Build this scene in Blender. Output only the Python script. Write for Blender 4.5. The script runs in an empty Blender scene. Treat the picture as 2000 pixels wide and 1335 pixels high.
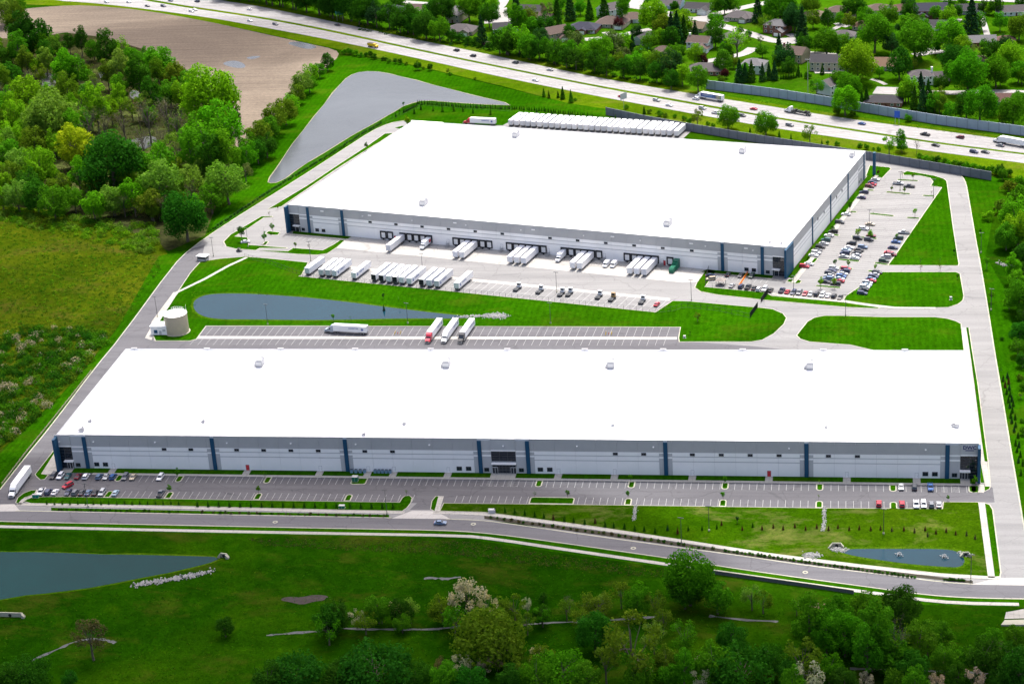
import bpy, bmesh, math, random
import numpy as np
from mathutils import Vector, Matrix
R_ = random.Random(7)
SC = bpy.context.scene
COL = SC.collection
# ------------------------------------------------------------------ camera
CF, CP, CR, CY, CH = 3928.7, .403019, -.069916, -.179508, 351.194   # focal in photo pixels, pitch, roll, yaw, height
_fw = Vector((math.sin(CY)*math.cos(CP), math.cos(CY)*math.cos(CP), -math.sin(CP)))
_rt = Vector((math.cos(CY), -math.sin(CY), 0)); _up = _rt.cross(_fw)
_R = math.cos(CR)*_rt + math.sin(CR)*_up; _U = -math.sin(CR)*_rt + math.cos(CR)*_up
cam = bpy.data.cameras.new('camera'); cam.sensor_width = 36; cam.lens = CF/2000*36
cam.clip_start = 1; cam.clip_end = 20000
camo = bpy.data.objects.new('camera', cam); COL.objects.link(camo)
camo.matrix_world = Matrix(((_R.x, _U.x, -_fw.x, 0), (_R.y, _U.y, -_fw.y, 0), (_R.z, _U.z, -_fw.z, CH), (0, 0, 0, 1)))
SC.camera = camo
# ------------------------------------------------------------------ sky, sun, exposure
SUN_EL, SUN_DIR = math.radians(66), Vector((.14, .99, 0)).normalized()
W = bpy.data.worlds.new('World'); SC.world = W; W.use_nodes = True
nt = W.node_tree; sky = nt.nodes.new('ShaderNodeTexSky'); sky.sky_type = 'NISHITA'; sky.sun_disc = False
sky.sun_elevation = SUN_EL; sky.sun_rotation = math.atan2(SUN_DIR.x, SUN_DIR.y)
sky.air_density = .7; sky.dust_density = 7.0; sky.ozone_density = .6
nt.nodes['Background'].inputs[1].default_value = .15
nt.links.new(sky.outputs[0], nt.nodes['Background'].inputs[0])
sl = bpy.data.lights.new('sun', 'SUN'); sl.energy = 2.0; sl.angle = math.radians(.53); sl.color = (1, .98, .945)
so = bpy.data.objects.new('sun', sl); COL.objects.link(so)
sd = Vector((SUN_DIR.x*math.cos(SUN_EL), SUN_DIR.y*math.cos(SUN_EL), math.sin(SUN_EL)))
so.rotation_euler = sd.to_track_quat('Z', 'Y').to_euler(); so.location = (0, 900, 600)
vs = SC.view_settings; vs.view_transform = 'Standard'; vs.look = 'None'; vs.gamma = 1; vs.use_curve_mapping = False
vs.exposure = 1.28
SC.render.engine = 'CYCLES'; SC.cycles.use_denoising = True; SC.cycles.denoiser = 'OPENIMAGEDENOISE'; SC.cycles.denoising_input_passes = 'RGB_ALBEDO_NORMAL'
SC.cycles.max_bounces = 6; SC.cycles.diffuse_bounces = 3; SC.cycles.transparent_max_bounces = 8
SC.cycles.volume_bounces = 0
# ------------------------------------------------------------------ geometry helpers
def ray(u, v): return _fw*CF + _R*(u-1000) - _U*(v-667.5)
def G(u, v, z=0.):                       # photo pixel -> point of the place at height z
    d = ray(u, v); t = (z-CH)/d.z
    return Vector((d.x*t, d.y*t, z))
def depth(p): return (Vector(p)-Vector((0, 0, CH))).dot(_fw)
def crop(ox, oy, s): return lambda pts: [(ox+x/s, oy+y/s) for x, y in pts]
def c1(k, x, y): return k([(x, y)])[0]
Z1, Z2, Z3 = crop(0, 0, 2.967), crop(660, 0, 2.967), crop(1330, 0, 2.967)
Z4, Z5, Z6 = crop(0, 440, 2.967), crop(660, 440, 2.967), crop(1330, 440, 2.967)
B1, B2, B3 = crop(0, 885, 2.967), crop(660, 885, 2.967), crop(1330, 885, 2.967)
N1, N2, N3, N4, N5 = crop(60, 830, 5), crop(440, 840, 5), crop(820, 840, 5), crop(1200, 840, 5), crop(1580, 830, 5)
K6, K8 = crop(400, 370, 5), crop(1560, 270, 5)
KA, KB, KC, KD = crop(580, 440, 5), crop(940, 440, 5), crop(1320, 440, 5), crop(1620, 330, 7.143)
KE, KF = crop(700, 200, 5), crop(980, 180, 5)
KG, KH = crop(1700, 440, 5.34), crop(1700, 690, 5.34)
T1, T2 = crop(1340, 100, 5.882), crop(1660, 100, 5.882)
T3, T4, T5, T6 = crop(1300, 0, 5.5556), crop(1640, 0, 5.5556), crop(980, 0, 5.5556), crop(640, 0, 5.5556)
T7, T8 = crop(0, 0, 5), crop(300, 0, 5)
# near warehouse frame = world axes; far warehouse frame (u along its front, n behind it)
NX, NY, NL, ND, NH = -310.6, 682.84, 358.7, 85.27, 14.84
FO, FT, FL, FD, FH = Vector((-286.476, 955.722, 0)), -.257122, 267.35, 147.88, 14.67
FE, FN = Vector((math.cos(FT), math.sin(FT), 0)), Vector((-math.sin(FT), math.cos(FT), 0))
def far(u, n, z=0.): return FO + FE*u + FN*n + Vector((0, 0, z))
def farloc(p): d = Vector(p)-FO; return d.dot(FE), d.dot(FN)
def facN(u, v):                          # pixel on the near front -> x, z
    d = ray(u, v); t = NY/d.y; return d.x*t, CH+d.z*t
def facF(u, v):                          # pixel on the far front -> u, z
    d = ray(u, v); c = Vector((0, 0, CH)); t = (FO-c).dot(FN)/d.dot(FN); p = c+d*t
    return (p-FO).dot(FE), p.z
def facS(u, v):                          # pixel on the far building's right side -> n, z
    d = ray(u, v); c = Vector((0, 0, CH)); o = far(FL, 0); t = (o-c).dot(FE)/d.dot(FE); p = c+d*t
    return (p-FO).dot(FN), p.z
def tag(o, label=None, cat=None, group=None, kind=None):
    if label: o['label'] = label
    if cat: o['category'] = cat
    if group: o['group'] = group
    if kind: o['kind'] = kind
    return o
def obj(name, me, parent=None, loc=None, rz=0., scale=None, color=None):
    o = bpy.data.objects.new(name, me); COL.objects.link(o)
    if parent: o.parent = parent
    if loc is not None: o.location = loc
    if rz: o.rotation_euler = (0, 0, rz)
    if scale is not None: o.scale = (scale,)*3 if isinstance(scale, (int, float)) else scale
    if color is not None: o.color = (*color, 1)
    return o
def empty(name, loc, rz=0., scale=None):
    o = obj(name, None, None, loc, rz, scale); o.empty_display_size = 1; return o
class MB:                                # mesh builder: verts + faces + material index
    def __init__(s): s.v = []; s.f = []; s.m = []
    def face(s, pts, m=0):
        i = len(s.v); s.v += [tuple(p) for p in pts]; s.f.append(tuple(range(i, i+len(pts)))); s.m.append(m)
    def box(s, x0, x1, y0, y1, z0, z1, m=0, skip=''):
        i = len(s.v)
        s.v += [(x0,y0,z0),(x1,y0,z0),(x1,y1,z0),(x0,y1,z0),(x0,y0,z1),(x1,y0,z1),(x1,y1,z1),(x0,y1,z1)]
        for k, f in (('b',(0,3,2,1)),('t',(4,5,6,7)),('f',(0,1,5,4)),('r',(1,2,6,5)),('k',(2,3,7,6)),('l',(3,0,4,7))):
            if k not in skip: s.f.append(tuple(i+j for j in f)); s.m.append(m)
    def prism(s, pts, z0, z1, m=0, mside=None):
        n = len(pts); i = len(s.v)
        s.v += [(p[0],p[1],z0) for p in pts]+[(p[0],p[1],z1) for p in pts]
        s.f.append(tuple(range(i+n, i+2*n))); s.m.append(m)
        for k in range(n):
            a, b = k, (k+1) % n; s.f.append((i+a,i+b,i+n+b,i+n+a)); s.m.append(m if mside is None else mside)
    def profile(s, prof, y0, y1, m=0, cap=True):   # outline in x-z pushed along y
        n = len(prof); i = len(s.v)
        s.v += [(p[0],y0,p[1]) for p in prof]+[(p[0],y1,p[1]) for p in prof]
        for k in range(n):
            a, b = k, (k+1) % n; s.f.append((i+b,i+a,i+n+a,i+n+b)); s.m.append(m)
        if cap:
            s.f.append(tuple(range(i,i+n))); s.m.append(m); s.f.append(tuple(range(i+2*n-1,i+n-1,-1))); s.m.append(m)
    def tube(s, a, b, r0, r1=None, n=6, m=0, cap=True):
        a, b = Vector(a), Vector(b); r1 = r0 if r1 is None else r1
        d = (b-a).normalized(); x = d.orthogonal().normalized(); y = d.cross(x); i = len(s.v)
        for c, r in ((a, r0), (b, r1)):
            for k in range(n):
                t = 2*math.pi*k/n; s.v.append(tuple(c + x*(r*math.cos(t)) + y*(r*math.sin(t))))
        for k in range(n): s.f.append((i+k, i+(k+1) % n, i+n+(k+1) % n, i+n+k)); s.m.append(m)
        if cap: s.f.append(tuple(range(i+n, i+2*n))); s.m.append(m); s.f.append(tuple(range(i+n-1, i-1, -1))); s.m.append(m)
    def mesh(s, name, mats, smooth=False):
        me = bpy.data.meshes.new(name); me.from_pydata(s.v, [], s.f)
        for m in (mats if isinstance(mats, (list, tuple)) else [mats]): me.materials.append(m)
        me.polygons.foreach_set('material_index', s.m)
        if smooth: me.polygons.foreach_set('use_smooth', [True]*len(s.f))
        me.update(); return me
def recalc(me):
    bm = bmesh.new(); bm.from_mesh(me); bmesh.ops.recalc_face_normals(bm, faces=bm.faces); bm.to_mesh(me); bm.free(); return me
def ordinal(i):
    w = ['first','second','third','fourth','fifth','sixth','seventh','eighth','ninth','tenth','eleventh','twelfth']
    if i < 12: return w[i]
    n = i+1; return '%d%s' % (n, 'th' if 10 < n % 100 < 14 else {1:'st',2:'nd',3:'rd'}.get(n % 10, 'th'))
# ------------------------------------------------------------------ materials
def new_mat(name):
    m = bpy.data.materials.new(name); m.use_nodes = True
    return m, m.node_tree, m.node_tree.nodes['Principled BSDF']
def ramp(nt, fac, stops):
    r = nt.nodes.new('ShaderNodeValToRGB'); e = r.color_ramp.elements
    e[0].position, e[0].color = stops[0][0], (*stops[0][1], 1); e[1].position, e[1].color = stops[-1][0], (*stops[-1][1], 1)
    for p, c in stops[1:-1]: k = e.new(p); k.color = (*c, 1)
    nt.links.new(fac, r.inputs[0]); return r.outputs[0]
def noise(nt, scale, detail=4, rough=.6, vec=None, dist=0):
    n = nt.nodes.new('ShaderNodeTexNoise'); n.inputs['Scale'].default_value = scale; n.inputs['Detail'].default_value = detail
    n.inputs['Roughness'].default_value = rough; n.inputs['Distortion'].default_value = dist
    if vec: nt.links.new(vec, n.inputs['Vector'])
    return n.outputs['Fac']
def mixc(nt, fac, a, b, mode='MIX'):
    n = nt.nodes.new('ShaderNodeMix'); n.data_type = 'RGBA'; n.blend_type = mode
    for s, v in ((n.inputs[0], fac), (n.inputs[6], a), (n.inputs[7], b)):
        if isinstance(v, (int, float)): s.default_value = v
        elif isinstance(v, tuple): s.default_value = (*v, 1)
        else: nt.links.new(v, s)
    return n.outputs[2]
def pos(nt):
    return nt.nodes.new('ShaderNodeNewGeometry').outputs['Position']
def mapped(nt, vec, scale=(1, 1, 1), rz=0.):
    n = nt.nodes.new('ShaderNodeMapping'); n.inputs['Scale'].default_value = scale; n.inputs['Rotation'].default_value = (0, 0, rz)
    nt.links.new(vec, n.inputs['Vector']); return n.outputs[0]
def plain(name, col, rough=.7, metal=0., vary=.12, scale=.6, spec=.3):
    m, t, b = new_mat(name)
    f = noise(t, scale, 5, .65, pos(t))
    c = ramp(t, f, [(.25, tuple(x*(1-vary) for x in col)), (.75, tuple(min(1, x*(1+vary)) for x in col))])
    t.links.new(c, b.inputs['Base Color']); b.inputs['Roughness'].default_value = rough; b.inputs['Metallic'].default_value = metal
    b.inputs['Specular IOR Level'].default_value = spec
    return m
def painted(name, rough=.35, coat=0., metal=0.):         # colour comes from the object
    m, t, b = new_mat(name); o = t.nodes.new('ShaderNodeObjectInfo')
    t.links.new(o.outputs['Color'], b.inputs['Base Color']); b.inputs['Roughness'].default_value = rough
    b.inputs['Coat Weight'].default_value = coat; b.inputs['Coat Roughness'].default_value = .08; b.inputs['Metallic'].default_value = metal
    return m
def paving(name, c0, c1, joint=0., rz=0., stain=.35, rough=.85, streak=0.):
    m, t, b = new_mat(name); p = pos(t)
    f = noise(t, .035, 6, .6, p); c = ramp(t, f, [(.3, c0), (.7, c1)])
    g = noise(t, 1.3, 4, .7, p); c = mixc(t, .35, c, ramp(t, g, [(.3, tuple(x*.82 for x in c0)), (.7, tuple(min(1, x*1.12) for x in c1))]))
    if streak:
        s = noise(t, 1., 5, .6, mapped(t, p, (.012, .5, .5), rz)); c = mixc(t, streak, c, ramp(t, s, [(.35, tuple(x*.72 for x in c0)), (.65, tuple(min(1, x*1.15) for x in c1))]))
    s = noise(t, .18, 3, .5, p, 1.5); st = ramp(t, s, [(.62, (1, 1, 1)), (.75, (1-stain, 1-stain, 1-stain))]); c = mixc(t, 1., c, st, 'MULTIPLY')
    v = t.nodes.new('ShaderNodeTexVoronoi'); v.feature = 'DISTANCE_TO_EDGE'; v.inputs['Scale'].default_value = .055
    dn = t.nodes.new('ShaderNodeTexNoise'); dn.inputs['Scale'].default_value = .12; dn.inputs['Detail'].default_value = 5; t.links.new(p, dn.inputs['Vector'])
    t.links.new(mixc(t, 1., p, mixc(t, 1., dn.outputs['Color'], (9., 9., 0.), 'MULTIPLY'), 'ADD'), v.inputs['Vector'])
    c = mixc(t, 1., c, ramp(t, v.outputs['Distance'], [(.004, (.8, .8, .8)), (.012, (1, 1, 1))]), 'MULTIPLY')
    tw = noise(t, 1., 6, .65, mapped(t, p, (.008, .16, .2), rz+.02)); c = mixc(t, 1., c, ramp(t, tw, [(.38, (.84, .84, .85)), (.55, (1, 1, 1)), (.7, (1.05, 1.05, 1.05))]), 'MULTIPLY')
    if joint:
        br = t.nodes.new('ShaderNodeTexBrick'); br.offset = 0; br.inputs['Scale'].default_value = 1
        br.inputs['Brick Width'].default_value = joint; br.inputs['Row Height'].default_value = joint; br.inputs['Mortar Size'].default_value = .05
        br.inputs['Color1'].default_value = br.inputs['Color2'].default_value = (1, 1, 1, 1); br.inputs['Mortar'].default_value = (.72, .7, .68, 1)
        t.links.new(mapped(t, p, (1, 1, 1), rz), br.inputs['Vector']); c = mixc(t, 1., c, br.outputs['Color'], 'MULTIPLY')
    t.links.new(c, b.inputs['Base Color']); b.inputs['Roughness'].default_value = rough; b.inputs['Specular IOR Level'].default_value = .25
    return m
def grass(name, cols, big=.012, mid=.09, fine=1.1, stripes=0., rz=0., dry=None):
    m, t, b = new_mat(name); p = pos(t)
    c = ramp(t, noise(t, big, 5, .6, p, .4), [(.28, cols[0]), (.5, cols[1]), (.72, cols[2])])
    c2 = ramp(t, noise(t, mid, 6, .65, p, .6), [(.25, cols[0]), (.55, cols[1]), (.8, cols[2])]); c = mixc(t, .5, c, c2)
    f = noise(t, fine, 4, .75, p); c = mixc(t, 1., c, ramp(t, f, [(.22, (.42, .48, .42)), (.5, (1, 1, 1)), (.78, (1.6, 1.5, 1.3))]), 'MULTIPLY')
    c = mixc(t, 1., c, ramp(t, noise(t, .26, 6, .75, p), [(.3, (.66, .7, .66)), (.5, (1, 1, 1)), (.72, (1.35, 1.26, 1.15))]), 'MULTIPLY')
    if stripes:
        w = t.nodes.new('ShaderNodeTexWave'); w.wave_type = 'BANDS'; w.inputs['Scale'].default_value = .11; w.inputs['Distortion'].default_value = 3.5; w.inputs['Detail'].default_value = 3
        t.links.new(mapped(t, p, (1, 1, 1), rz), w.inputs['Vector'])
        c = mixc(t, 1., c, ramp(t, w.outputs['Fac'], [(.35, (1-stripes,)*3), (.65, (1+stripes,)*3)]), 'MULTIPLY')
    if dry:
        d = noise(t, .035, 8, .72, mapped(t, p, (.75, 1.3, 1)), .25); c = mixc(t, ramp(t, d, [(.52, (0, 0, 0)), (.7, (dry[1],)*3)]), c, dry[0])
        d = noise(t, .011, 6, .7, p, .2); c = mixc(t, 1., c, ramp(t, d, [(.33, (.62, .68, .64)), (.67, (1.28, 1.2, 1.1))]), 'MULTIPLY')
    t.links.new(c, b.inputs['Base Color']); b.inputs['Roughness'].default_value = 1; b.inputs['Specular IOR Level'].default_value = 0
    bu = t.nodes.new('ShaderNodeBump'); bu.inputs['Strength'].default_value = .6; bu.inputs['Distance'].default_value = .35
    t.links.new(noise(t, .9, 6, .75, p), bu.inputs['Height']); t.links.new(bu.outputs[0], b.inputs['Normal'])
    return m
def water(name, col, rough=.06, ripple=.25, spec=.22):
    m, t, b = new_mat(name); p = pos(t)
    c = ramp(t, noise(t, .015, 4, .6, p, .8), [(.3, tuple(x*.85 for x in col)), (.7, tuple(x*1.12 for x in col))])
    t.links.new(c, b.inputs['Base Color']); b.inputs['Roughness'].default_value = rough; b.inputs['IOR'].default_value = 1.33
    b.inputs['Specular IOR Level'].default_value = spec
    bu = t.nodes.new('ShaderNodeBump'); bu.inputs['Strength'].default_value = ripple; bu.inputs['Distance'].default_value = .08
    t.links.new(noise(t, .8, 5, .7, mapped(t, p, (.6, 1.6, 1), .2), .5), bu.inputs['Height']); t.links.new(bu.outputs[0], b.inputs['Normal'])
    return m
def leafmat(name, trans=.4):
    m, t, b = new_mat(name); t.nodes.remove(b); o = t.nodes.new('ShaderNodeObjectInfo')
    g = t.nodes.new('ShaderNodeTexCoord').outputs['Object']
    f = noise(t, .45, 3, .6, g); c = mixc(t, 1., o.outputs['Color'], ramp(t, f, [(.3, (.62, .7, .6)), (.5, (1, 1, 1)), (.72, (1.4, 1.25, 1.1))]), 'MULTIPLY')
    f2 = noise(t, 2.6, 2, .6, g); c = mixc(t, 1., c, ramp(t, f2, [(.3, (.75, .78, .72)), (.7, (1.25, 1.2, 1.15))]), 'MULTIPLY')
    d = t.nodes.new('ShaderNodeBsdfDiffuse'); tr = t.nodes.new('ShaderNodeBsdfTranslucent'); mx = t.nodes.new('ShaderNodeMixShader')
    mx.inputs[0].default_value = trans; t.links.new(c, d.inputs[0])
    t.links.new(mixc(t, 1., c, (1.1, 1.25, .5), 'MULTIPLY'), tr.inputs[0])
    t.links.new(d.outputs[0], mx.inputs[1]); t.links.new(tr.outputs[0], mx.inputs[2]); t.links.new(mx.outputs[0], t.nodes['Material Output'].inputs[0])
    return m
M = {}
M['lawn'] = grass('lawn_grass', [(.0095, .05, .0004), (.015, .074, .0006), (.026, .09, .001)], stripes=.065, dry=((.07, .085, .006), .4))
M['meadow'] = grass('meadow_grass', [(.002, .017, .0003), (.009, .045, .0006), (.03, .075, .0014)], dry=((.05, .056, .007), .7))
M['lawn2'] = grass('dry_lawn_grass', [(.011, .044, .0005), (.022, .064, .0008), (.042, .077, .002)], dry=((.16, .15, .05), .75))
M['verge'] = grass('verge_grass', [(.03, .075, .001), (.05, .1, .002), (.08, .115, .004)], dry=((.12, .11, .02), .5))
M['yards'] = grass('garden_grass', [(.014, .06, .001), (.026, .085, .0015), (.045, .1, .003)], dry=((.07, .08, .012), .4))
M['scrub'] = grass('rough_grass', [(.014, .034, .001), (.04, .064, .002), (.085, .095, .005)], big=.02, mid=.12, dry=((.065, .05, .012), .75))
M['swamp'] = grass('swamp_floor', [(.012, .013, .008), (.03, .034, .014), (.06, .085, .018)], big=.03, mid=.15, dry=((.12, .17, .04), .8))
M['bed'] = plain('mulch_bed', (.035, .032, .02), .95, vary=.5, scale=1.5)
M['asphalt'] = paving('asphalt', (.088, .087, .095), (.113, .112, .12), stain=.22, streak=.2)
M['asphalt_d'] = paving('street_asphalt', (.102, .101, .109), (.125, .124, .133), stain=.14, streak=.12)
M['yard'] = paving('yard_paving', (.186, .186, .184), (.224, .224, .221), stain=.14, streak=.12, rz=-FT)
M['concrete'] = paving('pale_concrete', (.36, .35, .325), (.42, .41, .385), joint=4.6, rz=-FT, stain=.14)
M['kerb'] = paving('kerb_concrete', (.34, .335, .26), (.4, .395, .31), stain=.1)
M['walk'] = paving('walk_concrete', (.33, .32, .285), (.38, .37, .335), joint=1.8, stain=.12)
M['hwy'] = paving('highway_concrete', (.215, .212, .21), (.265, .262, .26), stain=.25, streak=.3, rz=.27)
M['paint'] = plain('road_paint', (.42, .42, .41), .7, vary=.1, scale=2)
M['paint_y'] = plain('yellow_paint', (.75, .5, .06), .7)
M['white'] = plain('white_paint', (.88, .87, .85), .6, vary=.03, scale=.2)
M['roofw'] = plain('white_membrane', (.9, .9, .9), .55, vary=.02, scale=.04)
M['grey_l'] = plain('light_grey_paint', (.47, .475, .48), .65, vary=.05, scale=.3)
M['grey_m'] = plain('mid_grey_paint', (.42, .42, .42), .65, vary=.05, scale=.3)
M['blue'] = plain('blue_paint', (.011, .07, .14), .5, vary=.05)
M['glass'] = plain('dark_glass', (.012, .02, .03), .08, vary=.3, scale=.15, spec=.7)
M['mull'] = plain('window_metal', (.1, .11, .12), .4, .4)
M['dark'] = plain('black_rubber', (.015, .016, .02), .6)
M['steel'] = plain('galvanised_steel', (.4, .41, .42), .45, .5)
M['grey_d'] = plain('dark_steel', (.07, .075, .08), .5, .3)
M['red'] = plain('red_paint', (.5, .03, .04), .5)
M['green'] = plain('green_paint', (.01, .13, .075), .45)
M['body'] = painted('vehicle_paint', .38, .15)
M['flat'] = painted('coloured_surface', .7)
M['box'] = painted('trailer_skin', .45)
M['logo'] = plain('blue_lettering', (.02, .07, .3), .5)
M['water1'] = water('grey_pond_water', (.06, .068, .073), .2, .3, .34)
M['water2'] = water('blue_pond_water', (.004, .03, .046), .08, .2)
M['water3'] = water('teal_pond_water', (.001, .032, .032), .08, .2, .1)
M['leaf'] = leafmat('leaves'); M['needle'] = leafmat('needles', .12)
M['bark'] = plain('bark', (.1, .085, .065), .95, vary=.3, scale=2)
M['rock'] = plain('pale_rock', (.27, .27, .26), .9, vary=.25, scale=1)
def soil():
    m, t, b = new_mat('tilled_soil'); p = pos(t)
    c = ramp(t, noise(t, .006, 5, .55, p, .8), [(.3, (.1, .082, .066)), (.5, (.15, .123, .096)), (.7, (.215, .178, .138))])
    w = t.nodes.new('ShaderNodeTexWave'); w.inputs['Scale'].default_value = .32; w.inputs['Distortion'].default_value = 9; w.inputs['Detail'].default_value = 3; w.inputs['Detail Scale'].default_value = .35
    t.links.new(mapped(t, p, (1, 1, 1), .55), w.inputs['Vector'])
    c = mixc(t, 1., c, ramp(t, w.outputs['Fac'], [(.3, (.88, .87, .86)), (.7, (1.07, 1.07, 1.07))]), 'MULTIPLY')
    for rz_, am in ((.55, .16), (-.35, .12), (1.2, .1)):
        c = mixc(t, 1., c, ramp(t, noise(t, 1., 5, .7, mapped(t, p, (.016, .38, 1), rz_), .3), [(.32, (1-am,)*3), (.68, (1+am*.6,)*3)]), 'MULTIPLY')
    c = mixc(t, 1., c, ramp(t, noise(t, .5, 6, .8, p), [(.3, (.7, .7, .7)), (.7, (1.25, 1.24, 1.22))]), 'MULTIPLY')
    t.links.new(c, b.inputs['Base Color']); b.inputs['Roughness'].default_value = .95; b.inputs['Specular IOR Level'].default_value = .1
    return m
M['soil'] = soil()
# ================================================================== the ground, water, roads and paving
def W2(px, z=0.): return [G(u, v, z) for u, v in px]
def chaikin(p, it=2, closed=False):
    for _ in range(it):
        q = []; n = len(p)
        for i in range(n if closed else n-1):
            a, b = p[i], p[(i+1) % n]; q += [a*.75+b*.25, a*.25+b*.75]
        if not closed: q = [p[0]]+q+[p[-1]]
        p = q
    return p
def area2(p): return sum(p[i].x*p[(i+1) % len(p)].y-p[(i+1) % len(p)].x*p[i].y for i in range(len(p)))
def inset(p, d):
    if area2(p) < 0: p = p[::-1]
    n = len(p); out = []
    for i in range(n):
        a, b, c = p[i-1], p[i], p[(i+1) % n]
        e1 = Vector((b.x-a.x, b.y-a.y)); e2 = Vector((c.x-b.x, c.y-b.y))
        if e1.length < 1e-6 or e2.length < 1e-6: out.append(b.copy()); continue
        e1.normalize(); e2.normalize(); n1 = Vector((-e1.y, e1.x)); n2 = Vector((-e2.y, e2.x))
        k = n1+n2; k = k/max(.35, k.dot(n1)) if k.length > 1e-6 else n1
        out.append(Vector((b.x+k.x*d, b.y+k.y*d, 0)))
    return out
from mathutils.geometry import delaunay_2d_cdt
def fill(b, pts, z, m=0):
    v, e, f, *_ = delaunay_2d_cdt([Vector((p.x, p.y)) for p in pts], [], [list(range(len(pts)))], 1, 1e-4)
    i = len(b.v); b.v += [(p.x, p.y, z) for p in v]
    for t in f: b.f.append(tuple(i+k for k in t)); b.m.append(m)
def sheet(name, pts, z, mat, parent=None, kind='structure'):
    if area2(pts) < 0: pts = pts[::-1]
    b = MB(); fill(b, pts, z); o = obj(name, b.mesh(name, mat), parent)
    if not parent: o['kind'] = kind
    return o
def ribbon_pts(line, w):
    L, R = [], []
    for i, p in enumerate(line):
        a, c = line[max(0, i-1)], line[min(len(line)-1, i+1)]; d = Vector((c.x-a.x, c.y-a.y, 0)).normalized(); n = Vector((-d.y, d.x, 0))
        L.append(p+n*w/2); R.append(p-n*w/2)
    return L+R[::-1]
def raised(name, pts, z0, z1, mat, parent=None):
    if area2(pts) < 0: pts = pts[::-1]
    b = MB(); fill(b, pts, z1); n = len(pts)
    for k in range(n): p, q = pts[k], pts[(k+1) % n]; b.face([(p.x, p.y, z0), (q.x, q.y, z0), (q.x, q.y, z1), (p.x, p.y, z1)])
    o = obj(name, b.mesh(name, mat), parent)
    if not parent: o['kind'] = 'structure'
    return o
def lawn(pts, mat='lawn', k=.42, it=0, name='lawn', z=.14, kerb=True):     # a raised grass island inside a concrete kerb
    if it: pts = chaikin(pts, it, True)
    if area2(pts) < 0: pts = pts[::-1]
    o = raised(name, inset(pts, k) if kerb else pts, .0, z+.02, M[mat])
    if kerb: raised('kerb', pts, 0, z, M['kerb'], o)
    return o
def walk(line, w, name='footpath', z=.17, it=0):
    if it: line = chaikin(line, it)
    return raised(name, ribbon_pts(line, w), 0, z, M['walk'])
def kerbline(line, w=.4, z=.13, it=0):
    if it: line = chaikin(line, it)
    return raised('kerb', ribbon_pts(line, w), 0, z, M['kerb'])
def pond(pts, mat, rim=1.2, it=2, rimmat=None):
    pts = chaikin(pts, it, True)
    if area2(pts) < 0: pts = pts[::-1]
    rnd = random.Random(3); pts = [p+Vector((rnd.uniform(-.3, .3), rnd.uniform(-.3, .3), 0)) for p in pts]
    if rim:
        q = inset(pts, -rim); q = [p+Vector((rnd.uniform(-.35, .35), rnd.uniform(-.35, .35), 0)) for p in q]
        sheet('pond_bank', q, .05, rimmat or M['bank'])
    return sheet('pond_water', pts, .075, mat)
M['side'] = paving('side_street_concrete', (.25, .245, .235), (.3, .29, .285), stain=.15)
M['bank'] = plain('dry_bank', (.2, .19, .12), .95, vary=.3, scale=.5)
M['reeds'] = grass('reed_bank', [(.016, .06, .001), (.035, .085, .002), (.07, .105, .006)])
# ground sheet to the horizon
sheet('ground', [Vector((-6000, -3000, 0)), Vector((6000, -3000, 0)), Vector((6000, 9000, 0)), Vector((-6000, 9000, 0))], 0, M['meadow'])
# neighbourhood lawns beyond the highway, verge along it
hw = {}
hw['fu'] = [(-330, -150), (420, 0), (500, 11), (640, 40.5), (820, 79), (980, 111.6), (1160, 151), (1340, 181.5), (1510, 208.8), (1670, 234.5), (1830, 254.5), (2000, 277.7), (2500, 347)]
hw['fl'] = [(-330, -120), (285, 0), (500, 31), (640, 57), (820, 97), (980, 130), (1160, 166), (1340, 197.5), (1510, 228.4), (1670, 252.5), (1830, 278), (2000, 299), (2500, 364)]
hw['nu'] = [(-330, -117), (285, 4), (500, 34.5), (640, 61), (820, 100.5), (980, 133.5), (1160, 169.5), (1340, 202), (1510, 231.8), (1670, 256.5), (1830, 281.5), (2000, 302), (2500, 368)]
hw['nl'] = [(-330, -90), (80, 0), (200, 7), (400, 33), (500, 51), (640, 77), (820, 115), (980, 151), (1160, 187), (1340, 219.9), (1510, 250.5), (1670, 273.5), (1830, 297.2), (2000, 318.5), (2500, 386)]
HW = {k: chaikin(W2(v), 2) for k, v in hw.items()}
sheet('garden_ground', HW['fu']+[Vector((700, 2600, 0)), Vector((-1600, 2600, 0))], .02, M['yards'])
sheet('highway_verge', W2([(-330, -160), (420, -6), (640, 32), (980, 104), (1340, 175), (1670, 228), (2000, 271), (2500, 340), (2500, 420), (2000, 352), (1830, 322), (1700, 300), (1510, 280), (1340, 243), (1160, 215), (980, 168), (820, 130), (640, 92), (500, 62), (400, 42), (200, 16), (0, 6), (-330, -70)]), .03, M['verge'])
sheet('highway', HW['nl']+HW['nu'][::-1], .07, M['hwy']); sheet('highway', HW['fl']+HW['fu'][::-1], .07, M['hwy'])
def lerpl(a, b, t, n=60):
    def samp(l):
        d = [0]
        for i in range(1, len(l)): d.append(d[-1]+(l[i]-l[i-1]).length)
        return [np.interp([k/(n-1)*d[-1] for k in range(n)], d, [p[j] for p in l]) for j in (0, 1)]
    A, B = samp(a), samp(b); return [Vector((A[0][i]*(1-t)+B[0][i]*t, A[1][i]*(1-t)+B[1][i]*t, 0)) for i in range(n)]
lm = MB()
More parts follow.
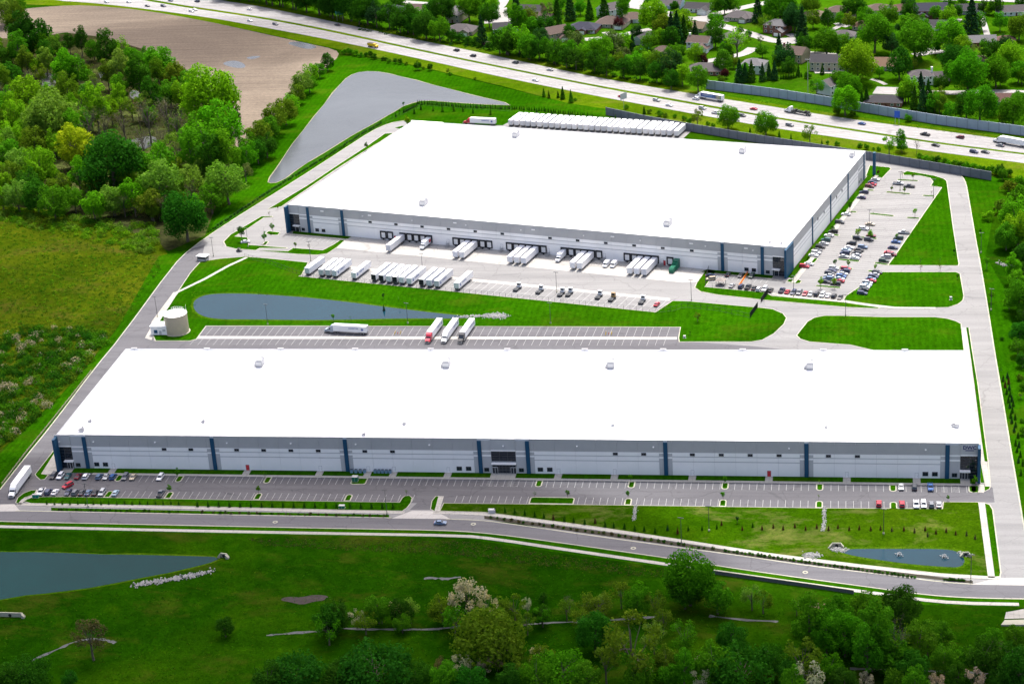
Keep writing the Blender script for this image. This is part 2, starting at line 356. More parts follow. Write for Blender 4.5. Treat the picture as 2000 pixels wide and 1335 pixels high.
for a, b in (('nu', 'nl'), ('fu', 'fl')):
    for t in (.13, .87):
        p = ribbon_pts(lerpl(HW[a], HW[b], t), .2)
        n = len(p)//2
        for i in range(n-1): lm.face([(q.x, q.y, .085) for q in (p[i], p[i+1], p[2*n-2-i], p[2*n-1-i])])
    for t in (.375, .625):
        l = lerpl(HW[a], HW[b], t, 400)
        for i in range(0, 399, 2):
            if (l[i]-l[i+1]).length > .1:
                d = (l[i+1]-l[i]).normalized(); n = Vector((-d.y, d.x, 0))*.1; c0, c1_ = l[i], l[i]+d*3.2
                lm.face([(q.x, q.y, .085) for q in (c0-n, c1_-n, c1_+n, c0+n)])
obj('lane_marking', lm.mesh('lane_marking', M['paint']))['kind'] = 'structure'
# asphalt shoulders of the median
# tilled field, left
sheet('tilled_field', chaikin(W2([(-60, 20), (40, 18), (110, 12), (170, 10.5), (280, 20), (400, 41), (500, 63), (600, 85), (655, 97), (664, 108), (640, 130), (590, 175), (545, 215), (510, 255), (480, 300), (462, 300), (440, 200), (330, 110), (150, 60), (60, 75), (-60, 75)]), 1, True), .04, M['soil'])
for pts in ([(432, 124), (452, 118), (472, 121), (482, 131), (470, 134), (448, 131)], [(558, 84), (580, 81), (606, 86), (622, 93), (604, 97), (580, 92)], [(478, 113), (500, 109), (512, 111), (490, 117)]):
    sheet('field_puddle', chaikin(W2(pts), 2, True), .06, M['water1'])
# bright grass belt round the far pond
sheet('lawn', W2([(655, 112), (640, 130), (600, 170), (560, 220), (520, 270), (490, 330), (440, 400), (395, 470), (371, 487), (438, 440), (550, 370), (670, 293), (791, 236), (800, 238), (1000, 262), (1190, 250), (1190, 214), (1100, 200), (980, 170), (820, 132), (700, 108)]), .035, M['lawn'])
pond(W2([(522, 355), (546, 320), (580, 270), (624, 216), (660, 170), (680, 149), (707, 139), (748, 141), (795, 153), (862, 170), (930, 188), (1003, 205), (963, 205), (896, 201), (830, 195), (795, 203), (761, 223), (727, 243), (694, 260), (660, 281), (624, 303), (590, 324), (566, 340), (553, 352), (532, 358)]), M['water1'], .55, 1)
# left rough field and the strip of mown grass beside the access road
sheet('rough_field', W2([(-300, 380), (100, 410), (310, 470), (330, 500), (300, 545), (210, 665), (120, 770), (0, 880), (-300, 1150)]), .03, M['scrub'])
sheet('lawn', W2([(371, 487), (310, 500), (230, 640), (150, 740), (60, 830), (-80, 960), (-80, 1010), (0, 965), (101, 832), (236, 659), (337, 521)]), .045, M['lawn'])
sheet('wood_floor', W2([(-120, 60), (60, 70), (250, 60), (440, 140), (470, 260), (450, 330), (400, 460), (330, 490), (200, 440), (100, 420), (-120, 390)]), .025, M['swamp'])
# front meadow, right verge
sheet('lawn', W2([(-80, 1034), (337, 1040), (670, 1047), (900, 1050), (1100, 1080), (1300, 1108), (1560, 1145), (1740, 1172), (1790, 1180), (2100, 1188), (2100, 1160), (1740, 1130), (1330, 1080), (1000, 1030), (660, 1020), (-80, 1005)]), .03, M['lawn'])
sheet('lawn', W2([(1884, 345), (1940, 345), (1975, 365), (1970, 390), (1940, 420), (1925, 500), (1960, 560), (1990, 690), (2060, 900), (2100, 1050), (2010, 1080), (1980, 900), (1940, 690), (1912, 510), (1890, 380)]), .03, M['lawn'])
# ------------------------------------------------ site paving
site = W2([(-60, 1000), (-60, 1000), (0, 957), (46, 898), (101, 831), (185, 720), (236, 659), (337, 521), (371, 487), (438, 440), (550, 370), (607, 334), (670, 293), (727, 256), (761, 241), (791, 236)])
site += [far(-14, 172), far(-2, 186), far(20, 192), far(36, 194), far(38, 210), far(150, 209), far(150, 192), far(FL+2, 176)]
site += W2([(1698, 311), (1760, 321), (1830, 330), (1868, 339), (1880, 346), (1886, 360), (1890, 382), (1905, 470), (1914.4, 518.7), (1929.4, 608.5), (1942, 690), (1955, 765), (1970, 858.5), (1984, 940), (2000, 1036), (2020, 1150), (1950, 1150), (1900, 1140), (1700, 1120), (1330, 1070), (1166, 1048), (1000, 1020), (940, 1015), (670, 1009), (337, 1003), (0, 996)])
sheet('site_paving', site, .05, M['yard'])
# darker asphalt: access road west, court behind, trailer lot, front car park
asp = W2([(-60, 1000), (0, 957), (46, 898), (101, 831), (185, 720), (236, 659), (337, 521), (371, 487), (400, 478), (392, 512), (372, 534), (344, 572), (303, 640), (300, 666), (384, 664), (404, 636)])
asp += [Vector((-250, 828.5, 0)), Vector((-73.4, 827.2, 0)), Vector((-72.5, 812, 0)), Vector((-40, 806, 0)), Vector((20, 790, 0)), Vector((20, 700, 0)), Vector((-312, 700, 0)), Vector((-305, 679, 0)), Vector((50, 679, 0)), Vector((53, 676, 0)), Vector((53, 664.5, 0)), Vector((34, 664, 0)), Vector((34, 658, 0)), Vector((-141, 657.5, 0))]
asp += W2([(858, 995), (800, 995)]) + [Vector((-160, 657.5, 0)), Vector((-300, 658, 0))] + W2([(30, 985), (0, 998)])
sheet('asphalt', asp, .065, M['asphalt'])
kerbline(W2([(0, 956), (46, 897), (101, 830), (185, 719), (236, 658), (337, 520), (371, 486), (438, 439.5), (550, 369.5), (607, 333.5), (670, 292.5), (727, 255.5), (761, 240.5), (791, 235.5)]), .5, .14, 1)
kerbline(W2([(1760, 320.5), (1830, 329.5), (1868, 338.5), (1881, 346), (1887, 360), (1891, 382), (1906, 470), (1915.4, 518.7), (1930.4, 608.5), (1943, 690), (1956, 765), (1971, 858.5), (1985, 940), (2001, 1036), (2018, 1120)]), .5, .14, 1)
# street in front
up_ = [(-700, 978), (-100, 992), (0, 996), (337, 1003), (670, 1009), (880, 1013.4), (940, 1015.5), (1000, 1023), (1166, 1047), (1330, 1069.5), (1465, 1087), (1566, 1103), (1734, 1122.6), (1836, 1136), (1903, 1141), (2000, 1143), (2500, 1143)]
lo_ = [(-700, 1000), (-100, 1014), (0, 1018), (337, 1025), (670, 1032), (862, 1035), (946, 1040), (1064, 1055), (1330, 1093), (1431, 1109), (1566, 1128.3), (1734, 1151), (1785, 1158.5), (1869, 1166.4), (2000, 1169.5), (2500, 1175)]
UP, LO = chaikin(W2(up_), 2), chaikin(W2(lo_), 2)
sheet('street', UP+LO[::-1], .075, M['asphalt_d'])
kerbline(LO, .5)
kerbline(chaikin(W2([(30, 997), (337, 1003), (670, 1009), (765, 1011)]), 1), .5); kerbline(chaikin(W2([(872, 1013.4), (940, 1015.5), (1000, 1023), (1166, 1047), (1330, 1069.5), (1465, 1087), (1566, 1103), (1734, 1122.6), (1836, 1136), (1900, 1140.5)]), 2), .5)
for pts in ([(765, 1012), (805, 997), (852, 998), (880, 1013)], [(-60, 999), (-60, 986), (28, 984), (40, 998)], [(1895, 1141), (1952, 1128), (2050, 1128), (2050, 1144)]):
    sheet('driveway_apron', W2(pts), .09, M['concrete'])
walk(W2([(34, 984.5), (337, 991), (670, 999), (790, 1001)]), 1.9); walk(W2([(846, 1001), (946, 1003.6), (997, 1010), (1166, 1032), (1330, 1056.5), (1498, 1083), (1667, 1104), (1836, 1124), (1955, 1129)]), 1.9, it=1)
walk(W2([(-120, 1026), (0, 1028), (337, 1035.7), (670, 1042), (906, 1046), (963, 1052), (1098, 1072), (1300, 1101.5), (1387, 1114.5), (1566, 1139.5), (1734, 1161.5), (1788, 1169.8), (1869, 1177.5), (1990, 1180)]), 1.9, it=1)
sheet('mulch_bed', W2([(100, 991), (337, 996), (670, 1003), (760, 1005), (760, 1010), (670, 1008), (337, 1002), (100, 997)]), .1, M['lawn'])
sheet('mulch_bed', W2([(946, 1007), (1166, 1036), (1330, 1060), (1498, 1086), (1720, 1113), (1900, 1134), (1900, 1139), (1720, 1120), (1498, 1091), (1330, 1067), (1166, 1044), (946, 1013)]), .1, M['bed'])
lawn(W2([(1921, 981), (1934, 985), (1940, 995), (1946, 1040), (1956, 1118), (1954, 1126), (1938, 1127)]), it=0); walk(W2([(1917, 981), (1926, 1050), (1936.5, 1128)]), 2.3)
# ------------------------------------------------ front car park: verge, walks, islands
YT, YW, YB = 677.3, 678.9, 658.3
raised('footpath', [Vector((-296, YT, 0)), Vector((45.5, YT, 0)), Vector((45.5, YW, 0)), Vector((-296, YW, 0))], 0, .15, M['walk'])
walkx = [224, 485.6, 627.4, 721, 771, 877, 1092, 1201.6, 1353, 1502.4, 1654, 1790]
wx = sorted(facN(p, 920+p*.012)[0] for p in walkx); wx = [(x-1.4, x+1.4) for x in wx]
wx += [facN(128, 914)[0:1]*2, ]; wx[-1] = (facN(126, 914)[0], facN(146, 914)[0]); wx += [(facN(960, 923)[0], facN(1009, 924)[0]), (facN(1875, 935)[0], facN(1894, 935)[0])]
wx.sort(); x = -301.
for a, b in wx+[(47, 47)]:
    if a-x > .5: raised('lawn', [Vector((x, YW, 0)), Vector((a, YW, 0)), Vector((a, NY, 0)), Vector((x, NY, 0))], 0, .16, M['lawn'])
    if b > a: raised('footpath', [Vector((a, YW, 0)), Vector((b, YW, 0)), Vector((b, NY+.3, 0)), Vector((a, NY+.3, 0))], 0, .14, M['walk'])
    x = b
def cap_island(px, py, up, w=2.7, L=5.4):
    c = G(px, py); y0, y1 = (YT-L, YT-.02) if up else (YB+.02, YB+L); r = 1.2; a, b = c.x-w/2, c.x+w/2
    if up: p = [Vector((a, y1, 0)), Vector((a, y0+r, 0)), Vector((a+r*.3, y0+r*.3, 0)), Vector((a+r, y0, 0)), Vector((b-r, y0, 0)), Vector((b-r*.3, y0+r*.3, 0)), Vector((b, y0+r, 0)), Vector((b, y1, 0))]
    else: p = [Vector((a, y0, 0)), Vector((b, y0, 0)), Vector((b, y1-r, 0)), Vector((b-r*.3, y1-r*.3, 0)), Vector((b-r, y1, 0)), Vector((a+r, y1, 0)), Vector((a+r*.3, y1-r*.3, 0)), Vector((a, y1-r, 0))]
    lawn(p, k=.45, name='parking_island'); return a, b
isl_u = [cap_island(x, y, True) for x, y in ((231, 936), (349, 937), (521, 940), (1052, 946), (1233, 948), (1416, 950), (1601, 952), (1744, 953))]
isl_u.append(cap_island(700, 942, True, 6.3)); isl_u.append(cap_island(1900, 955, True, 3.2))
isl_l = [cap_island(x, y, False) for x, y in ((213, 964), (331, 966), (504, 969), (681, 971), (1227, 979), (1412, 981), (1600, 984), (1745, 985))]
isl_l.append(cap_island(1078, 977, False, 17))
# verge between car park and footpath (west and east of the drive)
def verge(px, it=0): return lawn(W2(px), it=it, name='verge_lawn', kerb=True, k=.3)
verge([(60, 970), (120, 969.5), (440, 975.5), (780, 980.5), (785, 972), (790, 968), (800, 967), (806, 972), (803, 982), (795, 992), (786, 998), (670, 996), (337, 988), (60, 983), (45, 979)])
lawn(W2([(30, 982), (34, 972), (45, 963), (60, 957), (73, 956), (68, 965), (48, 972), (42, 984)]), k=.3)
walk(W2([(38, 985), (45, 976), (68, 968), (75, 957)]), 1.6)
lawn(W2([(840, 994), (843, 978), (850, 969), (858, 968), (850, 999)]), k=.3); walk(W2([(853, 1000), (862, 969)]), 1.9)
lawn(W2([(866, 982), (1220, 986), (1600, 991.5), (1840, 993), (1842, 979.5), (1910, 980), (1917, 985), (1926, 1050), (1935, 1126), (1836, 1120), (1667, 1101), (1498, 1080), (1330, 1054), (1166, 1029), (997, 1007), (946, 1000.5), (858, 998)]), 'lawn2', k=.3)
lawn(W2([(70, 930), (68, 926), (100, 885), (104, 880), (108, 884), (82, 925), (95, 927), (88, 936), (78, 937)]), k=.3)
sheet('paved_corner', W2([(78, 925), (104, 888), (118, 906), (112, 914), (110, 926)]), .1, M['walk'])
# east end of the near warehouse
walk(W2([(1883, 640), (1891, 700), (1905, 810), (1917, 880), (1921, 902), (1930, 950)]), 2.2); lawn(W2([(1887, 640), (1894.8, 690), (1903, 750), (1913, 830), (1923, 901), (1929, 901), (1919.5, 830), (1909, 750), (1899, 690), (1891.5, 640)]), kerb=False, z=.19); kerbline(W2([(1892, 640), (1899.5, 690), (1909.5, 750), (1920, 830), (1930, 903), (1934, 945)]), .45, .16)
lawn(W2([(1913, 905), (1921, 905), (1926, 943), (1914, 943)]), k=.2); lawn(W2([(1895, 948), (1912, 948), (1912, 962), (1900, 962), (1896, 958)]), k=.3); lawn(W2([(1921, 948), (1936, 948), (1933, 955), (1922, 960)]), k=.3)
walk([G(1917, 946), G(1917, 962)], 1.8)
# ------------------------------------------------ stall lines
def lines(name, segs, w=.14, z=.1, mat='paint'):
    b = MB()
    for p, q in segs:
        d = (q-p).normalized(); n = Vector((-d.y, d.x, 0))*w/2
        b.face([(k.x, k.y, z) for k in (p-n, q-n, q+n, p+n)])
    o = obj(name, b.mesh(name, M[mat])); o['kind'] = 'structure'; return o
M['paint_w'] = plain('faded_paint', (.34, .34, .335), .8, vary=.25, scale=1.5)
seg = []
def inisl(x, L): return any(a-.3 < x < b+.3 for a, b in L)
x0 = G(1622.4, 955).x
for i in range(-125, 20):
    x = G(1622.4, 990.5).x+2.743*i
    if -293 < x < 44 and not inisl(x, isl_u): seg.append((Vector((x, YT-.1, 0)), Vector((x, YT-5.6, 0))))
    if (-293 < x < -162 or -146.5 < x < 33) and not inisl(x, isl_l): seg.append((Vector((x, YB+.1, 0)), Vector((x, YB+5.6, 0))))
for c in (955, 996, 1844, 1866):      # hatched accessible bays
    cx = G(c, 949).x
    for k in range(5): seg.append((Vector((cx-1.2, YT-1-k*.95, 0)), Vector((cx+1.2, YT-1.5-k*.95, 0))))
for k in (938, 966, 980, 1008): cx = G(k, 951).x; seg.append((Vector((cx-.4, YT-5, 0)), Vector((cx+.4, YT-5, 0)))); seg.append((Vector((cx, YT-5.3, 0)), Vector((cx, YT-4.6, 0))))
lines('stall_marking', seg, mat='paint_w')
# ------------------------------------------------ trailer lot behind the near warehouse
seg = []
x = -294.
while x < -74.5:
    seg.append((Vector((x, 827, 0)), Vector((x-1.2, 806.5, 0)))); x += 3.66
M['paint_f'] = plain('worn_paint', (.3, .3, .295), .8)
lines('stall_marking', seg, .15, mat='paint_f')
sheet('concrete_strip', [Vector((-295, 813.6, 0)), Vector((-74, 813.2, 0)), Vector((-74, 815.9, 0)), Vector((-294, 816.6, 0))], .11, M['concrete'])
# central lawn with its pond
cl = W2([(391, 511), (430, 505), (479, 501), (530, 505), (603, 512.5), (590, 537)])+[far(37, -57), far(120, -56.3), far(222, -56.3), far(225, -41.5)]+W2([(1345, 588), (1400, 593), (1490, 601), (1510, 603.5), (1530, 612), (1537, 621), (1532, 633), (1512, 652), (1490, 664), (1468, 668), (1400, 668), (1326, 668), (1324.5, 660), (1328, 639.4)])+[Vector((-100, 827.2, 0)), Vector((-250, 828.4, 0))]+W2([(403, 637), (384, 662.5), (371, 666), (303, 666), (298, 655), (303, 630), (344, 574), (371, 533)])
lawn(cl, k=.4)
def pond2(px, mat, rimmat=None, rim=1.5):
    pts = chaikin(W2(px), 2, True); pts = pts if area2(pts) > 0 else pts[::-1]
    rnd = random.Random(5); q = [p+Vector((rnd.uniform(-.5, .5), rnd.uniform(-.5, .5), 0)) for p in inset(pts, -rim)]
    sheet('pond_bank', q, .19, rimmat or M['bank']); return sheet('pond_water', pts, .21, mat)
pond2([(376, 598), (381, 585), (404, 575), (465, 573), (573, 579), (670, 589), (761, 601), (862, 613), (925, 619), (896, 623), (795, 622), (660, 625), (607, 625.5), (489, 624), (421, 624), (387, 615)], M['water2'], M['reeds'], 1.6)
pond2([(1638, 1077), (1660, 1072), (1734, 1072), (1852, 1072), (1876, 1080), (1886, 1097), (1876, 1108), (1846, 1107.5), (1768, 1101), (1667, 1086)], M['water2'], M['reeds'], 1.5)
pond(W2([(-300, 1070), (0, 1077.5), (91, 1077.5), (236, 1083), (371, 1086), (433, 1088), (404, 1101), (303, 1123), (202, 1143), (101, 1157), (34, 1163), (-300, 1230)]), M['water3'], 1., 1, M['reeds'])
walk(W2([(300, 640), (344, 572), (400, 545), (445, 520), (482, 503)]), 1.9)
walk(W2([(300, 630), (344, 571)]), 2.6, z=.185)
# lawns east of the yard
lawn(W2([(1555, 655), (1560, 648), (1576, 628), (1590, 620), (1610, 616), (1640, 616), (1720, 618.6), (1826, 618.8), (1850, 621.6), (1868, 627), (1878, 632), (1886, 700), (1890, 730), (1720, 688), (1660, 674), (1580, 668), (1562, 662)]))
lawn(W2([(1817, 363.6), (1838.4, 366.7), (1743, 505), (1733, 518.5), (1872, 519.5), (1874, 515), (1872, 505), (1862, 440), (1850, 354), (1844, 349), (1823, 342.6), (1771, 334), (1763, 338), (1764, 342.6), (1795, 343.5), (1816, 348), (1821.6, 355)]))
lawn(W2([(1723, 531), (1868, 531), (1876, 534.6), (1883.5, 578.6), (1881.6, 587), (1872, 594.5), (1853.6, 600.7), (1827, 601.4), (1747, 600), (1700, 594.5), (1646, 587), (1652, 577)]))
lawn(W2([(1356, 562), (1360, 552), (1376, 530), (1384, 526), (1400, 530), (1378, 560), (1496, 571), (1508, 577.5), (1648, 590), (1720, 600.5), (1715, 603), (1660, 601), (1500, 587), (1400, 576), (1368, 570)]))
walk(W2([(1508, 574), (1560, 581), (1648, 588), (1700, 596.5), (1747, 601.5), (1827, 602)]), 2.2)
# paving of the small lot at the far warehouse's west end is left showing; lawns round it
lawn(W2(K6([(180, 510), (250, 440), (550, 262), (660, 260), (672, 270), (580, 278), (430, 380), (380, 412), (300, 458), (420, 468), (430, 540), (800, 568), (815, 578), (540, 575), (500, 597), (300, 582), (205, 560)])))
lawn(W2(K6([(530, 597), (810, 602), (860, 570), (1150, 592), (1250, 540), (1340, 480), (1398, 474), (1300, 562), (1200, 628), (1100, 642), (900, 634)])))
lawn(W2(K6([(590, 432), (620, 405), (740, 420), (715, 448), (640, 447)]))); lawn(W2(K6([(555, 542), (590, 505), (628, 510), (595, 547)])))
lawn(W2([(522, 409), (600, 362), (660, 322), (717, 285), (751, 261), (769, 260), (745, 276), (717, 293), (660, 329), (550, 404)]))
lawn(W2([(770, 250), (785, 246), (800, 247), (780, 252)]), k=.2)
lawn(W2([(1698, 323), (1738, 327), (1741, 330), (1724, 348), (1690, 344)]))
lawn([far(1.5, 0), far(36, 0), far(36, -4), far(3, -4)], k=.2); lawn([far(228, 0), far(FL-6, 0), far(FL-6, -4), far(226, -4)], k=.2)
walk([far(0, -5.2), far(40, -5.2)], 1.8); walk([far(FL-8, -5), far(FL+5, -6.5), far(FL+5, 60), far(FL+5, 152)], 2.2)
lawn([far(FL+.2, -1), far(FL+3.6, -1), far(FL+3.6, 150), far(FL+.2, 150)], k=.15)
def bar_island(p, q, w=2.2):
    a, b = G(*p), G(*q); d = (b-a).normalized(); n = Vector((-d.y, d.x, 0))*w/2
    pts = []
    for c, s in ((b, 1), (a, -1)):
        for k in range(7): t = math.pi*(k/6-.5); pts.append(c+d*(s*math.cos(t)*w/2)+n*(s*math.sin(t)))
    lawn(pts, k=.3, name='parking_island')
for k, a, b in ((KD, (970, 152), (1215, 166)), (KD, (815, 324), (1105, 348)), (KD, (1325, 372), (1445, 379)), (KD, (585, 624), (875, 655)), (KD, (1105, 680), (1230, 688)), (KD, (425, 290), (595, 299)), (KD, (205, 592), (355, 600)), (KD, (335, 942), (640, 972)), (KD, (-60, 900), (110, 925)),
                (KC, (1600, 333), (1775, 350)), (KC, (1610, 412), (1710, 425)), (KC, (1385, 590), (1590, 608)), (KC, (1895, 445), (1960, 450)), (KG, (62, 393), (165, 408))):
    bar_island(c1(k, *a), c1(k, *b))
lawn(W2(KC([(1265, 345), (1285, 308), (1392, 325), (1350, 372)])), k=.3); lawn(W2(KC([(1075, 555), (1100, 525), (1200, 530), (1232, 545), (1215, 565), (1170, 572)])), k=.3)
# yard: dock apron, strip under the trailers, stalls
sheet('dock_apron', [far(36, -.1), far(228, -.1), far(230, -16), far(222, -19), far(34, -17)], .08, M['concrete'])
sheet('concrete_strip', [far(38, -39), far(223, -39), far(224, -42), far(38, -42)], .08, M['concrete'])
seg = []; u = 40.
while u < 223: seg.append((far(u, -42), far(u-.6, -56))); u += 3.72
lines('stall_marking', seg, .16)
seg = []                                # east car park
for (u0, n0, n1) in ((FL+6.5, 3, 148), (FL+11.7, 3, 148), (FL+22.5, -4, 140), (FL+28, -4, 140), (FL+33.5, -4, 140)):
    n = n0
    while n < n1: seg.append((far(u0, n), far(u0+(5.2 if u0 < FL+30 else 5), n))); n += 2.743
u = 236.
lines('stall_marking', seg, .12)
seg = [(far(u, -25.5), far(u+.4, -20.5)) for u in np.arange(232, 292, 2.743)]+[(far(u, -5.8), far(u, -10.8)) for u in np.arange(230, 262, 2.743)]
seg += [(far(u, -6.4), far(u, -11.4)) for u in np.arange(8, 38, 2.743)]
lines('stall_marking', seg, .14)
sheet('mud_patch', chaikin(W2([(545, 1171), (560, 1164), (590, 1166), (612, 1160), (645, 1163), (634, 1172), (612, 1174), (590, 1181), (566, 1175)]), 2, True), .05, plain('mud', (.035, .028, .024), .9, vary=.4, scale=.8))
# neighbourhood streets
ROADZ = [.05]
def road(px, w, name='side_street'):
    ROADZ[0] += .004; return sheet(name, ribbon_pts(chaikin(W2(px), 2), w), ROADZ[0], M['side'])
road(T3([(-250, 60), (0, 150), (250, 210), (420, 190), (600, 140), (900, 70), (1200, 10)]), 9); road(T3([(330, 190), (560, 270), (760, 320), (1000, 395), (1150, 440), (1290, 455), (1400, 430)]), 9)
road(T3([(1250, 450), (1420, 440)]), 16, 'turning_circle'); road(T3([(440, 330), (560, 260)]), 6); road(T3([(950, 520), (850, 590), (600, 640), (420, 670)]), 8)
road(T5([(900, 430), (1100, 415), (1400, 360), (1620, 320)]), 8); road(T5([(1180, 400), (1120, 350)]), 5); road(T5([(1330, 60), (1550, 90), (1800, 140), (2000, 230)]), 9); road(T5([(1440, 60), (1480, 0)]), 10)
road(T6([(1780, 110), (1850, 90), (1900, 20), (1920, -60)]), 9); road(T6([(1700, 230), (1860, 220), (1960, 240)]), 16, 'turning_circle'); road(T6([(1870, 90), (1880, 230)]), 10); road(T6([(820, 20), (1200, 50)]), 7)
road(T4([(380, 980), (520, 985), (650, 990)]), 15, 'turning_circle'); road(T4([(500, 920), (420, 880), (340, 860)]), 3); road(T4([(600, 985), (900, 1000), (1300, 1010), (1700, 990), (2100, 1010)]), 8)
road(T4([(800, 600), (1000, 570), (1100, 560)]), 8); road(T4([(880, 190), (930, 180)]), 7); road(T4([(1210, 220), (1320, 225)]), 7); road(T4([(1530, 150), (1560, 240), (1600, 380)]), 4)
road(T3([(1690, 345), (1800, 330), (1900, 280), (1850, 255)]), 4); road(T3([(1500, 570), (1690, 580), (1900, 600)]), 5); road(T4([(980, 560), (1090, 540)]), 15, 'turning_circle'); road(T4([(1100, -10), (1600, 0), (2100, 20)]), 8)
road(T3([(380, 110), (430, 150)]), 6); road(T3([(640, 235), (700, 215)]), 6); road(T3([(1330, 370), (1400, 400)]), 6); road(T4([(0, 270), (100, 290)]), 6)
sheet('pool_deck', W2(T3([(1600, 760), (1640, 720), (1860, 740), (1870, 800), (1620, 800)])), .28, M['walk'])
sheet('swimming_pool', chaikin(W2(T3([(1650, 745), (1700, 740), (1820, 760), (1815, 785), (1660, 770)])), 1, True), .31, water('pool_water', (.08, .4, .6), .05, .1))
sheet('swimming_pool', chaikin(W2(T5([(1480, 540), (1570, 515), (1610, 530), (1520, 555)])), 1, True), .31, bpy.data.materials['pool_water'])
# ================================================================== warehouses
def frame_root(name, o, rz): return empty(name, o, rz)
WM = [M['white'], M['grey_m'], M['grey_l']]
def wall_panel(root, x0, x1, H, kind='plain', y=0., bands=True):
    """tilt-up panel standing 0.25 m proud, with painted bands; local x along the front, y=0 the face"""
    b = MB(); g = .03; x0 += g; x1 -= g
    if kind == 'plain': z = [(0, 5.75, 0), (5.75, 6.1, 2), (6.1, 7.8, 0), (7.8, 8.15, 2), (8.15, 9.75, 0), (9.75, H, 1)]
    elif kind == 'flank': z = [(0, 7.15, 2), (7.15, 7.85, 0), (7.85, 9.3, 2), (9.3, 9.75, 0), (9.75, H, 1)]
    elif kind == 'grey': z = [(0, 7.3, 2), (7.3, 8., 0), (8., 9.3, 2), (9.3, 9.9, 0), (9.9, H, 2)]
    elif kind == 'head': z = [(9.6, 10.2, 0), (10.2, H, 2)]
    for a, c, m in z: b.box(x0, x1, y, y+.25, a, c, m, 'b' if a else '')
    return obj('wall_panel', b.mesh('wall_panel', WM), root)
def box_part(name, root, x0, x1, y0, y1, z0, z1, mat, color=None):
    b = MB(); b.box(x0, x1, y0, y1, z0, z1); return obj(name, b.mesh(name, mat), root, color=color)
WIN = {}
def window(root, x, z, w, h, y=-.02, name='window'):
    k = (round(w, 1), round(h, 1))
    if k not in WIN:
        b = MB(); b.box(-w/2, w/2, -.06, .02, -h/2, h/2, 0); f = MB()
        for s in (-1, 1): f.box(s*w/2-.06, s*w/2+.06, -.11, .02, -h/2-.06, h/2+.06)
        f.box(-w/2, w/2, -.1, .02, h/2-.05, h/2+.06); f.box(-w/2, w/2, -.1, .02, -h/2-.06, -h/2+.05); f.box(-.04, .04, -.1, .02, -h/2, h/2)
        WIN[k] = (b.mesh('window', M['glass']), f.mesh('window_frame', M['grey_d']))
    o = obj(name, WIN[k][0], root, (x, y, z)); obj('window_frame', WIN[k][1], o); return o
def glazing(root, x0, x1, z0, z1, y=.3, cols=3, rows=5, name='storefront_glass'):
    o = box_part(name, root, x0, x1, y, y+.1, z0, z1, M['glass']); b = MB()
    for i in range(cols+1): x = x0+(x1-x0)*i/cols; b.box(x-.06, x+.06, y-.08, y, z0, z1)
    for j in range(rows+1): z = z0+(z1-z0)*j/rows; b.box(x0, x1, y-.07, y-.003, z-.05, z+.05)
    obj('mullions', b.mesh('mullions', M['mull']), o); return o
lampm = None
def wall_light(root, x, z, y=-.02):
    global lampm
    if lampm is None: b = MB(); b.box(-.3, .3, -.6, 0, -.12, .12); b.box(-.18, .18, -.5, -.1, -.3, -.12); lampm = b.mesh('wall_light', M['white'])
    return obj('wall_light', lampm, root, (x, y, z))
def door(root, x, w=1.1, h=2.3, mat=None, y=-.04):
    o = box_part('door', root, x-w/2, x+w/2, y-.06, y+.02, .1, h, mat or M['white']); b = MB(); b.box(x+w*.28, x+w*.36, y-.14, y-.06, 1.05, 1.2); obj('door_handle', b.mesh('door_handle', M['grey_d']), o)
    b = MB(); b.box(x-w/2-.09, x-w/2, y-.09, y+.02, 0, h+.1); b.box(x+w/2, x+w/2+.09, y-.09, y+.02, 0, h+.1); b.box(x-w/2, x+w/2, y-.09, y+.02, h, h+.1); obj('door_frame', b.mesh('door_frame', M['grey_l']), o)
M['rtu'] = plain('pale_sheet_metal', (.3, .31, .33), .5, .2)
def rtu_mesh(w, d, h):
    b = MB(); b.box(-w/2, w/2, -d/2, d/2, .25, h); b.box(-w/2+.2, w/2-.2, -d/2+.2, d/2-.2, h, h+.25, 1); b.box(-w/2+.2, w/2-.2, -d/2-.05, -d/2, h*.35, h*.8, 1)
    b.box(-w/2+.1, w/2-.1, -d/2+.1, d/2-.1, 0, .25, 2); b.box(w*.1, w*.42, d*.1, d*.45, h+.25, h+.7, 1); b.box(-w/2-.9, -w/2, -d*.3, d*.1, .4, h*.6, 1)
    return b.mesh('rooftop_unit', [M['rtu'], M['grey_l'], M['grey_m']])
def roof_parts(root, L, D, H, t=.35):
    box_part('roof', root, t, L-t, t, D-t, H-1.2, H-.55, M['roofw'])
    b = MB(); zb, zt = H-1.2, H
    b.box(0, L, .25, t, zb, zt-.02); b.box(0, L, D-t, D, zb, zt-.02); b.box(.25, t, t, D-t, zb, zt-.02); b.box(L-t, L-.25, t, D-t, zb, zt-.02)
    obj('parapet', b.mesh('parapet', M['white']), root)
    b = MB(); b.box(0, L, -.03, t+.05, zt, zt+.06); b.box(0, L, D-t-.05, D+.03, zt, zt+.06); b.box(-.03, t+.05, t+.06, D-t-.06, zt, zt+.06); b.box(L-t-.05, L+.03, t+.06, D-t-.06, zt, zt+.06)
    obj('parapet_cap', b.mesh('parapet_cap', M['steel']), root)
    b = MB()                              # membrane seams, low welds on the sheet
    for i in range(1, int(D/9)): b.box(t, L-t, i*9-.05, i*9+.05, H-.55, H-.54)
    for i in range(1, int(L/24)): b.box(i*24-.05, i*24+.05, t, D-t, H-.548, H-.536)
    obj('roof_seams', b.mesh('roof_seams', M['roofseam']), root)
M['roofseam'] = plain('welded_seam', (.8, .8, .8), .6)
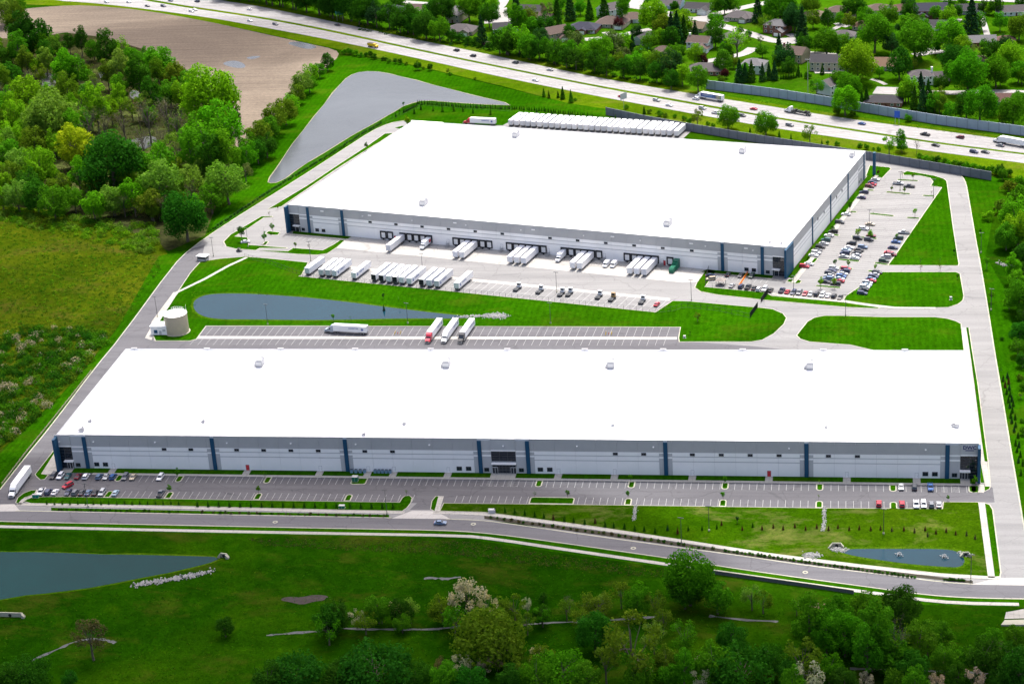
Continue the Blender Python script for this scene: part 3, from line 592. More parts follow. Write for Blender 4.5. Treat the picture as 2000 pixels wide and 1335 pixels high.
def side_panels(root, L, D, H, xs, n, left=True):
    for i in range(n):
        a, c = D*i/n+.03, D*(i+1)/n-.03; b = MB()
        if i == 0: a += .25
        for z0, z1, m in [(0, 5.75, 0), (5.75, 6.1, 2), (6.1, 7.8, 0), (7.8, 8.15, 2), (8.15, 9.75, 0), (9.75, H, 1)]:
            if left: b.box(0, .25, a, c, z0, z1, m, 'b' if z0 else '')
            else: b.box(L-.25, L, a, c, z0, z1, m, 'b' if z0 else '')
        obj('wall_panel', b.mesh('wall_panel', WM), root)
# ------------------------------------------------ near warehouse
nw = empty('warehouse', (NX, NY, 0)); tag(nw, 'long near warehouse with grey and white front, blue pilasters and white roof', 'warehouse')
fx = lambda p: facN(p, 900)[0]-NX
box_part('wall_core', nw, .27, NL-.27, .27, ND-.02, 0, NH-1.2, M['grey_l'])
roof_parts(nw, NL, ND, NH)
pil = [facN(p, y)[0]-NX for p, y in ((162.5, 852), (413, 855), (673, 858), (935, 861), (1029, 862), (1299, 864), (1575, 866), (1851, 868))]
pw = 1.55
sects = []
for p in pil:
    b = MB(); b.box(p-pw/2, p+pw/2, -.3, .35, 0, NH-.9); obj('pilaster', b.mesh('pilaster', M['blue']), nw)
    b = MB(); b.box(p-pw/2, p+pw/2, .36, .6, NH-1.2, NH-.1)
gl = [(fx(111)+.6, fx(143.5)), (fx(960), fx(1008)), (fx(1875.5), fx(1911))]
gwall = [(gl[0][1], pil[0]-pw/2), (pil[3]+pw/2, gl[1][0]), (gl[1][1], pil[4]-pw/2), (pil[7]+pw/2, gl[2][0])]
for a, c in gwall: wall_panel(nw, a, c, NH-.75, 'grey')
for a, c in gl:
    wall_panel(nw, a, c, NH+.05, 'head', y=-.25)
    glazing(nw, a+.1, c-.1, .1 if (a, c) != gl[1] else 5.2, 9.55, y=.2, cols=3 if (a, c) == gl[1] else 2, rows=7 if (a, c) != gl[1] else 4)
wall_panel(nw, .02, gl[0][0], NH, 'grey'); wall_panel(nw, gl[2][1], NL-.02, NH, 'grey')
a, c = gl[1]; box_part('canopy', nw, a, c, -1.2, .05, 4.3, 4.65, M['white']); glazing(nw, a+.3, c-.3, .1, 4., y=.12, cols=7, rows=3)
for x in (a+1.2, c-1.2): o = box_part('entrance_door', nw, x-1, x+1, -.12, -.02, .1, 2.6, M['glass']); b = MB(); b.box(x-1.08, x-1, -.16, .03, .1, 2.7); b.box(x+1, x+1.08, -.16, .03, .1, 2.7); b.box(x-.04, x+.04, -.16, -.12, .1, 2.6); b.box(x-1, x+1, -.16, .03, 2.6, 2.7); obj('door_frame', b.mesh('door_frame', M['white']), o)
for (a, c), s in ((gl[0], 1), (gl[2], 0)):
    x = c-1.6 if s else a+1.8
    box_part('canopy', nw, x-1.9, x+1.9, -1.4, .12, 3.3, 3.75, M['white'])
    o = box_part('entrance_door', nw, x-1, x+1, -.06, .08, .1, 2.6, M['glass']); b = MB(); b.box(x-1.08, x-1, -.1, .1, .1, 2.7); b.box(x+1, x+1.08, -.1, .1, .1, 2.7); b.box(x-1, x+1, -.1, .1, 2.6, 2.7); b.box(x-.05, x+.05, -.1, -.06, .1, 2.6); obj('door_frame', b.mesh('door_frame', M['white']), o)
for i in range(len(pil)-1):
    if i == 3: continue
    a, c = pil[i]+pw/2, pil[i+1]-pw/2; fl = 1.7
    fa = i not in (99,); wall_panel(nw, a, a+fl, NH, 'flank'); wall_panel(nw, c-fl, c, NH, 'flank')
    n = round((c-a-2*fl)/7.6)
    for k in range(n): wall_panel(nw, a+fl+(c-a-2*fl)*k/n, a+fl+(c-a-2*fl)*(k+1)/n, NH, 'plain')
for x in (-.62, NL-.4):                  # blue fin walls standing out at both corners
    b = MB(); b.box(x, x+1.02, -3.6, .02, 0, NH-.6); obj('corner_fin', b.mesh('corner_fin', M['blue']), nw)
for p in (324, 376, 465, 517.6, 570.6, 623.8, 714.6, 768.4, 1202.5, 1257.8, 1352.6, 1409, 1465.4, 1521.8, 1618, 1674.6): window(nw, fx(p), 8.95, 1.75, 1.)
for p in (191, 208, 897.4, 915.6, 1055.6, 1074, 1807.4, 1826): window(nw, facN(p, 918)[0]-NX, 1.95, 1.95, 1.6)
for p in (155, 951, 1018.6, 1864.4): window(nw, facN(p, 920)[0]-NX, 1.6, 1.8, 1.5)
for p in walkx: door(nw, facN(p, 920+p*.012)[0]-NX, mat=M['red'] if p in (485.6, 1502.4) else None, h=2.5 if p in (485.6, 1502.4) else 2.3, w=1.35 if p in (485.6, 1502.4) else 1.1)
for p in (118, 184, 304, 444, 568.6, 695, 839, 983, 1127, 1276, 1541, 1808): wall_light(nw, facN(p, 869)[0]-NX, 12.1, -.02 if p not in (118, 983) else -.27)
side_panels(nw, NL, ND, NH, 0, 11, False); side_panels(nw, NL, ND, NH, 0, 11, True)
RT = rtu_mesh(2.8, 5., 3.)
def roofpt(u, v, z): p = G(u, v, z); return p
for u, v in ((509, 713), (873, 715), (1194, 716), (1582, 718)):
    p = roofpt(u, v, NH-.55); o = obj('rooftop_unit', RT, nw, (p.x-NX, p.y-NY, NH-.55)); b = MB()
    for s in (-1, 1): b.box(s*2.6-.7, s*2.6+.7, -3, .5, 0, .12)
    obj('walkway_pad', b.mesh('walkway_pad', M['grey_l']), o)
RTs = rtu_mesh(1.6, 1.6, 1.3)
for u, v in ((397, 825), (790, 829), (1197, 832), (1614, 835), (160, 842), (176, 824), (711, 850), (1869, 834), (1863, 832)):
    p = roofpt(u, v, NH-.55); obj('rooftop_unit', RTs, nw, (p.x-NX, min(p.y-NY, ND-2) if p.y-NY > 1.5 else 1.5, NH-.55), scale=1 if u in (160, 1869, 1863) else .7)
b = MB(); b.box(-.15, .15, -.15, .15, 0, 1.); b.box(-1.3, 1.3, -.3, .3, .8, 1.05); FLD = b.mesh('flood_light', M['grey_m'])
for i in range(11): obj('flood_light', FLD, nw, (4+i*33, ND-.2, NH-.4))
# lettering on the east entrance
def text_mesh(s, size, mat, name='lettering', depth=.03, bold=0.):
    cu = bpy.data.curves.new(name, 'FONT'); cu.body = s; cu.size = size; cu.extrude = depth; cu.offset = bold; cu.resolution_u = 2; cu.align_x = 'CENTER'; cu.align_y = 'CENTER'
    o = bpy.data.objects.new(name, cu); COL.objects.link(o); bpy.context.view_layer.update()
    me = bpy.data.meshes.new_from_object(o.evaluated_get(bpy.context.evaluated_depsgraph_get())); bpy.data.objects.remove(o); me.materials.clear(); me.materials.append(mat); return me
M['navy'] = plain('navy_lettering', (.015, .015, .14), .5)
x, z = facN(1894, 873.5); t = text_mesh('DWC', 2., M['navy'], bold=.05); o = obj('sign_lettering', t, nw, (x-NX, -.31, z)); o.rotation_euler = (math.pi/2, 0, 0)
box_part('sign_underline', nw, x-NX-1.6, x-NX+1.6, -.34, -.26, z-1.25, z-.95, M['navy'])
# ------------------------------------------------ far warehouse
fw_ = empty('warehouse', FO, FT); tag(fw_, 'far warehouse with loading docks, blue pilasters and wide white roof', 'warehouse')
fu = lambda p, y: facF(p, y)[0]
box_part('wall_core', fw_, .27, FL-.27, .27, FD-.02, 0, FH-1.2, M['grey_l'])
roof_parts(fw_, FL, FD, FH)
fp = [fu(602, 425), fu(669, 432), fu(1411, 498), fu(1489, 505)]
for p in fp: b = MB(); b.box(p-pw/2, p+pw/2, -.3, .35, 0, FH-.8); obj('pilaster', b.mesh('pilaster', M['blue']), fw_)
gA, gB = (fu(563.5, 430)+.3, fu(585, 430)), (fu(1509, 510), fu(1532, 510))
wall_panel(fw_, .02, gA[0], FH, 'grey'); wall_panel(fw_, gB[1], FL-.02, FH, 'grey'); wall_panel(fw_, gA[1], fp[0]-pw/2, FH-.7, 'grey'); wall_panel(fw_, fp[3]+pw/2, gB[0], FH-.7, 'grey')
for (a, c), s in ((gA, 1), (gB, 0)):
    wall_panel(fw_, a, c, FH+.05, 'head', y=-.25); glazing(fw_, a+.1, c-.1, .1, 9.55, y=.2, cols=2, rows=7)
    x = c-1.8 if s else a+1.8; box_part('canopy', fw_, x-1.9, x+1.9, -1.4, .12, 3.3, 3.75, M['white'])
    o = box_part('entrance_door', fw_, x-1, x+1, -.06, .08, .1, 2.6, M['glass']); b = MB(); b.box(x-1.08, x-1, -.1, .1, .1, 2.7); b.box(x+1, x+1.08, -.1, .1, .1, 2.7); b.box(x-1, x+1, -.1, .1, 2.6, 2.7); obj('door_frame', b.mesh('door_frame', M['white']), o)
for i, (a, c) in enumerate(((fp[0]+pw/2, fp[1]-pw/2), (fp[1]+pw/2, fp[2]-pw/2), (fp[2]+pw/2, fp[3]-pw/2))):
    fl = 1.7; wall_panel(fw_, a, a+fl, FH, 'flank'); wall_panel(fw_, c-fl, c, FH, 'flank'); n = max(1, round((c-a-2*fl)/7.6))
    for k in range(n): wall_panel(fw_, a+fl+(c-a-2*fl)*k/n, a+fl+(c-a-2*fl)*(k+1)/n, FH, 'plain')
b = MB(); b.box(-.62, .4, -3.2, .02, 0, FH-.5); obj('corner_fin', b.mesh('corner_fin', M['blue']), fw_)
b = MB(); b.box(FL-.4, FL+.62, -2.6, .02, 0, FH-.4); b.box(FL+.02, FL+.62, .02, 9, 0, FH-.4); obj('corner_fin', b.mesh('corner_fin', M['blue']), fw_)
b = MB(); p = farloc(G(1707, 342)); b.box(p[0]-.6, p[0]+.6, p[1]-.5, p[1]+1.5, 0, 12.5); obj('corner_fin', b.mesh('corner_fin', M['blue']), fw_)
for i, p in enumerate((722.5, 773, 824, 875.7, 928, 980.8, 1074, 1128, 1183, 1238.4, 1294.3, 1351)): window(fw_, fu(p, 428.7+(p-722.5)*.0888), 8.95, 1.75, 1.)
for p, y in ((619, 444), (631.4, 445), (1458, 519.6), (1472.4, 521)): window(fw_, fu(p, y), 1.95, 1.95, 1.6)
for p, y in ((592, 443), (1499.6, 525.6)): window(fw_, fu(p, y), 1.6, 1.8, 1.5)
b = MB(); b.box(-.9, .9, -.25, 0, -.3, .3); SKY = b.mesh('wall_pack', M['white'])
for p in (628, 721, 888, 1041, 1196, 1350, 1457): obj('wall_light', SKY, fw_, (fu(p, 402+(p-628)*.094), -.05, 12.6))
for p in (708, 805, 910, 1018, 1140, 1251, 1378, 1471): wall_light(fw_, fu(p, 410+(p-628)*.094), 12.)
# dock doors
b = MB(); b.box(-1.75, 1.75, -.45, 0, 4.05, 4.75); b.box(-1.75, -1.2, -.45, 0, 1.05, 4.05); b.box(1.2, 1.75, -.45, 0, 1.05, 4.05); b.box(-1.75, 1.75, -.4, 0, .75, 1.05); DSEAL = b.mesh('dock_seal', M['dark'])
b = MB()
for k in range(5): b.box(-1.2, 1.2, -.07, .01, 1.08+k*.595, 1.08+k*.595+.57)
DDOOR = b.mesh('dock_door', M['white'])
b = MB(); b.box(-1., 1., -.75, -.46, .6, .95); b.box(-.35, .35, -.6, -.46, .15, .6); DBUMP = b.mesh('dock_bumper', M['dark'])
DOCKS = [749, 762, 787, 800, 813, 825.6, 838.4, 890.4, 903, 916, 929, 942.4, 955.6, 995, 1008.4, 1021.6, 1034.8, 1048, 1061.6, 1102, 1115.6, 1129.2, 1142.4, 1156, 1170, 1225, 1239, 1252.4, 1266.4, 1280.4, 1309]
DU = {}
for p in DOCKS:
    u = fu(p, 457+(p-749)*.089); DU[p] = u
    d = obj('dock_door', DDOOR, fw_, (u, -.02, 0)); obj('dock_seal', DSEAL, d); obj('dock_bumper', DBUMP, d)
for p, y in ((772, 461), (1297.6, 510)): door(fw_, fu(p, y), 1.3, 2.6, M['red'])
for p, y in ((876, 480), (981, 489), (1072, 497), (1181, 507), (1294, 517)):       # steel stairs to the dock doors
    b = MB()
    for k in range(7): b.box(-.6, .6, -3.1+k*.35, -2.75+k*.35, .14+k*.17, .2+k*.17)
    b.box(-.65, .65, -.65, -.02, 1.2, 1.3)
    for s in (-1, 1): b.tube((s*.62, -3.1, .15), (s*.62, -.65, 1.3), .07); b.tube((s*.62, -3.1, 1.1), (s*.62, -.65, 2.3), .05); b.tube((s*.62, -3.1, .15), (s*.62, -3.1, 1.1), .05); b.tube((s*.62, -.65, 0), (s*.62, -.65, 2.3), .05); b.tube((s*.62, -.1, 0), (s*.62, -.1, 2.3), .05)
    obj('dock_stair', b.mesh('dock_stair', M['steel']), fw_, (fu(p, y), 0, 0)); door(fw_, fu(p, y), 1.1, 3.3)
o = box_part('drive_in_door', fw_, fu(1373, 512), fu(1400, 514), -.1, .0, .05, 4.6, M['white'])
b = MB(); a, c = fu(1373, 512), fu(1400, 514)
for k in range(1, 7): b.box(a, c, -.12, -.1, .05+k*.65-.02, .05+k*.65+.02)
obj('panel_joint', b.mesh('panel_joint', M['grey_l']), o)
# east side of the far warehouse
n_ = 19
for i in range(n_):
    a, c = FD*i/n_+.03, FD*(i+1)/n_-.03; a = max(a, .3); b = MB()
    for z0, z1, m in [(0, 5.75, 0), (5.75, 6.1, 2), (6.1, 7.8, 0), (7.8, 8.15, 2), (8.15, 9.75, 0), (9.75, FH, 1)] if i < n_-2 else [(0, 7.2, 2), (7.2, 8, 0), (8, 9.5, 2), (9.5, 10, 0), (10, FH, 2)]: b.box(FL-.25, FL, a, c, z0, z1, m, 'b' if z0 else '')
    obj('wall_panel', b.mesh('wall_panel', WM), fw_)
for p, y in ((1548, 490), (1586.5, 450), (1622, 405), (1656, 365), (1687, 330)):
    n = facS(p, y)[0]; b = MB(); b.box(FL+.01, FL+.32, n-.7, n+.7, 0, FH-.6); obj('pilaster', b.mesh('pilaster', M['blue']), fw_)
for p, y in ((1597.5, 427), (1609.5, 414), (1634, 385), (1644.5, 372), (1678, 355), (1681.5, 351)):
    n, z = facS(p, y); b = MB(); b.box(FL-.02, FL+.06, n-.7, n+.7, z-.7, z+.7); obj('window', b.mesh('window', M['glass']), fw_)
for i in range(n_):
    a, c = FD*i/n_+.03, FD*(i+1)/n_-.03; a = max(a, .3); b = MB(); b.box(0, .25, a, c, 0, FH); obj('wall_panel', b.mesh('wall_panel', WM), fw_)
b = MB(); b.box(0, 20, FD-2, FD-.4, FH-.4, FH+.5); b.box(-.6, 3, FD-.3, FD+.4, FH-5, FH-.2, 1); obj('parapet_screen', b.mesh('parapet_screen', [M['white'], M['blue']]), fw_)
for u, v, s in ((828, 400, 1), (1008, 267, 1), (1305, 440, 1), (1451, 298, 1), (1665, 306, .8), (1504, 474, .6), (1526, 476, .6), (1382, 364, .4), (848, 322, .4), (1026, 335, .4), (1209, 349, .4)):
    p = farloc(G(u, v, FH-.55)); o = obj('rooftop_unit', RT if s > .5 and u not in (1504, 1526) else RTs, fw_, (p[0], p[1], FH-.55), scale=s)
# ------------------------------------------------ fire water tank and pump house
tc = G(347, 648); tk = empty('water_tank', tc); tag(tk, 'beige cylindrical steel water tank beside a small pump house', 'water tank')
M['tank'] = plain('beige_steel', (.46, .4, .29), .55, .1, vary=.05)
tr, th = 5.4, 9.4
b = MB(); n = 48
for k in range(6):
    b2 = MB(); b2.tube((0, 0, k*th/6+.02), (0, 0, (k+1)*th/6-.02), tr, tr, n, cap=False); obj('steel_course', b2.mesh('steel_course', M['tank'], True), tk)
b.tube((0, 0, 0), (0, 0, th-.1), tr-.06, tr-.06, n); obj('tank_shell', b.mesh('tank_shell', M['tank'], True), tk)
b = MB(); b.tube((0, 0, th), (0, 0, th+.9), tr+.1, .3, n); obj('tank_roof', b.mesh('tank_roof', M['white']), tk)
b = MB(); b.tube((0, 0, th+.9), (0, 0, th+1.5), .35, .35, 10); obj('roof_vent', b.mesh('roof_vent', M['steel']), tk)
b = MB()
for k in range(7): t = math.radians(55+k*12); b.tube((4.9*math.cos(t), 4.9*math.sin(t), th), (4.9*math.cos(t), 4.9*math.sin(t), th+1.3), .05)
for z in (.7, 1.3):
    for k in range(6): t, t2 = math.radians(55+k*12), math.radians(67+k*12); b.tube((4.9*math.cos(t), 4.9*math.sin(t), th+z), (4.9*math.cos(t2), 4.9*math.sin(t2), th+z), .05)
obj('guard_rail', b.mesh('guard_rail', M['white']), tk)
b = MB()
for s in (-.25, .25): b.tube((tr*.75+s*.6, tr*.72-s*.6, 0), (tr*.75+s*.6, tr*.72-s*.6, th+.8), .05)
for k in range(30): b.tube((tr*.75-.15, tr*.72+.15, .4+k*.4), (tr*.75+.15, tr*.72-.15, .4+k*.4), .03)
obj('ladder', b.mesh('ladder', M['white']), tk)
b = MB(); b.tube((0, 0, 0), (0, 0, .22), tr+.5, tr+.5, n); obj('tank_base', b.mesh('tank_base', M['kerb']), tk)
ph = empty('pump_house', G(314, 652)); tag(ph, 'small white flat roofed pump house beside the beige water tank', 'pump house')
box_part('wall', ph, -4.2, 3.6, -1.4, 4.2, 0, 4.1, M['white']); box_part('roof', ph, -4.4, 3.8, -1.6, 4.4, 4.1, 4.5, M['roofw'])
o = box_part('louvre', ph, -2.6, -.9, -1.5, -1.38, 1., 2.6, M['blue']); o = box_part('door', ph, -.1, 1., -1.48, -1.38, .05, 2.2, M['grey_l']); box_part('sign_plate', ph, 1.6, 3., -1.46, -1.38, 1.9, 2.9, M['grey_l'])
sheet('painted_bay', W2([(283, 660), (300, 630), (306, 640), (296, 664)]), .1, M['walk'])
lines('hatched_marking', [(G(284+k*1.7, 660-k*3), G(293+k*1.7, 662-k*3)) for k in range(9)], .2, .12)
# ------------------------------------------------ noise barriers
def barrier(name, tops, h, gap, mat, label, post):
    pts = [G(u, v, h) for u, v in tops]; d = [0]
    for i in range(1, len(pts)): d.append(d[-1]+(pts[i]-pts[i-1]).length)
    n = max(2, round(d[-1]/gap)); s = [Vector((np.interp(k*d[-1]/n, d, [p.x for p in pts]), np.interp(k*d[-1]/n, d, [p.y for p in pts]), 0)) for k in range(n+1)]
    r = empty(name, s[0]); tag(r, label, 'barrier wall')
    for i in range(n):
        a, c = s[i]-s[0], s[i+1]-s[0]; L = (c-a).length; t = math.atan2(c.y-a.y, c.x-a.x); b = MB()
        b.box(.22, L-.22, -.14, .14, 0, h); b.box(.22, L-.22, -.17, .17, h, h+.12)
        o = obj('barrier_panel', b.mesh('barrier_panel', mat), r, a, t); b = MB(); b.box(-.22, .22, -.24, .24, 0, h+.3); obj('post', b.mesh('post', post), r, a, t)
    return r, s
M['wall1'] = plain('pale_concrete_wall', (.3, .36, .44), .8, vary=.1, scale=.25); M['wall2'] = plain('dark_concrete_wall', (.13, .145, .17), .8, vary=.15, scale=.4); M['wpost'] = plain('wall_post', (.22, .26, .31), .8); M['wpost2'] = plain('dark_wall_post', (.1, .11, .125), .8)
barrier('noise_barrier', [(1379, 157), (1510, 173), (1622, 190), (1673.6, 199.5), (1830, 225), (2000, 247), (2100, 261)], 5.4, 6.3, M['wall1'], 'pale blue grey concrete noise barrier between the highway and the houses', M['wpost'])
barrier('noise_barrier', [(1183.6, 210), (1260, 226), (1343.5, 241), (1498.5, 266.5), (1663.7, 292), (1711, 298.5), (1835.6, 319), (1937, 336)], 4.6, 6., M['wall2'], 'dark grey wall running behind the far warehouse and its car park', M['wpost2'])
# low retaining wall south of the street
b0 = G(1387, 1118); pts = [G(*p) for p in ((1387, 1118), (1500, 1134), (1600, 1148), (1668, 1158))]
rw = empty('retaining_wall', pts[0]); tag(rw, 'dark low retaining wall below the street footpath', 'retaining wall')
for i in range(3):
    a, c = pts[i]-pts[0], pts[i+1]-pts[0]; n = 5
    for k in range(n):
        p, q = a+(c-a)*k/n, a+(c-a)*(k+1)/n; L = (q-p).length; b = MB(); b.box(.05, L-.05, -.5, 0, -.0, 1.4); b.box(0, L, -.55, .05, 1.4, 1.55, 1); obj('wall_block', b.mesh('wall_block', [M['wpost2'], M['kerb']]), rw, p, math.atan2(q.y-p.y, q.x-p.x))
# ================================================================== vehicles
b = MB(); b.tube((0, -.11, .33), (0, .11, .33), .33, .33, 12, 0); b.tube((0, -.125, .33), (0, .125, .33), .19, .19, 10, 1)
WHEEL = b.mesh('wheel', [M['dark'], M['steel']])
b = MB(); b.tube((0, -.3, .5), (0, .3, .5), .5, .5, 14, 0); b.tube((0, -.32, .5), (0, .32, .5), .27, .27, 10, 1)
BIGW = b.mesh('wheel', [M['dark'], M['steel']])
def frustum(b, lo, hi, z0, z1, w0, w1, m):   # lo,hi = (x0,x1); sides only (+optional)
    p = [(lo[0], -w0, z0), (lo[1], -w0, z0), (lo[1], w0, z0), (lo[0], w0, z0), (hi[0], -w1, z1), (hi[1], -w1, z1), (hi[1], w1, z1), (hi[0], w1, z1)]
    i = len(b.v); b.v += p
    for f in ((0, 1, 5, 4), (1, 2, 6, 5), (2, 3, 7, 6), (3, 0, 4, 7), (4, 5, 6, 7)): b.f.append(tuple(i+k for k in f)); b.m.append(m)
def car_mesh(kind):
    b, g = MB(), MB()
    if kind == 'sedan': pr = [(-2.35, .3), (-2.38, .72), (-2.25, .93), (-1.55, 1.), (.95, .98), (1.8, .86), (2.25, .72), (2.36, .3)]; cab = ((-1.75, 1.05), (-1.05, .3), .97, 1.42); w = .9; ax = (-1.4, 1.42)
    elif kind == 'suv': pr = [(-2.35, .36), (-2.4, .85), (-2.3, 1.08), (1.0, 1.08), (1.85, .98), (2.3, .8), (2.38, .36)]; cab = ((-2.32, 1.2), (-2.1, .45), 1.07, 1.7); w = .95; ax = (-1.4, 1.45)
    elif kind == 'pickup': pr = [(-2.85, .45), (-2.85, 1.12), (-.75, 1.12), (1.3, 1.15), (2.6, 1.05), (2.8, .85), (2.85, .45)]; cab = ((-.75, 1.5), (-.5, .75), 1.12, 1.85); w = 1.; ax = (-1.75, 1.85)
    else: pr = [(-2.9, .4), (-2.9, 2.35), (-2.8, 2.5), (.9, 2.5), (1.5, 2.1), (2.0, 1.3), (2.75, 1.05), (2.9, .8), (2.9, .4)]; cab = None; w = 1.; ax = (-1.8, 2.)
    b.profile(pr, -w, w, 0); b.box(pr[0][0]-.03, pr[-1][0]+.03, -w*.92, w*.92, .28, .5, 1)
    for s in (-1, 1):
        b.box(pr[-1][0]-.12, pr[-1][0]+.02, s*w*.62-.17, s*w*.62+.17, pr[-2][1]-.16, pr[-2][1]-.04, 2)
        b.box(pr[0][0]-.04, pr[0][0]+.1, s*w*.7-.16, s*w*.7+.16, .7, .88, 3)
    if cab:
        lo, hi, z0, z1 = cab; frustum(g, lo, hi, z0, z1-.02, w*.93, w*.72, 0)
        b.box(hi[0]-.05, hi[1]+.05, -w*.73, w*.73, z1-.03, z1+.03, 0)
        for s in (-1, 1):
            for t in (.0, .5, 1.):
                xa, xb = lo[0]+(lo[1]-lo[0])*t, hi[0]+(hi[1]-hi[0])*t; b.tube((xa, s*w*.935, z0), (xb, s*w*.725, z1), .05, .05, 4, 0, False)
            b.box(lo[1]-.45, lo[1]-.25, s*(w+.02)-.1, s*(w+.02)+.1, z0-.02, z0+.15, 0)
        if kind == 'pickup': b.box(-2.72, -.85, -w*.85, w*.85, 1.122, 1.14, 1)
    else:
        g.box(.55, 1.35, -w-.02, -w+.02, 1.55, 2.1); g.box(.55, 1.35, w-.02, w+.02, 1.55, 2.1); g.face([(1.56, -.85, 2.08), (2.04, -.9, 1.32), (2.04, .9, 1.32), (1.56, .85, 2.08)])
    return recalc(b.mesh(kind+'_body', [M['body'], M['dark'], M['paint'], M['red']])), g.mesh('window_glass', M['glass']), ax, w
CARM = {k: car_mesh(k) for k in ('sedan', 'suv', 'pickup', 'van')}
CC = {'white': (.75, .76, .78), 'silver': (.4, .42, .44), 'grey': (.14, .15, .17), 'dark grey': (.05, .055, .065), 'black': (.012, .013, .017), 'navy': (.015, .025, .08), 'blue': (.02, .08, .25), 'red': (.42, .012, .03), 'maroon': (.12, .01, .02), 'beige': (.42, .36, .26), 'teal': (.02, .09, .1), 'pale blue': (.3, .42, .52), 'green': (.02, .05, .035), 'slate blue': (.1, .16, .26)}
LAB = set()
def uniq(l):
    if l in LAB: print('DUP LABEL', l)
    LAB.add(l); return l
def car(p, rz, kind, colour, label, group=None, name=None, z=None, wheels=True):
    me, gl_, ax, w = CARM[kind]; p = Vector(p); p.z = .08 if z is None else z
    o = obj(name or {'sedan': 'sedan_car', 'suv': 'sport_utility_car', 'pickup': 'pickup_truck', 'van': 'delivery_van'}[kind], me, None, p, rz, color=CC[colour])
    obj('window_glass', gl_, o)
    for x in ax:
        for s in (-1, 1): obj('wheel', WHEEL, o, (x, s*(w-.08), 0))
    return tag(o, uniq(label), {'sedan': 'car', 'suv': 'car', 'pickup': 'pickup truck', 'van': 'van'}[kind], group)
def row(lst, rz, where, group, flip=None, fixy=None):
    """lst of (crop, x, y, kind, colour); sorted left to right for the label"""
    L = sorted([(*c1(k, x, y), kind, col) for k, x, y, kind, col in lst]); P = []
    for u, v, kind, col in L:
        p = G(u, v, .5); p.z = 0
        if fixy: p.y = fixy(p)
        P.append(p)
    ax = Vector((-math.sin(rz), math.cos(rz), 0)); al = Vector((math.cos(rz), math.sin(rz), 0)); o_ = sorted(range(len(P)), key=lambda i: P[i].dot(ax))
    for _ in range(6):
        for a_, b_ in zip(o_, o_[1:]):
            g_ = (P[b_]-P[a_]).dot(ax)
            if g_ < 2.55 and abs((P[b_]-P[a_]).dot(al)) < 5.2: e_ = ax*((2.55-g_)/2); P[a_] = P[a_]-e_; P[b_] = P[b_]+e_
    for i, (u, v, kind, col) in enumerate(L):
        p = P[i]
        car(p, rz+(math.pi if R_.random() < .3 else 0)+R_.uniform(-.025, .025), kind, col, '%s %s, %s from left in %s' % (col, {'sedan': 'sedan', 'suv': 'utility car', 'pickup': 'pickup truck', 'van': 'van'}[kind], ordinal(i), where), group)
PI = math.pi
row([(N1, 225, 495, 'suv', 'black'), (N1, 297, 492, 'suv', 'white'), (N1, 357, 510, 'sedan', 'teal'), (N1, 458, 508, 'sedan', 'maroon'), (N1, 543, 502, 'suv', 'white'), (N1, 672, 503, 'suv', 'slate blue'), (N1, 737, 505, 'sedan', 'silver'), (N1, 805, 506, 'suv', 'blue'), (N1, 925, 505, 'suv', 'grey'), (N1, 997, 513, 'sedan', 'beige'), (N1, 1265, 515, 'suv', 'white'),
     (N5, 899, 595, 'sedan', 'silver'), (N5, 1030, 595, 'suv', 'dark grey'), (N5, 1185, 597, 'pickup', 'blue')], -PI/2, 'the row nearest the near warehouse front', 'cars in the front car park', fixy=lambda p: YT-2.7)
row([(N1, 107, 650, 'pickup', 'white'), (N1, 172, 658, 'suv', 'navy'), (N1, 243, 650, 'sedan', 'white'), (N1, 360, 665, 'sedan', 'navy'), (N1, 430, 668, 'suv', 'grey'), (N1, 492, 670, 'sedan', 'dark grey'), (N1, 556, 670, 'sedan', 'slate blue'), (N1, 625, 670, 'sedan', 'black'), (N1, 692, 668, 'suv', 'silver'), (N1, 822, 673, 'sedan', 'pale blue'), (N1, 1272, 668, 'pickup', 'grey'),
     (N5, 683, 768, 'suv', 'red'), (N5, 908, 772, 'suv', 'red'), (N5, 1047, 768, 'pickup', 'white'), (N5, 1119, 773, 'suv', 'white'), (N5, 1195, 770, 'suv', 'grey'), (N5, 1268, 773, 'sedan', 'silver')], PI/2, 'the car park row nearest the street', 'cars in the front car park', fixy=lambda p: YB+2.75)
car(G(*c1(N1, 362, 592), .5), -2.1, 'suv', 'red', 'red sport utility car driving down the lane of the front car park', 'moving cars')
car(G(*c1(N3, 200, 905), .5), .0, 'sedan', 'slate blue', 'dark blue sedan driving on the street in front', 'moving cars')
# far car parks
row([(KC, x, y, k, c) for x, y, k, c in ((637, 600, 'suv', 'navy'), (705, 606, 'pickup', 'dark grey'), (765, 615, 'sedan', 'black'), (812, 626, 'suv', 'white'), (868, 624, 'suv', 'white'), (927, 634, 'sedan', 'black'), (1035, 640, 'pickup', 'navy'), (1090, 650, 'sedan', 'red'), (1150, 658, 'suv', 'navy'), (1205, 658, 'suv', 'grey'), (1265, 668, 'sedan', 'red'), (1315, 670, 'sedan', 'silver'), (1375, 672, 'suv', 'black'), (1432, 680, 'suv', 'white'), (1487, 686, 'sedan', 'white'), (1545, 692, 'suv', 'black'), (1605, 704, 'sedan', 'black'))], FT+PI/2, 'the long row below the far warehouse corner', 'cars below the far warehouse corner')
row([(KC, 508, 482, 'sedan', 'black'), (KC, 635, 490, 'sedan', 'dark grey'), (KC, 740, 497, 'suv', 'green'), (KC, 548, 590, 'sedan', 'silver')], FT+PI/2, 'the fenced lot by the far entrance', 'cars in the fenced lot')
row([(KC, 338, 490, 'sedan', 'navy'), (KC, 340, 525, 'suv', 'beige')], FT+.5, 'the pair beside the yard gate', 'cars beside the yard gate')
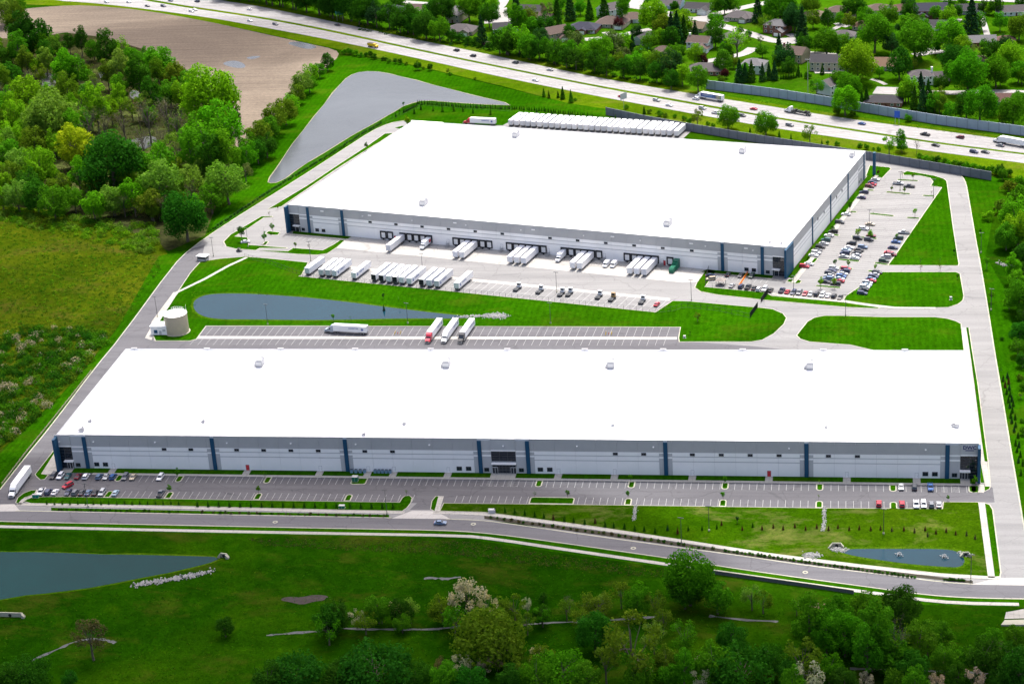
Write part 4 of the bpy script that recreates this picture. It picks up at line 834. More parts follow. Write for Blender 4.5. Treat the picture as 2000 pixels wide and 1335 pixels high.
row([(KC, x, y, k, c) for x, y, k, c in ((1255, 402, 'suv', 'red'), (1300, 378, 'sedan', 'white'), (1345, 293, 'sedan', 'white'), (1370, 268, 'suv', 'white'), (1382, 243, 'sedan', 'dark grey'), (1412, 213, 'suv', 'black'), (1445, 180, 'sedan', 'silver'), (1465, 145, 'suv', 'teal'), (1495, 100, 'sedan', 'white'), (1537, 63, 'suv', 'black'))]+
    [(KD, x, y, k, c) for x, y, k, c in ((145, 745, 'suv', 'dark grey'), (230, 632, 'sedan', 'white'), (445, 402, 'sedan', 'navy'), (482, 328, 'suv', 'navy'), (560, 245, 'suv', 'maroon'), (592, 222, 'sedan', 'red'), (600, 190, 'sedan', 'navy'), (640, 152, 'sedan', 'silver'))], FT, 'the file along the far warehouse side', 'cars in the east car park')
row([(KC, x, y, k, c) for x, y, k, c in ((1715, 178, 'suv', 'black'), (1695, 218, 'sedan', 'white'), (1665, 243, 'sedan', 'pale blue'), (1650, 273, 'suv', 'navy'), (1640, 305, 'sedan', 'silver'))]+[(KD, 395, 968, 'suv', 'black'), (KD, 480, 835, 'suv', 'white'), (KD, 960, 205, 'pickup', 'silver')], FT, 'the inner file of the east car park', 'cars in the east car park')
row([(KC, x, y, k, c) for x, y, k, c in ((1825, 215, 'suv', 'slate blue'), (1790, 243, 'sedan', 'black'), (1765, 275, 'suv', 'black'), (1765, 293, 'sedan', 'silver'), (1745, 320, 'sedan', 'white'))]+[(KD, 550, 987, 'suv', 'dark grey'), (KD, 582, 932, 'sedan', 'maroon'), (KD, 570, 773, 'sedan', 'beige'), (KD, 1115, 245, 'pickup', 'dark grey')], FT, 'the middle file of the east car park', 'cars in the east car park')
row([(KC, x, y, k, c) for x, y, k, c in ((1545, 420, 'suv', 'white'), (1522, 447, 'sedan', 'navy'), (1502, 470, 'suv', 'dark grey'), (1495, 493, 'sedan', 'silver'), (1485, 522, 'suv', 'slate blue'), (1462, 552, 'sedan', 'black'))], FT, 'the left file of the south block', 'cars in the south block')
row([(KC, x, y, k, c) for x, y, k, c in ((1660, 428, 'suv', 'red'), (1652, 450, 'suv', 'navy'), (1632, 475, 'sedan', 'silver'), (1615, 500, 'suv', 'blue'), (1600, 522, 'sedan', 'pale blue'), (1598, 545, 'sedan', 'red'), (1560, 572, 'suv', 'black'))], FT, 'the right file of the south block', 'cars in the south block')
row([(KC, x, y, k, c) for x, y, k, c in ((1965, 462, 'suv', 'dark grey'), (1938, 482, 'sedan', 'silver'), (1928, 503, 'suv', 'navy'), (1905, 523, 'sedan', 'slate blue'), (1908, 545, 'sedan', 'red'), (1872, 563, 'suv', 'silver'), (1865, 583, 'sedan', 'pale blue'), (1845, 605, 'suv', 'white'), (1832, 630, 'sedan', 'black'), (1820, 665, 'suv', 'navy'))], FT, 'the file beside the lower lawn', 'cars beside the lawns')
row([(KD, x, y, k, c) for x, y, k, c in ((1040, 890, 'pickup', 'silver'), (962, 967, 'suv', 'green'), (930, 1020, 'sedan', 'blue'), (885, 1100, 'sedan', 'navy'), (830, 1170, 'sedan', 'red'), (870, 1195, 'suv', 'maroon'), (790, 1225, 'suv', 'silver'))]+[(KG, 140, 372, 'suv', 'green')], FT, 'the file beside the upper lawn', 'cars beside the lawns')
car(G(*c1(K6, 397, 512), .5), FT+.55, 'sedan', 'white', 'white sedan alone in the lot west of the far warehouse')
car(G(*c1(KB, 1715, 772), .5), FT+PI/2, 'sedan', 'red', 'small red car parked alone at the end of the yard stalls')
# highway traffic
def hwy_heading(u, v): a, c = G(u-30, v-5.4), G(u+30, v+5.4); return math.atan2(c.y-a.y, c.x-a.x)
near_t = [(T7, 1040, 20, 'sedan', 'white'), (T7, 1257, 22, 'sedan', 'white'), (T7, 1440, 60, 'sedan', 'dark grey'), (T7, 1595, 62, 'suv', 'navy'), (T7, 1870, 112, 'suv', 'white'), (T7, 1902, 97, 'sedan', 'white'), (T8, 940, 204, 'sedan', 'white'), (T8, 1190, 240, 'suv', 'grey'), (T5, 365, 872, 'sedan', 'white'), (T5, 1300, 1050, 'sedan', 'red'), (T5, 1680, 1090, 'suv', 'silver'),
          (KF, 1635, 128, 'sedan', 'white'), (KF, 1960, 158, 'suv', 'silver'), (T1, 345, 712, 'pickup', 'white'), (T1, 642, 742, 'suv', 'dark grey'), (T1, 1190, 852, 'suv', 'grey'), (T2, 985, 1082, 'sedan', 'black'), (T2, 1425, 1158, 'suv', 'navy'), (T2, 1555, 1160, 'sedan', 'dark grey')]
far_t = [(T7, 1665, 8, 'sedan', 'slate blue'), (T7, 1925, 16, 'suv', 'navy'), (T8, 935, 94, 'sedan', 'white'), (T8, 1792, 246, 'sedan', 'dark grey'), (T6, 1397, 549, 'suv', 'black'), (T6, 1577, 609, 'suv', 'black'), (T5, 147, 682, 'suv', 'dark grey'), (T5, 522, 761, 'sedan', 'silver'), (T1, 112, 549, 'suv', 'white'), (T1, 775, 664, 'sedan', 'red'), (T2, 135, 834, 'sedan', 'blue'), (T2, 865, 958, 'pickup', 'black'), (T2, 1265, 992, 'suv', 'maroon'), (T2, 1725, 1084, 'sedan', 'grey')]
for lst, nm, fl in ((near_t, 'near', 0), (far_t, 'far', PI)):
    L = sorted([(*c1(k, x, y), kd, c) for k, x, y, kd, c in lst])
    for i, (u, v, kd, c) in enumerate(L):
        car(G(u, v, .5), hwy_heading(u, v)+fl, kd, c, '%s %s, %s from left on the %s highway lanes' % (c, {'sedan': 'sedan', 'suv': 'utility car', 'pickup': 'pickup truck'}[kd], ordinal(i), nm), 'cars on the %s highway lanes' % nm)
# ------------------------------------------------ trailers
TL, TW, TH, TZ = 16.1, 2.6, 4.1, 1.15
b = MB(); b.box(0, TL, -TW/2, TW/2, TZ, TH)
for k in range(13):
    for s in (-1, 1): b.box(.6+k*1.24, .66+k*1.24, s*TW/2-.02, s*TW/2+.02, TZ+.1, TH-.1)
for s in (-1, 1): b.box(0, TL, s*(TW/2+.0)-.03, s*(TW/2)+.03, TH-.12, TH+.02, 1); b.box(0, TL, s*TW/2-.03, s*TW/2+.03, TZ-.08, TZ+.1, 1)
TBOX = b.mesh('cargo_box', [M['box'], M['steel']])
b = MB(); b.box(-.05, 0, -1.24, -.03, TZ+.08, TH-.15); b.tube((-.09, -.4, TZ+.1), (-.09, -.4, TH-.2), .03, n=5, m=1); b.tube((-.09, -.85, TZ+.1), (-.09, -.85, TH-.2), .03, n=5, m=1); TDR = b.mesh('rear_door', [M['box'], M['steel']])
b = MB(); b.box(-.05, 0, .03, 1.24, TZ+.08, TH-.15); b.tube((-.09, .4, TZ+.1), (-.09, .4, TH-.2), .03, n=5, m=1); b.tube((-.09, .85, TZ+.1), (-.09, .85, TH-.2), .03, n=5, m=1); TDL = b.mesh('rear_door', [M['box'], M['steel']])
b = MB(); b.box(-.03, .02, -1.2, 1.2, TZ+.05, TH-.12); TOPEN = b.mesh('open_doorway', M['dark'])
b = MB(); b.box(.1, TL-.2, -.55, .55, .95, TZ-.01); b.box(.3, 4., -1., 1., .75, .95); b.box(0, .12, -1.15, 1.15, .5, .62); b.tube((.06, -.8, .5), (.06, -.8, 1.), .05); b.tube((.06, .8, .5), (.06, .8, 1.), .05); TCH = b.mesh('chassis', M['grey_d'])
b = MB(); b.box(12.9, 13.1, -.1, .1, .1, 1.); b.box(12.8, 13.2, -.2, .2, .02, .1)
TLEG = b.mesh('landing_leg', M['grey_d'])
def star_mesh(r):
    b = MB(); p = []
    for k in range(10): a = math.pi/2+k*math.pi/5; q = r if k % 2 == 0 else r*.4; p.append((q*math.cos(a), q*math.sin(a), 0))
    for k in range(10): b.face([(0, 0, 0), p[k], p[(k+1) % 10]])
    return b.mesh('star_emblem', M['logo'])
STAR = star_mesh(.95); LET = text_mesh('LANDSTAR', .95, M['logo'], depth=.005, bold=.02)
def trailer(p, rz, label, group=None, colour=(.78, .79, .8), logo=False, open_=False, name='box_trailer', legs=True, parent=None, cat='trailer'):
    """origin at the middle of the rear end on the ground, +x towards the front"""
    p = Vector(p)
    if parent is None: p.z = .08
    r = empty(name, p, rz)
    if parent is not None: r.parent = parent
    obj('cargo_box', TBOX, r, color=colour)
    if open_: obj('open_doorway', TOPEN, r)
    else: obj('rear_door', TDR, r, color=colour); obj('rear_door', TDL, r, color=colour)
    obj('chassis', TCH, r)
    if legs: obj('landing_leg', TLEG, r, (0, .8, 0)); obj('landing_leg', TLEG, r, (0, -.8, 0))
    for x in (1.5, 2.75):
        for s in (-1, 1): obj('wheel', BIGW, r, (x, s*.98, 0))
    if logo:
        for s in ((-1,) if logo == 1 else (-1, 1)):
            e = obj('star_emblem', STAR, r, (2. if s < 0 else 2., s*(TW/2+.045), 2.55)); e.rotation_euler = (math.pi/2, 0, 0 if s < 0 else PI)
            e = obj('lettering', LET, r, (6.2, s*(TW/2+.045), 2.9)); e.rotation_euler = (math.pi/2, 0, 0 if s < 0 else PI)
    if label: tag(r, uniq(label), cat, group)
    return r
# trailer rear faces the camera in the yard: box lies from n=-55.4 up to the building
yt = [((102, 412), 0, 0), ((232, 430), 0, 0), ((290, 440), 0, 0), ((352, 447), 1, 0), ((546, 464), 1, 0), ((735, 487), 0, 1), ((820, 487), 0, 1), ((888, 497), 0, 0), ((955, 499), 0, 1), ((1015, 507), 0, 0), ((1088, 520), 1, 0), ((1216, 524), 0, 1), ((1287, 533), 1, 0), ((1360, 542), 1, 0), ((1562, 555), 1, 0)]
for i, (q, lg, op) in enumerate(yt):
    u, n = farloc(G(*c1(KA, *q), TH))
    trailer(far(u, -55.4+R_.uniform(-.3, .3)), FT+PI/2+R_.uniform(-.008, .008), 'white trailer%s, %s from left in the yard row by the pond' % (' with open doors' if op else ' with star emblem' if lg else '', ordinal(i)), 'trailers parked in the yard row', logo=lg, open_=op, colour=R_.choice([(.78, .79, .8), (.66, .69, .73), (.8, .8, .8), (.62, .63, .65)]))
for i, p in enumerate((787, 916, 929, 1021.6, 1034.8, 1048, 1142.4, 1156, 1252.4, 1266.4, 1280.4)):
    trailer(far(DU[p], -.75), FT-PI/2, 'white trailer backed to a dock door, %s from the left' % ordinal(i), 'trailers at the dock doors', colour=R_.choice([(.72, .73, .76), (.76, .76, .76), (.6, .61, .64)]))
bx = [62, 118, 175, 228, 283, 340, 400, 458, 515, 572, 630, 682, 740, 795, 852, 908, 965, 1022, 1082, 1140, 1200, 1257, 1315, 1375, 1432, 1492, 1550, 1608, 1675]
for i, x in enumerate(bx):
    u, n = farloc(G(980+(x+23)/5, 180+(272+(x-62)*.0672)/5, TH))
    trailer(far(u, 192.6+R_.uniform(-.2, .2)), FT+PI/2+R_.uniform(-.006, .006), 'white trailer, %s from the left in the row behind the far warehouse' % ordinal(i), 'trailers parked behind the far warehouse', colour=R_.choice([(.76, .77, .78), (.8, .8, .8), (.66, .67, .68), (.58, .6, .62)]))
# ------------------------------------------------ highway tractors
def tractor_meshes(day=False):
    b, g = MB(), MB()
    # sleeper cab with aero roof, hood in front; x forward, origin under the fifth wheel
    if day:
        b.profile([(.6, 1.1), (.6, 3.), (2.2, 3.), (2.5, 2.4), (2.55, 1.1)], -1.15, 1.15, 0); b.profile([(2.55, 1.), (2.55, 2.), (4., 1.75), (4.3, 1.3), (4.3, .7), (2.55, .7)], -1.0, 1.0, 0); f = 4.3
    else:
        b.profile([(1.1, 1.), (1.1, 3.75), (2.0, 3.85), (2.9, 3.45), (3.55, 2.65), (3.8, 2.3), (4.0, 1.95), (4.0, 1.)], -1.18, 1.18, 0); b.profile([(4., .7), (4., 2.), (5.3, 1.75), (5.9, 1.4), (6., .7)], -1.0, 1.0, 0); f = 6.
    b.box(-1.6, f-.6, -.45, .45, .75, 1., 1); b.box(f-.05, f+.15, -1.05, 1.05, .4, .85, 2); b.box(f-.1, f+.06, -.6, .6, .9, 1.45, 1); b.box(-.6, .6, -.5, .5, 1., 1.18, 1)
    for s in (-1, 1):
        b.tube((.9 if not day else .4, s*.75, 1.2), (.9 if not day else .4, s*.75, 1.7), .3, n=8, m=1); b.tube((1.4, s*1., .75), (2.9, s*1., .75), .32, n=10, m=2)
        b.box(f-2.15, f-1.95, s*1.35-.12, s*1.35+.12, 1.7, 2.5, 1); b.box(f-.25, f+.02, s*.8-.15, s*.8+.15, 1., 1.25, 2); b.box(f-1.45, f-.35, s*1.05-.17, s*1.05+.17, 1.0, 1.12, 0)
    if day: g.face([(2.24, -1.0, 2.95), (2.56, -1.05, 2.05), (2.56, 1.05, 2.05), (2.24, 1.0, 2.95)]); w = ((1.3, 2.2), (1.9, 2.7))
    else: g.face([(3.58, -1.02, 2.68), (4.06, -1.05, 2.02), (4.06, 1.05, 2.02), (3.58, 1.02, 2.68)]); w = ((2.75, 3.6), (1.95, 2.6))
    for s in (-1, 1): g.box(w[0][0], w[0][1], s*1.19-.01, s*1.19+.01, w[1][0], w[1][1])
    return recalc(b.mesh('cab', [M['body'], M['grey_d'], M['steel']])), g.mesh('windscreen', M['glass']), f
TRM = {False: tractor_meshes(), True: tractor_meshes(True)}
def tractor(p, rz, colour, label=None, day=False, name='truck_tractor', group=None, parent=None, cat='truck'):
    p = Vector(p)
    if parent is None: p.z = .08
    me, g, f = TRM[day]; o = empty(name, p, rz)
    if parent is not None: o.parent = parent
    c = obj('cab', me, o, color=colour); obj('windscreen', g, c)
    for x in (-.7, .6): [obj('wheel', BIGW, o, (x, s*.95, 0)) for s in (-1, 1)]
    for s in (-1, 1): obj('wheel', BIGW, o, (f-1., s*1., 0))
    if label: tag(o, uniq(label), cat, group)
    return o
def semi(p, rz, colour, label, logo=0, tcol=(.78, .79, .8), day=False, group=None):
    """one vehicle: tractor coupled to its trailer; p = trailer rear middle"""
    r = empty('articulated_lorry', Vector((p[0], p[1], .08)), rz); tag(r, uniq(label), 'truck', group)
    t = trailer((0, 0, 0), 0, None, colour=tcol, logo=logo, name='trailer', legs=False, parent=r)
    k = tractor((TL-1.4, 0, 0), 0, colour, day=day, name='tractor', parent=r); return r
wht = (.78, .79, .8)
a = G(*c1(KA, 690, 1062)); a2 = G(*c1(KA, 255, 1040)); rz = math.atan2(a2.y-a.y, a2.x-a.x)
semi(a, rz, (.3, .36, .42), 'grey tractor and white trailer with blue star standing in the trailer lot', 2)
for (fx_, fy_), c, w in (((1272, 1150), (.45, .015, .04), 'red'), ((1430, 1150), wht, 'white'), ((1592, 1153), (.012, .014, .02), 'black')):
    q = G(*c1(KA, fx_, fy_), .5); rz = math.radians(-96); d = Vector((math.cos(rz), math.sin(rz), 0)); semi(q-d*(TL-1.4+6.), rz, c, '%s tractor with white trailer parked across the trailer lot' % w, 2)
q = G(22, 974); q2 = G(62, 920); rz = math.atan2(q.y-q2.y, q.x-q2.x); d = Vector((math.cos(rz), math.sin(rz), 0))
semi(q-d*(TL-1.4+6.), rz, wht, 'white tractor and plain white trailer on the access road at left')
q = G(*c1(KE, 1338, 160), TH); q2 = G(*c1(KE, 1090, 148), TH); rz = math.atan2(q2.y-q.y, q2.x-q.x); semi(q, rz, (.5, .01, .025), 'red tractor with star trailer behind the far warehouse roof', 2)
# highway lorries
def on_hwy(u0, v0, back): h = hwy_heading(u0, v0); return h
q, q2 = G(*c1(T1, 425, 585)), G(*c1(T1, 80, 545)); rz = hwy_heading(1380, 192)+PI
ml = semi(q, rz, wht, 'white lorry with a blue printed mural trailer on the far highway lanes', 0)
def mural():
    m, t, bs = new_mat('printed_mural'); g = t.nodes.new('ShaderNodeTexCoord').outputs['Object']
    s = t.nodes.new('ShaderNodeSeparateXYZ'); t.links.new(g, s.inputs[0])
    mp = t.nodes.new('ShaderNodeMapRange'); mp.inputs[1].default_value = 0; mp.inputs[2].default_value = 16; t.links.new(s.outputs[0], mp.inputs[0])
    c = ramp(t, mp.outputs[0], [(0, (.03, .25, .08)), (.12, (.45, .4, .12)), (.24, (.35, .3, .15)), (.32, (.04, .04, .16)), (.6, (.05, .14, .4)), (1, (.05, .03, .2))])
    c = mixc(t, .35, c, ramp(t, noise(t, .6, 3, .6, g), [(.35, (.02, .02, .1)), (.6, (.1, .3, .55)), (.75, (.5, .55, .4))])); t.links.new(c, bs.inputs['Base Color']); return m
tr = [c for c in ml.children if c.name.startswith('trailer')][0]
M['mural'] = mural(); b = MB()
for s in (-1, 1): b.box(.5, TL-.2, s*(TW/2+.035)-.01, s*(TW/2+.035)+.01, TZ+.45, TH-.3)
mo = obj('printed_panel', b.mesh('printed_panel', M['mural']), tr)
b = MB(); rnd = random.Random(2)
for zz, h_, xs in ((3.25, .5, (13.6, 13., 12.9, 12.1, 11.9, 9.6, 9.4, 7.6)), (2.5, .36, (14.6, 12.2, 12., 10.3, 10.1, 8.8))):
    for x1, x0 in zip(xs[::2], xs[1::2]):
        x = x0
        while x < x1: w_ = rnd.uniform(.16, .3); b.box(x, x+w_, TW/2+.045, TW/2+.06, zz, zz+h_*rnd.uniform(.7, 1.2)); x += w_+.1
obj('lettering', b.mesh('lettering', M['paint']), tr)
q = G(*c1(T2, 2040, 1110)); semi(q, hwy_heading(1980, 283)+PI, wht, 'white lorry with plain white trailer entering at the right highway edge')
# flatbed lorry loaded with machinery
q = G(*c1(T1, 1435, 748)); rz = hwy_heading(1560, 219)+PI; fb = empty('flatbed_lorry', Vector((q.x, q.y, .08)), rz); tag(fb, uniq('white lorry hauling dark machinery on a flatbed along the highway'), 'truck')
b = MB(); b.box(0, 13.5, -1.25, 1.25, 1.1, 1.4); b.box(.2, 13.4, -.5, .5, .8, 1.1); obj('flatbed', b.mesh('flatbed', M['grey_d']), fb)
for x in (1.3, 2.6): [obj('wheel', BIGW, fb, (x, s*.98, 0)) for s in (-1, 1)]
for k in range(7):
    b = MB(); x = 1.2+k*1.7; h = R_.uniform(.7, 1.5); b.box(x, x+1.3, -.9, .9, 1.42, 1.42+h*.6); b.box(x+.2, x+.8, -.6, .6, 1.42+h*.6, 1.42+h); b.tube((x+.3, -1., 1.9), (x+.3, 1., 1.9), .35, n=8); obj('machine_load', b.mesh('machine_load', [M['grey_d'], M['dark']][k % 2]), fb)
tractor((12.4, 0, 0), 0, wht, name='tractor', parent=fb)
# yellow tipper
q = G(*c1(T6, 448, 508)); rz = hwy_heading(732, 86); tp = empty('tipper_truck', Vector((q.x, q.y, .08)), rz); tag(tp, uniq('yellow tipper truck on the near highway lanes'), 'truck')
ye = (.75, .48, .01); b = MB(); b.profile([(0, 1.2), (-.4, 2.6), (5.3, 2.9), (5.3, 1.2)], -1.25, 1.25); obj('tipper_body', recalc(b.mesh('tipper_body', M['body'])), tp, color=ye); b = MB(); b.box(-.2, 5.1, -1.1, 1.1, 2.75, 2.95); obj('load', b.mesh('load', M['bark']), tp)
b = MB(); b.profile([(5.5, .9), (5.5, 2.9), (6.7, 2.9), (7., 2.2), (8.3, 1.9), (8.5, .9)], -1.1, 1.1); obj('cab', recalc(b.mesh('cab', M['body'])), tp, color=ye); b = MB(); b.face([(6.74, -.95, 2.85), (7.03, -1., 2.25), (7.03, 1., 2.25), (6.74, .95, 2.85)]); obj('windscreen', b.mesh('windscreen', M['glass']), tp); b = MB(); b.box(0, 8.2, -.5, .5, .7, 1.2); obj('chassis', b.mesh('chassis', M['grey_d']), tp)
for x in (.9, 2.2, 7.4): [obj('wheel', BIGW, tp, (x, s*1., 0)) for s in (-1, 1)]
# yard tractors
for i, (x, y) in enumerate(((350, 615), (568, 640), (778, 665), (857, 665), (1145, 692), (1275, 714), (1568, 740))):
    p = G(*c1(KB, x, y), .8); col = wht if i != 5 else (.35, .22, .08)
    o = empty('yard_tractor', Vector((p.x, p.y, .08)), FT+PI/2+R_.uniform(-.1, .1)); tag(o, uniq('%s yard tractor with black deck, %s from the left in the empty stalls' % ('white' if i != 5 else 'tan', ordinal(i))), 'yard tractor', 'yard tractors in the stalls')
    b = MB(); b.profile([(1.2, .9), (1.2, 3.1), (2.3, 3.1), (2.6, 2.), (2.7, .9)], -1.1, .75, 0); b.box(2.2, 3., -1., 1., .7, 1.4, 0); obj('cab', recalc(b.mesh('cab', M['body'])), o, color=col)
    b = MB(); b.box(1.3, 2.2, -1.12, .77, 2., 2.9); b.face([(2.33, -1., 3.), (2.62, -1., 2.05), (2.62, .65, 2.05), (2.33, .65, 3.)]); b.box(1.19, 1.2, -.9, .5, 1.9, 2.8); obj('window_glass', b.mesh('window_glass', M['glass']), o)
    b = MB(); b.box(-2.9, 2.8, -.95, .95, .7, 1.05); b.tube((-1.6, 0, 1.05), (-1.6, 0, 1.35), .75, .55, 12); b.box(-2.7, -.2, -1.15, 1.15, .95, 1.08); obj('deck', b.mesh('deck', M['grey_d']), o)
    for x2 in (-1.7, 2.): [obj('wheel', BIGW, o, (x2, s*.95, 0)) for s in (-1, 1)]
# box trucks at the docks, vans
def box_truck(u, label, stripe):
    o = empty('box_truck', far(u, -.75, .08), FT-PI/2); tag(o, uniq(label), 'truck'); b = MB(); b.box(0, 6.2, -1.2, 1.2, 1.05, 3.7); obj('cargo_box', b.mesh('cargo_box', M['box']), o, color=wht)
    if stripe: b = MB(); b.box(.1, 2.4, -1.22, 1.22, 1.6, 3.3); obj('red_panel', b.mesh('red_panel', M['red']), o)
    b = MB(); b.profile([(6.35, .7), (6.35, 2.6), (7.3, 2.6), (7.7, 1.75), (8.7, 1.5), (8.8, .7)], -1., 1.); obj('cab', recalc(b.mesh('cab', M['body'])), o, color=wht); b = MB(); b.face([(7.33, -.9, 2.55), (7.74, -.92, 1.8), (7.74, .92, 1.8), (7.33, .9, 2.55)]); b.box(6.7, 7.3, -1.01, 1.01, 1.7, 2.4); obj('window_glass', b.mesh('window_glass', M['glass']), o)
    b = MB(); b.box(.2, 8., -.5, .5, .6, 1.05); obj('chassis', b.mesh('chassis', M['grey_d']), o)
    for x in (1.6, 7.6): [obj('wheel', BIGW, o, (x, s*.9, 0)) for s in (-1, 1)]
box_truck(DU[838.4], 'white box truck with red panel at the left dock group', True); box_truck(DU[1102], 'plain white box truck backed to a dock in the middle', False)
for x, y, w in ((1222, 380, 'left'), (1295, 382, 'right')): car(G(*c1(KB, x, y), 1.), FT-PI/2, 'van', 'white', 'white delivery van, the %s one of two in the dock yard' % w)
# green compactor at the last dock
u = fu(1323, 508); o = empty('trash_compactor', far(u, 0, .08), FT-PI/2); tag(o, uniq('green trash compactor at the right end of the docks'), 'compactor')
b = MB(); b.box(.1, 3.4, -1.3, 1.3, .3, 4.3); b.box(3.4, 4.6, -1.25, 1.25, .3, 3.4); obj('chute', b.mesh('chute', M['green']), o); b = MB(); b.profile([(4.6, .3), (4.6, 2.6), (8.6, 2.6), (9.4, 1.9), (9.4, .3)], -1.15, 1.15)
for k in range(6): b.box(4.8+k*.7, 4.9+k*.7, -1.2, 1.2, .35, 2.62)
obj('container', recalc(b.mesh('container', M['green'])), o); b = MB(); b.box(4.6, 9.3, -.9, -.7, 0, .3); b.box(4.6, 9.3, .7, .9, 0, .3); obj('rails', b.mesh('rails', M['grey_d']), o)
# ================================================================== houses beyond the highway
HM = {}
def flatc(name, col, rough=.8, vary=.12, scale=.7):
    if name not in HM: HM[name] = plain(name, col, rough, vary=vary, scale=scale)
    return HM[name]
ROOF = {'grey': (.11, .1, .105), 'dark grey': (.055, .054, .062), 'brown': (.13, .092, .078), 'tan': (.2, .155, .11), 'navy': (.035, .038, .065), 'light grey': (.18, .18, .19), 'orange brown': (.2, .125, .08), 'red brown': (.14, .075, .062)}
WALL = {'white': (.66, .67, .68), 'brick': (.2, .09, .065), 'beige': (.42, .37, .29), 'stone': (.33, .3, .27), 'blue': (.32, .4, .52), 'tan': (.36, .29, .2), 'grey': (.3, .31, .32)}
def gable(L, D, h, pitch, hip, ov=.5):
    b = MB(); x, y = L/2+ov, D/2+ov; z0, z1 = h-.15, h+pitch; r = x-(y if hip else 0)
    r = max(r, .3); A = [(-x, -y, z0), (x, -y, z0), (x, y, z0), (-x, y, z0), (-r, 0, z1), (r, 0, z1)]
    for f in ((0, 1, 5, 4), (2, 3, 4, 5)): b.face([A[i] for i in f])
    for f in ((1, 2, 5), (3, 0, 4)): b.face([A[i] for i in f], 0 if hip else 1)
    b.face([A[i] for i in (3, 2, 1, 0)]); b.box(-x, x, -y-.06, -y, z0-.2, z0+.02, 1); b.box(-x, x, y, y+.06, z0-.2, z0+.02, 1)
    return b
def house(k, px, py, L, D, rz, roof, wall, label, st=1, hip=False, wing=None, garage=0, chim=0, name='house', wlist=True):
    L *= 1.22; D *= 1.2; wing = (wing[0]*1.22, wing[1]*1.15, wing[2]*1.1, wing[3]) if wing else None; p = G(*c1(k, px, py), 3.*st+1); p.z = .02; h = 2.9*st; pitch = (D/2)*(.62 if not hip else .5)
    r = empty(name, p, rz); tag(r, uniq(label), 'house', 'houses beyond the highway')
    rm, wm = flatc('roof_shingle_'+roof, tuple(x*.62 for x in ROOF[roof]), .9, .2, 1.2), flatc('house_wall_'+wall, WALL[wall], .85, .1); tm = M['white']
    b = MB(); b.box(-L/2, L/2, -D/2, D/2, 0, h); obj('wall', b.mesh('wall', wm), r)
    ro = obj('roof', gable(L, D, h, pitch, hip).mesh('roof', [rm, wm]), r)
    fr = 'front'
    n = max(2, int(L/3.2))
    for s in range(st):
        for i in range(n):
            x = -L/2+L*(i+.5)/n
            if garage and s == 0 and x > L/2-6.2: continue
            for sy in (-1, 1):
                if s == 0 and sy == -1 and i == n//2: continue
                o = obj('window', HM.get('hw') or HM.setdefault('hw', (lambda b: (b.box(-.62, .62, -.05, .05, -.65, .65), b.mesh('window', M['glass']))[1])(MB())), r, (x, sy*(D/2+.01), 1.55+2.9*s))
                obj('window_frame', HM.get('hf') or HM.setdefault('hf', (lambda b: ([b.box(a*.7-.08, a*.7+.08, -.09, .09, -.75, .75) for a in (-1, 1)], b.box(-.62, .62, -.09, .09, .65, .77), b.box(-.62, .62, -.09, .09, -.77, -.65), b.mesh('window_frame', tm))[-1])(MB())), o)
    b = MB(); x = -L/2+L*(n//2+.5)/n; b.box(x-.55, x+.55, -D/2-.06, -D/2+.02, 0, 2.2); obj('door', b.mesh('door', HM.get('dr') or flatc('door_paint', (.12, .04, .03))), r)
    if garage:
        x = L/2-3.2; b = MB()
        for q in range(4): b.box(x-2.4, x+2.4, -D/2-.08, -D/2+.01, .05+q*.55, .57+q*.55)
        obj('garage_door', b.mesh('garage_door', tm), r)
    if chim:
        x = chim*(L/2-.6); b = MB(); b.box(x-.55, x+.55, -.4, .4, h*.6, h+pitch+1.1); b.box(x-.65, x+.65, -.5, .5, h+pitch+1.1, h+pitch+1.3); obj('chimney', b.mesh('chimney', flatc('house_wall_brick', WALL['brick']) if wall != 'white' else tm), ro)
    if wing:
        wxp, wl, wd, side = wing; hh = 2.9; wp = (wl/2)*.62; b = MB(); y0 = -D/2-wd if side < 0 else D/2
        b.box(wxp-wl/2, wxp+wl/2, y0, y0+wd, 0, hh); obj('wing_wall', b.mesh('wing_wall', wm), r)
        b = MB(); x0, x1 = wxp-wl/2-.4, wxp+wl/2+.4; ya, yb = (y0-.5, y0+wd+D*.3) if side < 0 else (y0-D*.3, y0+wd+.5); z0, z1 = hh-.1, hh+wp
        for f in ([(x0, ya, z0), (wxp, ya, z1), (wxp, yb, z1), (x0, yb, z0)], [(wxp, ya, z1), (x1, ya, z0), (x1, yb, z0), (wxp, yb, z1)]): b.face(f)
        yy = ya+.4 if side < 0 else yb-.4; b.face([(x0+.4, yy, hh), (x1-.4, yy, hh), (wxp, yy, z1-.2)], 1); obj('wing_roof', b.mesh('wing_roof', [rm, wm]), r)
        yy = y0-.04 if side < 0 else y0+wd-.0; b = MB(); b.box(wxp-wl*.36, wxp+wl*.36, yy, yy+.05, .05, 2.3); obj('garage_door', b.mesh('garage_door', tm), r)
    return r
